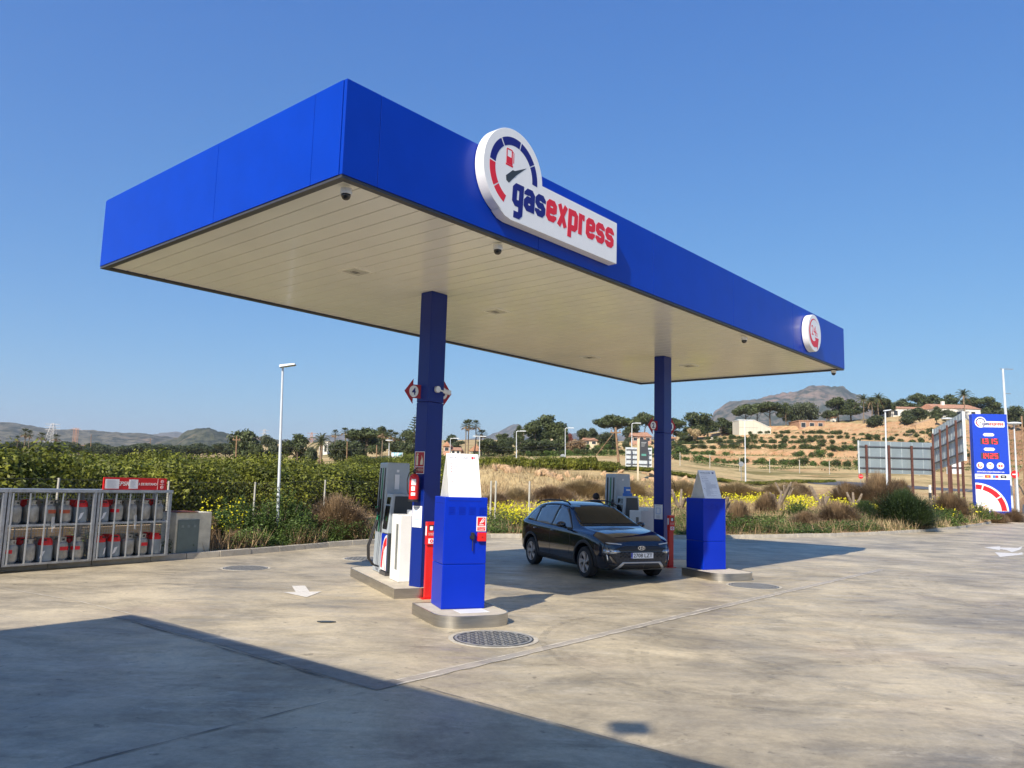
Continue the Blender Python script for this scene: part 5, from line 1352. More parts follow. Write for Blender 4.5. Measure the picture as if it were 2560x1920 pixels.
fence('wire_fence', 'diamond mesh wire fence on round posts in front of the orchard', [(*(W0-wd*6),), tuple(W0), tuple(W0+wd*14)], 2.55, 1.15, .42)
t = thing('boundary_wall', 'low weathered ochre wall under the orchard fence', 'wall', (W0.x, W0.y, tz(W0.x, W0.y)-.1), atan2(wd.y, wd.x))
MB().box(-6, 15, -.12, .10, -.4, .56).build('wall', WALL, t)

# ------------------------------------------------------------ shrubs, weeds and flowers by the kerb
def shrub(kind, X, y, w_, h_, lab, seed=0):
    random.seed(seed+int(X)); P = tp(X, y); nm, mt, col = {'broom': ('broom_bush', L_BROOM, 1), 'dry': ('dry_bush', L_DRY, 2), 'weed': ('weed_clump', L_GREEN, 3), 'leafy': ('leafy_shrub', L_GREEN, 4), 'straw': ('dry_grass_clump', L_STRAW, 5)}[kind]
    t = thing(nm, lab, {'broom': 'bush', 'dry': 'dry bush', 'weed': 'weeds', 'leafy': 'shrub', 'straw': 'dry grass'}[kind], (P.x, P.y, P.z-.12), 0, 'wild shrubs beyond the kerb')
    mb = MB(); n = int(2200 + 2600*w_)
    if kind == 'weed' or kind == 'leafy':
        for _ in range(int(44*w_)):
            bx, by = random.gauss(0, w_*.22), random.gauss(0, w_*.16); hh = h_*random.uniform(.55, 1.05)*max(.35, 1-(abs(bx)/w_)*1.1)
            lx, ly = random.uniform(-.15,.15), random.uniform(-.15,.15)
            for k in range(70):
                s = random.random(); p = Vector((bx+lx*s+random.gauss(0,.09)*(1.1-s), by+ly*s+random.gauss(0,.09)*(1.1-s), hh*s)); leaf(mb, p, random.uniform(.03,.065)*(1.2-s*.4), Vector((0,0,1)), .45)
    else:
        for _ in range(n):
            a = random.uniform(0, 2*pi); el = random.uniform(.05, 1)**.8; r_ = random.uniform(.55, 1.06)*(1+.22*noise.noise(Vector((cos(a)*1.5, sin(a)*1.5, el*2+X))))
            d = Vector((cos(a)*cos(el*1.5)*w_/2, sin(a)*cos(el*1.5)*w_/2.2, sin(el*1.5)*h_)); e = d*r_; b0 = d*random.uniform(.2, .75)*r_
            sd = Vector((-sin(a), cos(a), 0))*.008*(1+h_); j = Vector((random.gauss(0,.05),random.gauss(0,.05),random.gauss(0,.03)))*w_*.6; k = len(mb.v)
            mb.v += [b0-sd, b0+sd, e+j]; mb.f.append((k, k+1, k+2))
            leaf(mb, e+j*.5-d*random.random()*.25, .020 if kind != 'broom' else .030, None, .5)
    mb.build('foliage', mt, t, fix=False)
    tk = MB()
    for k in range(6):
        a = k*1.05; tk.tube([(0,0,-.1),(cos(a)*w_*.12, sin(a)*w_*.12, h_*.3),(cos(a)*w_*.25, sin(a)*w_*.22, h_*.6)], [.02, .014, .005], 5)
    tk.build('stems', BARK, t)
    return t
for a in [
 ('broom', 2262, 40.5, 4.2, 1.95, 'large round green broom bush at the kerb in front of the billboards'),
 ('dry', 2095, 38.5, 3.4, 1.35, 'wide brown bush left of the large green broom bush'),
 ('dry', 2010, 37.0, 2.2, .95, 'brown dry bush at the kerb left of the wide brown bush'),
 ('broom', 2160, 43, 2.0, 1.1, 'small green bush tucked behind the left side of the big broom bush'),
 ('dry', 1845, 33.0, 1.5, 1.35, 'brown dry bush close right of the farther kiosk'),
 ('dry', 1915, 43.5, 1.8, 1.3, 'dark reddish brown bush among the yellow flowers'),
 ('weed', 1990, 42, 2.0, 1.2, 'leafy green weeds right of the dark reddish bush'),
 ('dry', 2200, 50, 5.0, 2.4, 'tall brown scrub behind the slim street lamp'),
 ('dry', 2120, 52, 3.4, 1.7, 'brown scrub left of the slim street lamp'),
 ('dry', 2250, 53, 2.6, 1.9, 'brown scrub under the grey billboard'),
 ('dry', 2375, 50, 3.2, 1.5, 'brown scrub below the brown billboard posts'),
 ('weed', 2392, 53, 1.6, 1.7, 'bright green weeds in front of the price sign'),
 ('leafy', 2440, 53, 2.2, 1.2, 'glossy dark leafy plant at the left foot of the price sign'),
 ('weed', 2340, 45, 2.4, 1.0, 'green weeds right of the large broom bush'),
 ('weed', 2372, 47, 2.2, .9, 'low grey green weeds at the bend of the exit kerb'),
 ('dry', 2520, 60, 3.4, 1.1, 'dry weeds right of the price sign'),
 ('weed', 1950, 37.5, 1.6, .7, 'low green weeds at the kerb right of the farther kiosk'),
 ('dry', 600, 19.4, .6, .5, 'low dry tuft on the kerb left of the street lamp'),
 ('weed', 600, 20.9, 2.5, 1.35, 'tall green weeds left of the street lamp foot'),
 ('weed', 655, 21.2, 2.0, 1.25, 'tall green weeds just left of the lamp post'),
 ('weed', 712, 21.8, 1.7, 1.8, 'tallest leafy weeds right of the lamp post'),
 ('weed', 752, 22.3, 1.6, 1.3, 'dark leafy weeds between lamp post and brown bush'),
 ('leafy', 560, 20.3, 1.8, 1.05, 'leafy plants with yellow flowers right of the masonry box'),
 ('dry', 525, 19.7, .9, .8, 'dark dry twigs beside the masonry box'),
 ('dry', 845, 23.4, 2.3, 1.35, 'brown dry bush left of the near pump'),
 ('dry', 890, 24.2, 1.4, .95, 'dark brown bush at the kerb behind the near pump'),
 ('dry', 800, 22.9, 1.2, .8, 'small dry bush at the kerb right of the tall weeds'),
 ('dry', 455, 17.9, .55, .7, 'dark twiggy weed in front of the green metal door'),
 ('weed', 500, 19.0, .7, .45, 'small green weed at the corner of the masonry box'),
 ('straw', 1290, 44, 2.6, 1.0, 'brown dry scrub above the rear of the car'),
 ('dry', 1385, 46, 4.2, 1.15, 'wide brown scrub above the car roof'),
 ('straw', 1460, 50, 5.0, 1.3, 'pale straw scrub left of the far pump'),
 ('straw', 1560, 52, 4.6, 1.3, 'pale straw scrub right of the far pump'),
 ('dry', 1240, 42, 2.4, .9, 'brown scrub right of the nearer kiosk'),
 ('straw', 1700, 54, 5.4, 1.4, 'pale straw scrub right of the far column'),
 ('straw', 1950, 58, 4.6, 1.3, 'brown scrub behind the pruned stumps'),
 ('dry', 1990, 60, 3.6, 1.4, 'tawny scrub in front of the distant road'),
 ('straw', 1840, 58, 6.0, 1.3, 'pale straw scrub above the farther kiosk'),
 ('dry', 2485, 56, 2.4, .9, 'low brown weeds before the price sign foot')]:
    shrub(*a)
# ground weeds
def scatter(name, lab, cat, m, n, sampler, h, w_, cross=False, seed=1, flower=False):
    random.seed(seed); mb = MB(); k0 = 0
    for _ in range(n):
        q = sampler()
        if q is None or inside(q[0], q[1]): continue
        z = tz(q[0], q[1]); hh = h*random.uniform(.4, 1.3); a = random.uniform(0, pi); 
        if flower:
            p = Vector((q[0], q[1], z+hh)); leaf(mb, p, w_*random.uniform(.7, 1.3), Vector((0,-.4,1)), .9)
        else:
            c_, s_ = cos(a)*w_, sin(a)*w_; k = len(mb.v); lx, ly = random.gauss(0, .35)*hh, random.gauss(0, .35)*hh
            mb.v += [Vector((q[0]-c_, q[1]-s_, z-.02)), Vector((q[0]+c_, q[1]+s_, z-.02)), Vector((q[0]+lx, q[1]+ly, z+hh))]; mb.f.append((k, k+1, k+2))
    return tag(mb.build(name, m, fix=False), lab, cat, kind='stuff')
def fan(X0, X1, y0, y1, clump=0, thr=-.1, seed=0):
    def f():
        X = random.uniform(X0, X1); u = random.random(); y = y0+(y1-y0)*u**1.25; x = (X-1280)/FPX*y
        kr = kerb_r(atan2(x, y)); r = math.hypot(x, y)
        if r < kr+.2: return None
        if clump and noise.noise(Vector((x/clump, y/clump, seed))) < thr: return None
        return x, y
    return f
def kerbband(X0, X1, d0, d1, clump=0, thr=0, seed=0):
    def f():
        X = random.uniform(X0, X1); ph = math.atan((X-1280)/FPX); r = kerb_r(ph)+.22+(d1-d0)*random.random()**1.3+d0; x, y = r*sin(ph), r*cos(ph)
        if clump and noise.noise(Vector((x/clump, y/clump, seed))) < thr: return None
        return x, y
    return f
scatter('dry_grass', 'dry straw coloured grass over the rough ground beyond the kerb', 'grass', L_STRAW, 46000, fan(1000, 2650, 36, 66, 3, -.2, 4), .42, .022, seed=2)
scatter('brown_grass', 'brown dead stalks among the grass', 'grass', L_DRY, 26000, fan(900, 2650, 26, 66, 2.2, -.02, 9), .55, .016, seed=3)
def leafmass(name, lab, m, n, sampler, hmax, sz, seed=1, nz=1.3, lo=.15):
    random.seed(seed); mb = MB()
    for _ in range(n):
        q = sampler()
        if q is None or inside(q[0], q[1]): continue
        hh = hmax*max(lo, .5+.95*noise.noise(Vector((q[0]/nz, q[1]/nz, seed)))+.35*noise.noise(Vector((q[0]*2.2, q[1]*2.2, seed+3)))); z = tz(q[0], q[1])
        s_ = random.random()**.6; leaf(mb, Vector((q[0]+random.gauss(0,.05), q[1]+random.gauss(0,.05), z+hh*s_)), sz*random.uniform(.5, 1.4), Vector((0, 0, 1)), .5)
    return tag(mb.build(name, m, fix=False), lab, 'weeds', kind='stuff')
leafmass('kerb_weeds', 'low green weeds growing unevenly along the kerb', L_GREEN, 60000, kerbband(-200, 2700, 0, 5, 1.6, -.10, 2), .42, .032, 5, 1.1, .08)
leafmass('green_undergrowth', 'dense green flowering weeds behind the car and kiosks', L_GREEN, 90000, kerbband(1050, 2330, .2, 11, 3.4, -.22, 12), .62, .045, 15, 1.8)
scatter('left_dry_stalks', 'few dead stalks in the weeds left of the pumps', 'weeds', L_DRY, 5000, kerbband(440, 1000, 0, 5, 1.5, .08, 22), .42, .012, seed=26)
leafmass('left_weeds', 'lush low green weeds along the kerb left of the pumps', L_GREEN, 30000, kerbband(440, 1000, .05, 3.5, 1.6, -.3, 2), .62, .034, 55, .9, .12)
leafmass('grey_undergrowth', 'grey green undergrowth between the brown bushes', L_OLIVE, 36000, kerbband(-100, 2600, .2, 9, 2.0, .02, 40), .5, .035, 17, 1.2)
scatter('dead_stalks', 'brown dead stalks standing along the kerb', 'weeds', L_DRY, 9000, kerbband(1000, 2650, 0, 10, 1.5, .08, 22), .42, .012, seed=25)
scatter('yellow_flowers', 'mass of small yellow flowers among the weeds behind the car', 'flowers', YEL, 7000, kerbband(1060, 1560, 1.0, 9, 1.3, -.05, 12), .62, .042, seed=6, flower=True)
scatter('yellow_flower_field', 'bands of bright yellow flowers among the pruned stumps', 'flowers', YEL, 15000, fan(1560, 2200, 43, 56, 2.4, .14, 7), .55, .06, seed=7, flower=True)
scatter('yellow_flower_tufts', 'scattered yellow flowers near the price sign', 'flowers', YEL, 2400, fan(2330, 2560, 46, 58, 1.2, .16, 8), .6, .06, seed=8, flower=True)
scatter('yellow_flowers_by_lamp', 'yellow flowers in the weeds round the left street lamp', 'flowers', YEL, 260, kerbband(520, 640, .8, 2.6, 0, 0, 8), .9, .026, seed=9, flower=True)

# pruned stumps
for i, (X, y, h_, lab) in enumerate([(880, 28.5, 1.7, 'pruned forked stump behind the near pump'), (1835, 41, 1.5, 'pair of pruned grey stumps right of the farther kiosk'), (1945, 46, 1.9, 'dark pruned stump with thick arms left of the flower band'), (2055, 47, 2.0, 'widest pruned stump with many upright arms in the yellow flowers'),
                                     (2135, 47, 1.6, 'pruned stump right of the widest stump'), (1965, 54, 2.0, 'thin pruned stump with straight arms'), (1805, 40, 1.4, 'pruned stump touching the farther kiosk'), (1700, 42, 1.6, 'pruned pale stump right of the far column'), (2105, 52, 1.5, 'short pruned stump behind the flower band'), (2340, 52, 1.4, 'thin bare stump under the brown billboard')]):
    random.seed(60+i); P = tp(X, y); t = thing('pruned_stump', lab, 'tree stump', (P.x, P.y, P.z), random.random()*6, 'pruned tree stumps'); mb = MB().tube([(0,0,-.2),(.03,0,.25)], [.13, .11], 8)
    for k in range(5):
        a = k*1.3+random.random(); l_ = h_*random.uniform(.4, .85); mb.tube([(.02,0,.18),(cos(a)*l_*.25, sin(a)*l_*.25, .2+l_*.4),(cos(a)*l_*.45, sin(a)*l_*.45, .2+l_*.8)], [.10, .085, .06], 7)
    mb.build('wood', BARK2, t, smooth=50)

# hedge in the middle and on the road edge
random.seed(77)
hp = tree_proto('hedge_plant', 1.15, 2.2, 'bush', 900, 31); used_h = False
hp.children[0].data.materials.clear(); hp.children[0].data.materials.append(L_CIT)
for k in range(27):
    X = 1075+k*17.5; P = tp(X, 70+random.uniform(-.5,.5)); t = dup(hp) if used_h else hp; used_h = True
    t.location = P; t.rotation_euler = (0, 0, random.random()*6); t.scale = (.62, .62, random.uniform(1.25, 1.5) if X < 1480 else 1.05)
    tag(t, 'clipped citrus plant in the straight green row above the dirt bank', 'hedge', 'row of clipped plants above the dirt bank')
lowh = None
for k in range(30):
    X = 1540+k*18.5; P = tp(X, 74+k*.9); t = dup(hp); t.location = P; t.rotation_euler = (0,0,random.random()*6); t.scale = (.6, .6, .52)
    tag(t, 'low dark plant in the long hedge beside the distant road', 'hedge', 'low hedge beside the distant road')
# rocks on the bank
RK = mat('ochre_rock', (.46, .30, .17), .95, var=.25, scale=3, bump=.5); random.seed(9)
bm = bmesh.new(); bmesh.ops.create_icosphere(bm, subdivisions=2, radius=.5)
for v in bm.verts: v.co *= 1+.45*noise.noise(v.co*2.4)
rme = bpy.data.meshes.new('bank_rock'); bm.to_mesh(rme); bm.free(); rme.materials.append(RK)
for k in range(110):
    X = 1230+random.random()*760; P = tp(X, (59.5+random.random()*4) if X < 1500 else 64+random.random()*5+(X-1500)*.02); o = bpy.data.objects.new('bank_rock', rme); C.objects.link(o)
    o.location = P; o.rotation_euler = (random.random()*6, random.random()*6, 0); s_ = random.uniform(.2, .62); o.scale = (s_*1.5, s_, s_*.6)
    tag(o, 'ochre rock lying on the dirt bank', 'rock', 'rocks on the dirt bank')
# terrace shrubs
random.seed(12)
tsp = [tree_proto('terrace_shrub', 1.5, 2.0, 'bush', 260, 50+k) for k in range(2)]
for p_ in tsp: p_.children[0].data.materials.clear(); p_.children[0].data.materials.append(leafm('orchard_leaves', (.05, .075, .02), .5, (.11, .14, .04)) if p_ is tsp[0] else L_GREEN)
tu = [False, False]; cnt = 0
for D, stepx, x0, x1, s0 in ((128, 24, 1240, 2520, .85), (134, 30, 1300, 2500, .7), (142, 22, 1320, 2300, .95), (149, 26, 1360, 2500, .8), (156, 25, 1660, 2400, 1.0), (163, 27, 1560, 2250, .8), (170, 26, 1640, 2420, .95), (177, 20, 1660, 2300, .8), (184, 19, 1700, 2330, .8), (191, 18, 1760, 2350, .8), (198, 19, 1830, 2440, .8), (205, 22, 1960, 2470, .8)):
    X = x0 + random.uniform(0, 9)
    while X < x1 and cnt < 300:
        if noise.noise(Vector((X*.006, D*.3, 0))) > -.28:
            P = tp(X, D+random.uniform(-.8, .8)+ (X-1900)*.004); i_ = 0 if D > 150 or random.random() < .5 else 1
            t = dup(tsp[i_]) if tu[i_] else tsp[i_]; tu[i_] = True
            s_ = s0*random.uniform(.65, 1.3); t.location = P; t.rotation_euler = (0,0,random.random()*6); t.scale = (s_, s_, s_*random.uniform(.8, 1.1)); cnt += 1
            tag(t, 'small young tree in the %s row up the terraced hillside' % {128: 'lowest', 134: 'second', 142: 'third', 149: 'fourth', 156: 'fifth', 163: 'sixth', 170: 'seventh', 177: 'eighth', 184: 'ninth', 191: 'tenth', 198: 'eleventh', 205: 'topmost'}[D], 'shrub', 'young trees on the terraces')
        X += stepx*random.uniform(.75, 1.3)
print('terrace shrubs', cnt)
leafmass('terrace_weeds', 'green and dry weeds along the terrace treads', L_GREEN, 60000, fan(1180, 2600, 118, 205, 7, -.06, 31), .55, .13, 32, 3.0)

# ------------------------------------------------------------ street lamps and poles
PAINTW = mat('lamp_post_paint', (.58, .62, .65), .35, var=.05)
def lamp(Xb, Yb, Xt, Yt, y, lab, style='flat', r=.07, ang=0, rb=None):
    """base and top read from the photo at distance y; stands on the terrain"""
    B = at(Xb, Yb, y); T = at(Xt, Yt, y); z0 = tz(B.x, B.y); H = T.z-z0
    t = thing('street_lamp', lab, 'street lamp', (B.x, B.y, z0), ang, 'street lamps')
    d = Matrix.Rotation(-ang, 3, 'Z') @ Vector((T.x-B.x, 0, 0))
    MB().tube([(0,0,-.3),(d.x*.5,d.y*.5,H*.5),(d.x,d.y,H)], [rb or r, (r+(rb or r))*.42, r*.62], 12).build('pole', PAINTW, t, smooth=50)
    if Yb - HZ(Xb) > -20: MB().box(-.14, .14, -.14, .14, -.02, .02).build('base_plate', GALV, t)
    if style == 'flat':
        h_ = MB().add([(d.x-.08,-.13,H-.02),(d.x+.36,-.13,H+.07),(d.x+.36,.13,H+.07),(d.x-.08,.13,H-.02),(d.x-.08,-.10,H+.06),(d.x+.34,-.10,H+.12),(d.x+.34,.10,H+.12),(d.x-.08,.10,H+.06)], [(0,3,2,1),(4,5,6,7),(0,1,5,4),(1,2,6,5),(2,3,7,6),(3,0,4,7)]).build('lamp_head', PAINTW, t, bevel=.015)
        MB().add([(d.x+.06,-.10,H+.008),(d.x+.32,-.10,H+.056),(d.x+.32,.10,H+.056),(d.x+.06,.10,H+.008)], [(0,3,2,1)]).build('lens', LITG, h_)
    elif style == 'arm':
        MB().tube([(d.x,d.y,H),(d.x+.15,0,H+.12),(d.x+1.1,0,H+.16)], [.06,.05,.05], 8).box(d.x+.5, d.x+1.35, -.14, .14, H+.10, H+.22).build('lamp_head', PAINTW, t)
    elif style == 'double':
        MB().box(d.x-.9, d.x-.1, -.15, .15, H+.02, H+.12).box(d.x+.1, d.x+.9, -.15, .15, H+.02, H+.12).tube([(d.x-.3,0,H+.03),(d.x+.3,0,H+.03)], .05, 6).build('lamp_head', PAINTW, t)
    elif style == 'disc':
        MB().lathe([(.1,H-.1),(.55,H+.02),(.5,H+.12),(.1,H+.16)], 16, d.x).build('lamp_head', PAINTW, t)
    elif style == 'bare':
        MB().box(d.x-.25, d.x+.9, -.03, .03, H-.05, H+.02).tube([(d.x,0,H-2.2),(d.x+.6,0,H-2.2)], .03, 6).build('bracket', GALV, t)
    return t
lamp(695, 1318, 707, 918, 21.6, 'nearest tall slim street lamp standing in the weeds on the left', 'flat', .045, .1)
lamp(2219, 1262, 2213, 1028, 49, 'slim street lamp in front of the large grey billboard', 'flat', .07, .05)
lamp(1864, 1192, 1862, 1052, 92, 'white double headed street lamp in front of the terraced field', 'double', 0.082)
lamp(1413, 1162, 1413, 1072, 120, 'street lamp in front of the large pine clump', 'arm', 0.068)
lamp(1291, 1160, 1291, 1080, 110, 'street lamp between the dark trees and the pine clump', 'arm', 0.068)
lamp(1198, 1158, 1199, 1092, 105, 'double armed street lamp just right of the instruction board', 'double', 0.068)
lamp(1125, 1140, 1126, 1098, 118, 'short street lamp right of the near column', 'arm', 0.061)
lamp(1579, 1128, 1580, 1060, 118, 'street lamp behind the white billboard in the middle', 'arm', 0.082)
lamp(973, 1140, 973, 1102, 110, 'thin street lamp behind the pump among the shaggy palms', 'disc', .07)
lamp(2529, 1258, 2507, 922, 68, 'tall thick white lamp mast right of the price sign', 'bare', .13, 0, .17)
lamp(2544, 1246, 2535, 1060, 62, 'white lamp post behind the no entry sign', 'disc', .07, 0, .11)
lamp(2370, 1160, 2368, 1048, 80, 'street lamp with a pale disc head behind the brown billboard', 'disc', .10)
POLE = mat('wooden_pole', (.26, .16, .09), .9, var=.25, scale=5)
def pole(Xb, Yb, Xt, Yt, y, r, lab, cross=True, m=None, strut=False):
    B = at(Xb, Yb, y); T = at(Xt, Yt, y); z0 = tz(B.x, B.y)
    t = thing('utility_pole', lab, 'pole', (B.x, B.y, z0), 0, 'utility poles'); d = T-Vector((B.x, B.y, z0))
    MB().tube([(0,0,-.3), tuple(d)], [r, r*.7], 8).build('shaft', m or POLE, t, smooth=50)
    if cross: MB().box(d.x-.5, d.x+.5, -.05, .05, d.z-.55, d.z-.45).cyl(d.x-.4, 0, d.z-.45, d.z-.25, .05).cyl(d.x+.4, 0, d.z-.45, d.z-.25, .05).build('crossarm', m or POLE, t)
    if strut: MB().tube([(-2.6,0,d.z-3.2), (d.x*.93, 0, d.z*.93)], .035, 6).build('brace', m or POLE, t)
    return t
p_a = pole(1549, 1184, 1539, 1068, 72, .13, 'leaning wooden utility pole above the far pump', True, None, True)
pole(591, 1150, 592, 1090, 100, .11, 'wooden pole against the round leafy tree', True)
pole(942, 1150, 942, 1113, 100, .10, 'wooden pole among the trees above the near pump', False)
pole(868, 1150, 868, 1104, 102, .08, 'thin pole in front of the dark trees right of the villa', False)
pole(228, 1120, 228, 1086, 230, .12, 'thin pole above the orchard right of the crane tower', False)
pole(376, 1125, 376, 1096, 220, .12, 'thin pole above the orchard in front of the round hill', False)
pole(2556, 1100, 2554, 1040, 100, .14, 'wooden pole at the right edge above the no entry sign', False)
pole(2423, 1092, 2425, 1036, 130, .10, 'thin brown pole between billboard and price sign', False)
def wire(A, B, sag, lab, r=.02):
    mb = MB(); mb.tube([A.lerp(B, k/16)-Vector((0,0,sag*4*(k/16)*(1-k/16))) for k in range(17)], r, 4)
    tag(mb.build('power_line', BLACK, smooth=True), lab, 'cable', 'overhead lines')
wire(at(1541, 1080, 72), at(1205, 1113, 112), .8, 'upper overhead line running left from the leaning wooden pole')
wire(at(1541, 1084, 72), at(1205, 1120, 112), .9, 'lower overhead line running left from the leaning wooden pole')
wire(at(1541, 1080, 72), at(1860, 1098, 100), .8, 'upper overhead line running right from the leaning wooden pole')
wire(at(1541, 1084, 72), at(1860, 1104, 100), .8, 'lower overhead line running right from the leaning wooden pole')
wire(at(592, 1100, 100), at(942, 1120, 100), .6, 'overhead line across the trees behind the orchard')
# lattice towers
PYL = mat('pylon_steel', (.45, .44, .43), .6, metal=.3, var=.1); CRN = mat('crane_paint', (.50, .24, .12), .6)
def pylon(X, Yb, Yt, y, w_, lab, m, arms=True, kind='pylon'):
    B = at(X, Yb, y); T = at(X, Yt, y); H = T.z-B.z; t = thing('lattice_tower', lab, 'tower', tuple(B), 0, 'lattice towers on the horizon'); mb = MB(); r = w_*.02
    def wd(s): return w_/2*(1-.8*s) if arms else w_/2*.5
    n = 8
    for k in range(n):
        s0, s1 = k/n, (k+1)/n
        for a, b_ in ((-1,-1),(1,-1),(1,1),(-1,1)):
            mb.tube([(a*wd(s0), b_*wd(s0), H*s0), (a*wd(s1), b_*wd(s1), H*s1)], r, 4)
        for a in (-1, 1):
            mb.tube([(-wd(s0), a*wd(s0), H*s0), (wd(s1), a*wd(s1), H*s1)], r*.7, 4); mb.tube([(wd(s0), a*wd(s0), H*s0), (-wd(s1), a*wd(s1), H*s1)], r*.7, 4)
    mb.build('mast', m, t); mb = MB()
    for s in ((.72, .84, .96) if arms else (.93,)): mb.tube([(-w_*.75, 0, H*s), (w_*.75, 0, H*s)], r*1.4, 4)
    mb.build('arms', m, t)
pylon(127, 1115, 1058, 700, 9, 'grey lattice pylon rising on the far left hillside', PYL)
pylon(186, 1118, 1069, 600, 5, 'orange lattice crane tower above the orchard at left', CRN, False)
pylon(657, 1140, 1073, 700, 6, 'lattice tower on the horizon left of the street lamp', PYL)
pylon(776, 1140, 1081, 650, 5, 'reddish lattice tower on the horizon right of the street lamp', CRN)

# ------------------------------------------------------------ buildings
HW = mat('white_render', (.72, .69, .62), .8, var=.06, scale=.6); HC = mat('cream_render', (.62, .52, .36), .8, var=.08, scale=.6); HT = mat('terracotta_roof', (.42, .22, .13), .85, var=.2, scale=2)
HP = mat('pink_render', (.48, .27, .19), .85, var=.1); HB = mat('brick_wall', (.38, .22, .14), .9, var=.2, scale=3); WIN = mat('window_glass', (.03, .035, .04), .15, var=.2); SHADE = mat('shutter', (.10, .08, .06), .7)
def house(X0, X1, Yt, Yb, y, dep, lab, wm=HW, roof='gable', wins=3, rz=0, rh=.25, nm='house', floor_at=None, shed=None):
    A = at(X0, Yb, y); B = at(X1, Yb, y); T = at((X0+X1)/2, Yt, y); w_ = (B-A).length; z0 = min(tz(A.x, A.y), tz(B.x, B.y), A.z) - .6; H = T.z
    t = thing(nm, lab, 'house', (A.x, A.y, z0), rz, 'houses in the background'); h_ = H-z0; eh = h_-(w_*.0+h_*rh if roof != 'flat' else 0)
    vis0 = A.z - z0
    MB().box(0, w_, 0, dep, 0, eh).build('wall', wm, t)
    if roof == 'gable':
        MB().add([(-.3,-.3,eh+.003),(w_+.3,-.3,eh+.003),(w_+.3,dep+.3,eh+.003),(-.3,dep+.3,eh+.003),(.2,dep/2,h_),(w_-.2,dep/2,h_)], [(3,2,1,0),(0,1,5,4),(1,2,5),(2,3,4,5),(3,0,4)]).build('roof', HT, t)
    elif roof == 'side':
        MB().add([(-.2,-.3,eh+.003),(w_+.2,-.3,eh+.003),(w_+.2,dep+.3,eh+.003),(-.2,dep+.3,eh+.003),(w_/2,-.3,h_),(w_/2,dep+.3,h_)], [(3,2,1,0),(0,1,4),(1,2,5,4),(2,3,5),(3,0,4,5)]).build('roof', HT, t)
    else: MB().box(-.15, w_+.15, -.15, dep+.15, eh+.003, eh+.2).build('roof', wm if roof == 'flat' else HT, t)
    for k in range(wins):
        cx_ = w_*(k+.5)/wins; ww = min(.6, w_/wins*.28); zc = vis0+(eh-vis0)*.5; hh = max(.25, min(.7, (eh-vis0)*.28))
        f = MB().box(cx_-ww-.06, cx_+ww+.06, -.03, -.002, zc-hh-.06, zc+hh+.06).build('window', HW, t)
        MB().box(cx_-ww, cx_+ww, -.05, -.032, zc-hh, zc+hh).build('pane', WIN, f)
    return t
house(797, 818, 1104, 1138, 170, 8, 'white flat roofed villa among trees behind the orchard', HW, 'flat', 2)
house(1108, 1125, 1103, 1130, 150, 8, 'pink walled house with a small gable right of the near column', HP, 'side', 1, rh=.3)
house(1127, 1151, 1116, 1134, 150, 8, 'low white bungalow between the pink house and the tall palms', HW, 'gable', 2, rh=.35)
house(1174, 1206, 1110, 1134, 150, 9, 'white house with steep brown gable right of the tall palms', HW, 'side', 1, rh=.55)
house(1291, 1309, 1078, 1096, 165, 7, 'pale tower like house between the pines', HC, 'flat', 1)
house(1375, 1389, 1076, 1088, 160, 6, 'cream house corner peeping through the large pine clump', HC, 'flat', 1)
house(1459, 1493, 1092, 1112, 165, 8, 'small cream house with two dark windows right of the pine clump', HC, 'gable', 2, rh=.2)
house(1580, 1628, 1077, 1104, 185, 9, 'red roofed house behind the number 2 arrow sign', HP, 'gable', 3, rh=.3)
house(1655, 1690, 1088, 1104, 190, 8, 'dark red roofed house just right of the far column', HB, 'gable', 2, rh=.35)
house(1775, 1803, 1096, 1106, 195, 6, 'tiny white hut at the left end of the upper terraces', HW, 'flat', 1)
house(1998, 2062, 1053, 1072, 216, 8, 'low brick garden pavilion above the terraces', HB, 'flat', 3)
house(2082, 2090, 1030, 1044, 230, 4, 'tiny white gabled chapel like hut between the hilltop trees', HW, 'side', 0, rh=.5)
house(2228, 2346, 1013, 1044, 236, 10, 'long white villa wing with low tiled roof behind trees', HW, 'gable', 5, rh=.25)
v_ = house(2342, 2452, 1006, 1046, 232, 12, 'white villa end with terracotta roof and covered porch above the price sign', HW, 'gable', 3, rh=.32)
w_ = MB().box(4, 4.8, 4, 4.8, v_.dimensions.z if 0 else 5.4, 6.6).build('chimney', HW, v_)
for i, (a, b_, c, d, wm) in enumerate(((66, 92, 1104, 1113, HW), (104, 128, 1106, 1114, HW), (150, 176, 1109, 1118, HP), (178, 204, 1111, 1119, HC), (345, 368, 1116, 1121, HP), (448, 478, 1117, 1123, HC), (558, 574, 1120, 1125, HW), (20, 40, 1110, 1116, HC))):
    house(a, b_, c, d+6, 330, 10, ('small white house low on the horizon left of the pylon', 'white house beside the fourth shaggy palm', 'pinkish row house left of the crane tower', 'cream row house right of the crane tower', 'pinkish house on the horizon under the round hill', 'cream flat building on the horizon right of the round hill foot', 'white building at the foot of the round hill slope', 'cream house at the far left behind the palms')[i], wm, 'gable', 2, rh=.3, nm='house')
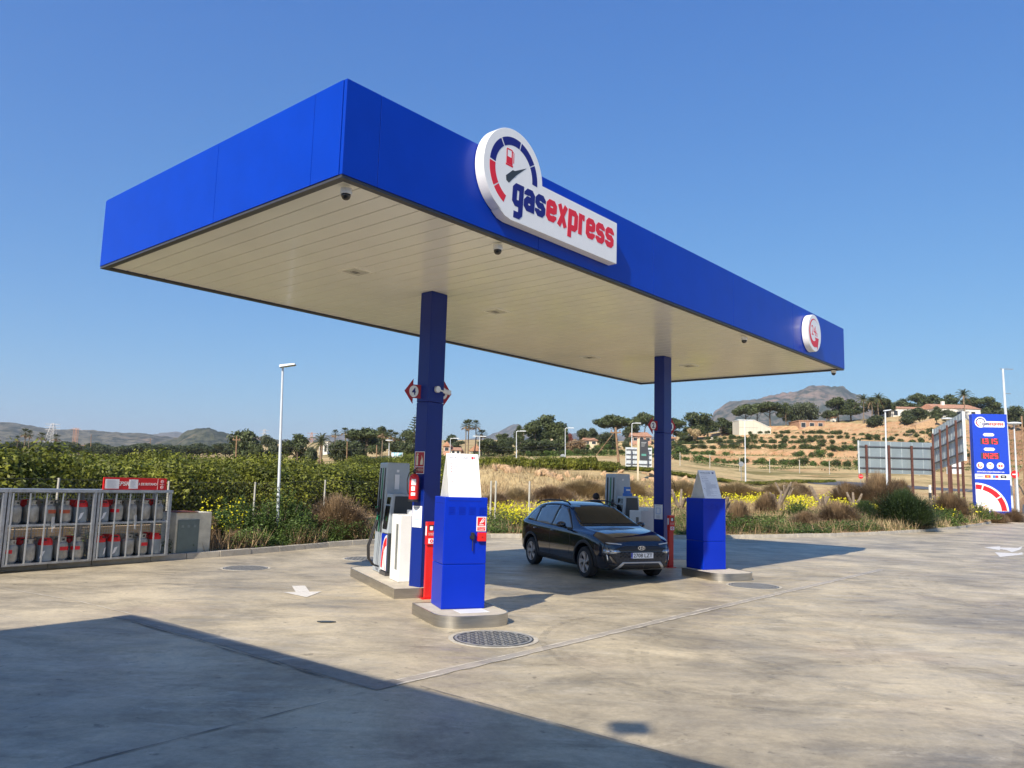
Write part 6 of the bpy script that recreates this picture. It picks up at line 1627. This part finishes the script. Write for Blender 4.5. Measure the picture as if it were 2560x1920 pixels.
# white sloping building
A = at(1848, 1084, 200); B = at(1927, 1078, 200); z0 = tz(A.x, A.y)-1; w_ = (B-A).length; TT = at(1848, 1050, 200).z-z0; TL = at(1927, 1071, 200).z-z0
t = thing('sloping_building', 'white windowless building with a roof sloping down to the right on the hillside', 'building', (A.x, A.y, z0), 0)
MB().prism([(0,0),(w_,0),(w_,TL),(w_*.47,TT),(0,TT)], 0, 6, 'y').build('wall', mat('pale_cladding', (.66, .60, .48), .7, var=.06, scale=.4), t)
MB().prism([(-.1,TT+.003),(w_*.47,TT+.003),(w_+.1,TL+.003),(w_+.1,TL+.15),(w_*.47,TT+.15),(-.1,TT+.15)], -.1, 6.1, 'y').build('roof', HW, t)
mb = MB(); [mb.box(w_*k/9-.02, w_*k/9+.02, -.02, -.002, 0, TT*(1 if k < 5 else .75)) for k in range(1, 8)]; mb.box(0, w_*.6, -.025, -.0205, TT*.62, TT*.64); mb.build('cladding_seams', mat('seam_grey', (.42, .40, .34), .8), t)
# dry stone wall on the terraces
t = thing('retaining_wall', 'ochre retaining wall corner high on the terraces below the villa', 'wall', tuple(at(2290, 1062, 205)-Vector((0,0,1.5))), 0)
MB().add([(0,0,0),(5.0,0,0),(5.0,3,0),(0,3,0),(0,0,1.6),(5.0,0,3.4),(5.0,3,3.4),(0,3,1.6)], [(3,2,1,0),(4,5,6,7),(0,1,5,4),(1,2,6,5),(2,3,7,6),(3,0,4,7)]).build('wall', RK, t)
# far road
ROAD = mat('asphalt', (.09, .095, .105), .8, var=.15)
mb = MB(); L_ = []
for k in range(24):
    X = 2020+k*28; P = tp(X, 96-k*.35, .04); Q = tp(X, 102-k*.35, .04); L_ += [P, Q]
mb.v = L_; mb.f = [(2*k, 2*k+2, 2*k+3, 2*k+1) for k in range(23)]; tag(mb.build('road', ROAD), kind='structure')
fence('field_fence', 'wire fence on thin posts along the foot of the terraces', [tuple(tp(X, 112).xy) for X in (1700, 2000, 2300, 2520)], 4, 1.9, 0, False, .05)
fence('field_fence', 'few loose grey posts in the scrub right of the nearer kiosk', [tuple(tp(X, 31).xy) for X in (1228, 1240, 1324)], 2.2, 1.7, 0, False, .035)

# ------------------------------------------------------------ billboards
BBG = mat('billboard_back', (.27, .33, .36), .45, metal=.25, var=.08, scale=1.2); RUST = mat('rusty_post', (.10, .038, .028), .8, var=.25, scale=6); BBS = mat('billboard_rail', (.09, .10, .12), .6)
def board(A, B, zl, zh, posts, lab, name='billboard', back=BBG, pw=.075, rails=3, seams=7, slant=0, postm=None, gap=.28):
    """A, B: ground plan ends; back of the board faces the camera, posts in front of it"""
    A = Vector(A); B = Vector(B); d = (B-A); w_ = d.length; t = thing(name, lab, 'billboard', (A.x, A.y, 0), atan2(d.y, d.x), 'billboards')
    MB().add([(0,0,zl),(w_,0,zl+slant),(w_,.08,zl+slant),(0,.08,zl),(0,0,zh),(w_,0,zh+slant),(w_,.08,zh+slant),(0,.08,zh)], [(3,2,1,0),(4,5,6,7),(0,1,5,4),(1,2,6,5),(2,3,7,6),(3,0,4,7)]).build('panel', back, t)
    mb = MB(); 
    for k in range(1, seams): x = w_*k/seams; mb.box(x-.02, x+.02, -.02, -.002, zl+.05+slant*k/seams, zh-.05+slant*k/seams)
    mb.build('seams', mat('seam_pale', (.40, .46, .48), .5), t)
    mb = MB()
    for k in range(rails): z = zl+(zh-zl)*(k+.45)/rails; mb.add([(0,-.10,z),(w_,-.10,z+slant),(w_,-.022,z+slant),(0,-.022,z),(0,-.10,z+.09),(w_,-.10,z+.09+slant),(w_,-.022,z+.09+slant),(0,-.022,z+.09)], [(3,2,1,0),(4,5,6,7),(0,1,5,4),(1,2,6,5),(2,3,7,6),(3,0,4,7)])
    mb.build('rails', BBS, t)
    fr = MB(); fr.box(-.06, 0, -.06, .12, zl-.03, zh+.03); fr.box(w_, w_+.06, -.06, .12, zl-.03+slant, zh+.03+slant); fr.build('edge_frame', mat('edge_white', (.62, .66, .66), .5), t)
    for s in posts:
        P = A+d*s; g = tz(P.x, P.y); MB().box(w_*s-pw, w_*s+pw, -gap, -.102, g-.3, zl+(zh-zl)*.88+slant*s).build('post', postm or RUST, t)
    return t
y = 66
a0, b0 = at(2149, 1182, y), at(2336, 1184, y); 
board((a0.x, y), (b0.x, y), a0.z, at(2149, 1102, y).z, (.085, .385, .69, .965), 'long grey billboard seen from behind on four dark red posts')
a0, b0 = at(2337, 1175, 64), at(2413, 1166, 54)
zb_ = at(2341, 1176, 64).z; zt2 = at(2346, 1074, 64).z
board((a0.x, 64), (b0.x, 54), zb_, zt2, (.06, .33, .58, .86), 'tall angled billboard with brown posts beside the price sign', pw=.055, rails=3, seams=11, slant=.45, gap=.24, back=mat('angled_board_back', (.50, .56, .56), .5, var=.08))
a0, b0 = at(2370, 1184, 68), at(2408, 1182, 68)
board((a0.x, 68), (b0.x, 68), a0.z, at(2370, 1120, 68).z, (.1, .9), 'small white panel low behind the angled billboard', back=PAPER, seams=3, rails=2)
a0, b0 = at(1565, 1166, 88), at(1628, 1168, 88)
board((a0.x, 88), (b0.x, 88), a0.z, at(1565, 1118, 88).z, (.20, .85), 'white billboard back with dark posts beside the far column', back=mat('white_board', (.52, .56, .58), .5), seams=3, rails=4, postm=BBS, pw=.05)
# dark advert sign
P = at(1599, 1150, 66); Q = at(1620, 1152, 66); g_ = tz(P.x, 66); w_ = (Q-P).x; h0 = P.z; h1 = at(1601, 1098, 66).z
t = thing('advert_sign', 'dark portrait advert sign on a pale post left of the far column', 'sign', (P.x, 66, 0), 0)
MB().box(0, w_, 0, .12, h0, h1).build('panel', mat('dark_print', (.05, .052, .058), .4), t)
for zz, tx, m_ in ((.86, 'NUEVA OFERTA', WHITE), (.72, 'CERCA DE TI', WHITE)): pass
mb = MB()
for k, z in enumerate((.84, .80, .72, .66)): mb.box(w_*.2, w_*(.8-.08*k), -.01, -.002, h0+(h1-h0)*z, h0+(h1-h0)*z+.035)
mb.build('text_rows', mat('pale_print', (.40, .42, .42), .6), t)
MB().box(w_*.22, w_*.78, -.012, -.002, h0+(h1-h0)*.20, h0+(h1-h0)*.30).build('green_button', mat('teal_print', (.10, .30, .25), .5), t)
MB().box(-.12, -.003, 0, .12, h0-.05, h1+.05).build('edge_frame', HC, t)
MB().box(-.20, -.06, .02, .12, g_-.3, h1).build('post', HC, t)
# blue white advert beyond the orchard
P = at(978, 1147, 95); Q = at(1007, 1147, 95); h1 = at(978, 1131, 95).z; g_ = tz(P.x, 95)
t = thing('roadside_advert', 'small white and blue advertising panel on poles above the near pump', 'sign', (P.x, 95, 0), 0)
m, N, L, b = nodes('blue_white_print'); tc = N.new('ShaderNodeTexCoord').outputs['Object']
L.new(ramp(N, L, noise_n(N, L, tc, 1.6, 3, .5), [(.42, (.70, .74, .78)), (.55, (.12, .45, .62)), (.62, (.7, .74, .78))]), b.inputs['Base Color'])
MB().box(0, (Q-P).x, 0, .1, P.z, h1).build('panel', m, t); MB().box(.2, .3, .11, .2, g_-.3, h1-.1).box((Q-P).x-.3, (Q-P).x-.2, .11, .2, g_-.3, h1-.1).build('post', GALV, t)

# ------------------------------------------------------------ price sign
TY = 60; a0 = at(2429, 1262, TY); b0 = at(2519, 1262, TY); g_ = tz(a0.x+1.2, TY); TW = 2.52; z0 = 1.18; ZH = 8.18-z0
t = thing('price_sign', 'tall blue price sign with red digits 1.315 and 1.425 beside the exit', 'price sign', (35.74, TY, z0), rad(-8))
MB().box(0, TW, 0, .55, -.9, ZH).build('body', mat('totem_blue', (.012, .055, .50), .35, var=.04), t, bevel=.03)
MB().box(.1, TW-.1, .05, .50, -1.4, -.9).build('foot', DARK, t)
def tf(nm, poly, m_, z=-.004, par=None): return MB().prism(poly, z, z+.003, 'y').build(nm, m_, par or t)
S_ = ZH/7.0
u = TW/2.5
poly = [(.33+.42*cos(rad(a))+.27, 6.36+.42*sin(rad(a))) for a in range(12, 300, 8)]
poly += [(.75, 5.98), (2.25, 5.98), (2.32, 6.05), (2.32, 6.38), (2.25, 6.44)]
lp = tf('logo_plate', poly, WHITE)
for a0_, a1_, m_ in ((-114, -183, RED), (-187.5, -235, NAVY), (-237.5, -284, NAVY), (-286.5, -327.5, NAVY), (-329.5, -360, NAVY)): tf('gauge_segment', arc(.60, 6.36, .26, .335, a1_, a0_, 8), m_, -.008, lp)
tf('needle', [(.52,6.28),(.56,6.27),(.76,6.46),(.55,6.34)], DARK, -.008, lp)
word(lp, 'lettering', 'gas', NAVY, .72, 6.12, -.009, .20, .05, .168, .155)
word(lp, 'lettering', 'express', RED, 1.23, 6.12, -.009, .20, .05, .152, .138)
for z, tx in ((5.40, 'DIESEL'), (4.28, 'SIN PLOMO')):
    q = tf('fuel_label', [(.72, z), (.84, z-.12), (1.44, z-.12), (1.56, z), (1.44, z+.12), (.84, z+.12)], WHITE)
    text('lettering', tx, mat('pale_green_ink', (.35, .52, .42), .6), q, .1, (1.14, -.006, z-.035), fit=(.42, .075))
LED = mat('led_red', (1.0, .02, .03), .5, var=.0, emit=1.3); LEDB = mat('display_black', (.05, .05, .055), .4)
SEG = {'0': 'abcdef', '1': 'bc', '2': 'abged', '3': 'abgcd', '4': 'fgbc', '5': 'afgcd'}
def digits(s, x0, z0_, h_, wd_, par, dot=None):
    mb = MB(); q = .022
    for k, ch in enumerate(s):
        x = x0+k*wd_*1.45; S2 = {'a': (x,x+wd_,z0_+h_-q*2,z0_+h_), 'g': (x,x+wd_,z0_+h_/2-q,z0_+h_/2+q), 'd': (x,x+wd_,z0_,z0_+q*2), 'f': (x,x+q*2,z0_+h_/2,z0_+h_), 'b': (x+wd_-q*2,x+wd_,z0_+h_/2,z0_+h_), 'e': (x,x+q*2,z0_,z0_+h_/2), 'c': (x+wd_-q*2,x+wd_,z0_,z0_+h_/2)}
        for i_, c_ in enumerate(SEG[ch]): a, b_, c, d = S2[c_]; mb.box(a, b_, -.012-.0006*i_, -.008, c, d)
    if dot is not None: mb.box(dot, dot+.06, -.012, -.008, z0_, z0_+.06)
    mb.build('digits', LED, par)
q = tf('display', [(.52, 4.66), (1.84, 4.66), (1.84, 5.12), (.52, 5.12)], LEDB); digits('1315', .52, 4.69, .40, .225, q, .80)
q = tf('display', [(.52, 3.54), (1.84, 3.54), (1.84, 4.00), (.52, 4.00)], LEDB); digits('1425', .52, 3.57, .40, .225, q, .80)
for k, cx_ in enumerate((.43, 1.15, 1.88)):
    q = tf('service_disc', [(cx_+.26*cos(rad(a)), 3.02+.26*sin(rad(a))) for a in range(0, 360, 12)], WHITE)
    if k == 0: tf('mark', arc(cx_, 3.02, .10, .17, 120, 340, 14), RED, -.008, q); text('lettering', '24', RED, q, .1, (cx_, -.009, 2.99), fit=(.12, .08))
    elif k == 1: tf('mark', [(cx_-.07, 3.08), (cx_+.07, 3.08), (cx_+.03, 3.15), (cx_-.07, 3.14)], RED, -.008, q)
    else: tf('mark', [(cx_-.15, 2.94), (cx_+.15, 2.94), (cx_+.15, 3.10), (cx_-.15, 3.10)], RED, -.008, q); tf('mark', [(cx_+.05*cos(rad(a)), 3.02+.05*sin(rad(a))) for a in range(0, 360, 30)], WHITE, -.012, q)
text('lettering', 'ESTACIÓN DESATENDIDA 24h', WHITE, t, .14, (1.16, -.004, 2.50), fit=(1.95, .12), bold=.03)
q = tf('card_strip', [(.02, 1.98), (TW-.02, 1.98), (TW-.02, 2.38), (.02, 2.38)], WHITE)
for x, cs in ((.16, [((.10, .14, .40), .20, .30), ((.55, .30, .05), .06, .10)]), (.72, [((.60, .05, .05), 0, .5)]), (1.28, [((.05, .20, .55), 0, .5)]), (1.84, [((.02, .02, .02), 0, .5)])):
    for c_, lo, hi in cs: tf('card_mark', [(x, 2.08+lo*.4), (x+.42, 2.08+lo*.4), (x+.42, 2.08+hi*.44), (x, 2.08+hi*.44)], mat('card%d' % (int(x*100)+int(lo*10)), c_, .5), -.008, q)
tf('card_mark', [(.93+.09*cos(rad(a)), 2.19+.085*sin(rad(a))) for a in range(0, 360, 30)], mat('card_orange', (.70, .35, .03), .5), -.012, q)
tf('card_mark', [(1.49, 2.10), (1.69, 2.10), (1.69, 2.28), (1.49, 2.28)], mat('card_red', (.55, .03, .05), .5), -.012, q)
tf('card_mark', [(1.95, 2.17), (2.15, 2.17), (2.15, 2.22), (1.95, 2.22)], WHITE, -.012, q)
C0 = (.0, -.45); R1 = 2.30
w1 = tf('white_quadrant', [(.02, -.42)]+[(.02+(R1)*cos(rad(a)), -.42+2.12*sin(rad(a))) for a in range(0, 91, 5)], WHITE)
def ring(a0_, a1_, r0, r1): return [(.02+(r1)*cos(rad(a0_+(a1_-a0_)*k/10)), -.42+(r1*.92)*sin(rad(a0_+(a1_-a0_)*k/10))) for k in range(11)]+[(.02+r0*cos(rad(a1_-(a1_-a0_)*k/10)), -.42+r0*.92*sin(rad(a1_-(a1_-a0_)*k/10))) for k in range(11)]
for a0_, a1_ in ((1, 33), (36, 74), (77, 89.5)): tf('gauge_segment', ring(a0_, a1_, 1.78, 2.16), RED, -.008, w1)
tf('needle', [(.10, -.30), (.30, -.28), (1.0, .12), (.36, -.16)], RED, -.008, w1)
# no entry sign and stop sign
def roadsign(X, Yc, y, r, kind, lab):
    P = at(X, Yc, y); g_ = tz(P.x, P.y); t = thing('road_sign', lab, 'road sign', (P.x, P.y, g_)); h_ = P.z-g_
    n = 8 if kind == 'stop' else 32; ph = 22.5 if kind == 'stop' else 0
    MB().prism([(r*cos(rad(ph+360*k/n)), h_+r*sin(rad(ph+360*k/n))) for k in range(n)], -.03, 0, 'y').build('plate', REDP if kind != 'back' else GALV, t)
    if kind == 'no': MB().box(-r*.7, r*.7, -.034, -.031, h_-r*.16, h_+r*.16).build('bar', WHITE, t)
    if kind == 'stop': text('lettering', 'STOP', WHITE, t, r*.6, (0, -.032, h_-r*.2), fit=(r*1.4, r*.45))
    MB().cyl(0, .04, -.3, h_+r*.4, .03).build('post', GALV, t)
roadsign(2537, 1186, 62, .31, 'no', 'round red no entry sign with white bar at the right edge')
roadsign(2152, 1191, 98, .30*1.05, 'stop', 'small red stop sign left of the long grey billboard')
roadsign(1853, 1160, 94, .30, 'back', 'grey back of a road sign beside the double headed lamp')
roadsign(1407, 1142, 112, .40, 'back', 'grey back of a road sign beside the lamp before the pine clump')
# low wheel or bin by the posts
P = at(2325, 1226, 60); g_ = tz(P.x, P.y)
t = thing('post_stub', 'white topped dark stub between the billboard posts', 'post', (P.x, P.y, g_)); MB().box(-.08, .08, -.08, .08, -.2, .9).build('base', DARK, t); MB().box(-.07, .07, -.07, .07, .903, 1.5).build('top', HW, t)

# ------------------------------------------------------------ hills and mountains
def hill(name, prof, y, depth, m, Yb=1150, seed=0, amp=.05):
    mb = MB(); nx = 260; X0, X1 = prof[0][0], prof[-1][0]; rows_ = 26
    for i in range(nx+1):
        X = X0+(X1-X0)*i/nx; Yr = interp(X, prof); T = at(X, Yr, y); zb_ = -20
        for j in range(rows_+1):
            s = j/rows_; yy = y - depth*(1-s); dx = T.x*(yy/y)
            if s <= 1: pf = ssmooth(s)**.8
            zz = zb_+(T.z-zb_)*pf
            zz += (T.z-zb_)*amp*(noise.noise(Vector((dx/(y*.05), yy/(y*.05), seed)))+.6*noise.noise(Vector((dx/(y*.014), yy/(y*.018), seed+9)))+.35*noise.noise(Vector((dx/(y*.005), yy/(y*.006), seed+4))))*min(1, 4*s)
            mb.v.append(Vector((dx, yy, zz)))
        mb.v.append(Vector((T.x*1.1, y+depth*.6, zb_)))
    k = rows_+2
    for i in range(nx):
        for j in range(k-1): mb.f.append((i*k+j, i*k+j+1, (i+1)*k+j+1, (i+1)*k+j))
    return tag(mb.build(name, m, smooth=True), kind='structure')
def hillmat(name, g1, g2, rock, sc, thr=.62):
    m, N, L, b = nodes(name); tc = N.new('ShaderNodeTexCoord').outputs['Object']
    c = ramp(N, L, noise_n(N, L, tc, sc, 10, .75), [(.46, g1), (.54, g2)])
    geo = N.new('ShaderNodeNewGeometry'); sx = N.new('ShaderNodeSeparateXYZ'); L.new(geo.outputs['Normal'], sx.inputs[0])
    r1 = ramp(N, L, noise_n(N, L, tc, sc*.25, 8, .7), [(thr-.08, (0,0,0)), (thr+.04, (1,1,1))])
    c = mix(N, L, c, rock, r1); L.new(c, b.inputs['Base Color']); b.inputs['Roughness'].default_value = .95; b.inputs['Specular IOR Level'].default_value = .05
    bp = N.new('ShaderNodeBump'); bp.inputs['Strength'].default_value = .9; bp.inputs['Distance'].default_value = 8
    L.new(noise_n(N, L, tc, sc*1.3, 9, .7), bp.inputs['Height']); L.new(bp.outputs[0], b.inputs['Normal']); return m
HM1 = hillmat('scrub_hill', (.035, .042, .022), (.17, .15, .095), (.30, .20, .13), .030, .66)
HM2 = hillmat('rock_mountain', (.05, .06, .035), (.17, .145, .105), (.30, .20, .145), .020, .62)
HM3 = hillmat('wooded_hill', (.028, .038, .018), (.10, .10, .055), (.34, .21, .14), .035, .66)
hill('hills', [(-700, 1060), (-300, 1050), (-100, 1052), (0, 1058), (41, 1063), (108, 1071), (152, 1078), (217, 1081), (298, 1084), (380, 1090), (434, 1097), (520, 1108), (620, 1122), (700, 1140)], 2300, 1100, HM1, seed=1)
hill('hills', [(330, 1120), (400, 1106), (445, 1097), (461, 1083), (488, 1074), (523, 1071), (556, 1079), (580, 1088), (605, 1082), (640, 1094), (700, 1100), (760, 1112)], 1500, 500, HM3, seed=2)
hill('hills', [(300, 1100), (380, 1090), (401, 1085), (440, 1081), (480, 1087), (560, 1100), (640, 1104), (753, 1096), (820, 1091), (880, 1090), (1000, 1098), (1100, 1105), (1180, 1098), (1223, 1091), (1258, 1076), (1283, 1062), (1296, 1060), (1312, 1072), (1380, 1080), (1500, 1090), (1700, 1098)], 4600, 1500, HM2, seed=3)
hill('mountain', [(1740, 1095), (1777, 1049), (1787, 1030), (1812, 1020), (1836, 1010), (1870, 1004), (1903, 998), (1940, 992), (1971, 985), (1995, 979), (2012, 971), (2026, 967), (2044, 965), (2062, 967), (2080, 970), (2100, 971), (2110, 974), (2122, 984), (2134, 991), (2160, 1004), (2230, 1018), (2320, 1024), (2420, 1026), (2520, 1030), (2640, 1040), (2900, 1060)], 2600, 900, HM2, seed=5, amp=.045)

# ------------------------------------------------------------ haze
vm = bpy.data.materials.new('haze'); vm.use_nodes = True; N = vm.node_tree.nodes; L = vm.node_tree.links
N.remove(N['Principled BSDF']); pv = N.new('ShaderNodeVolumePrincipled'); pv.inputs['Density'].default_value = .00016; pv.inputs['Color'].default_value = (.82, .89, 1, 1)
pv.inputs['Anisotropy'].default_value = .2; L.new(pv.outputs[0], N['Material Output'].inputs['Volume'])
hz = MB().box(-6900, 6900, -6900, 7000, -30, 420).build('haze', vm); tag(hz, kind='stuff')
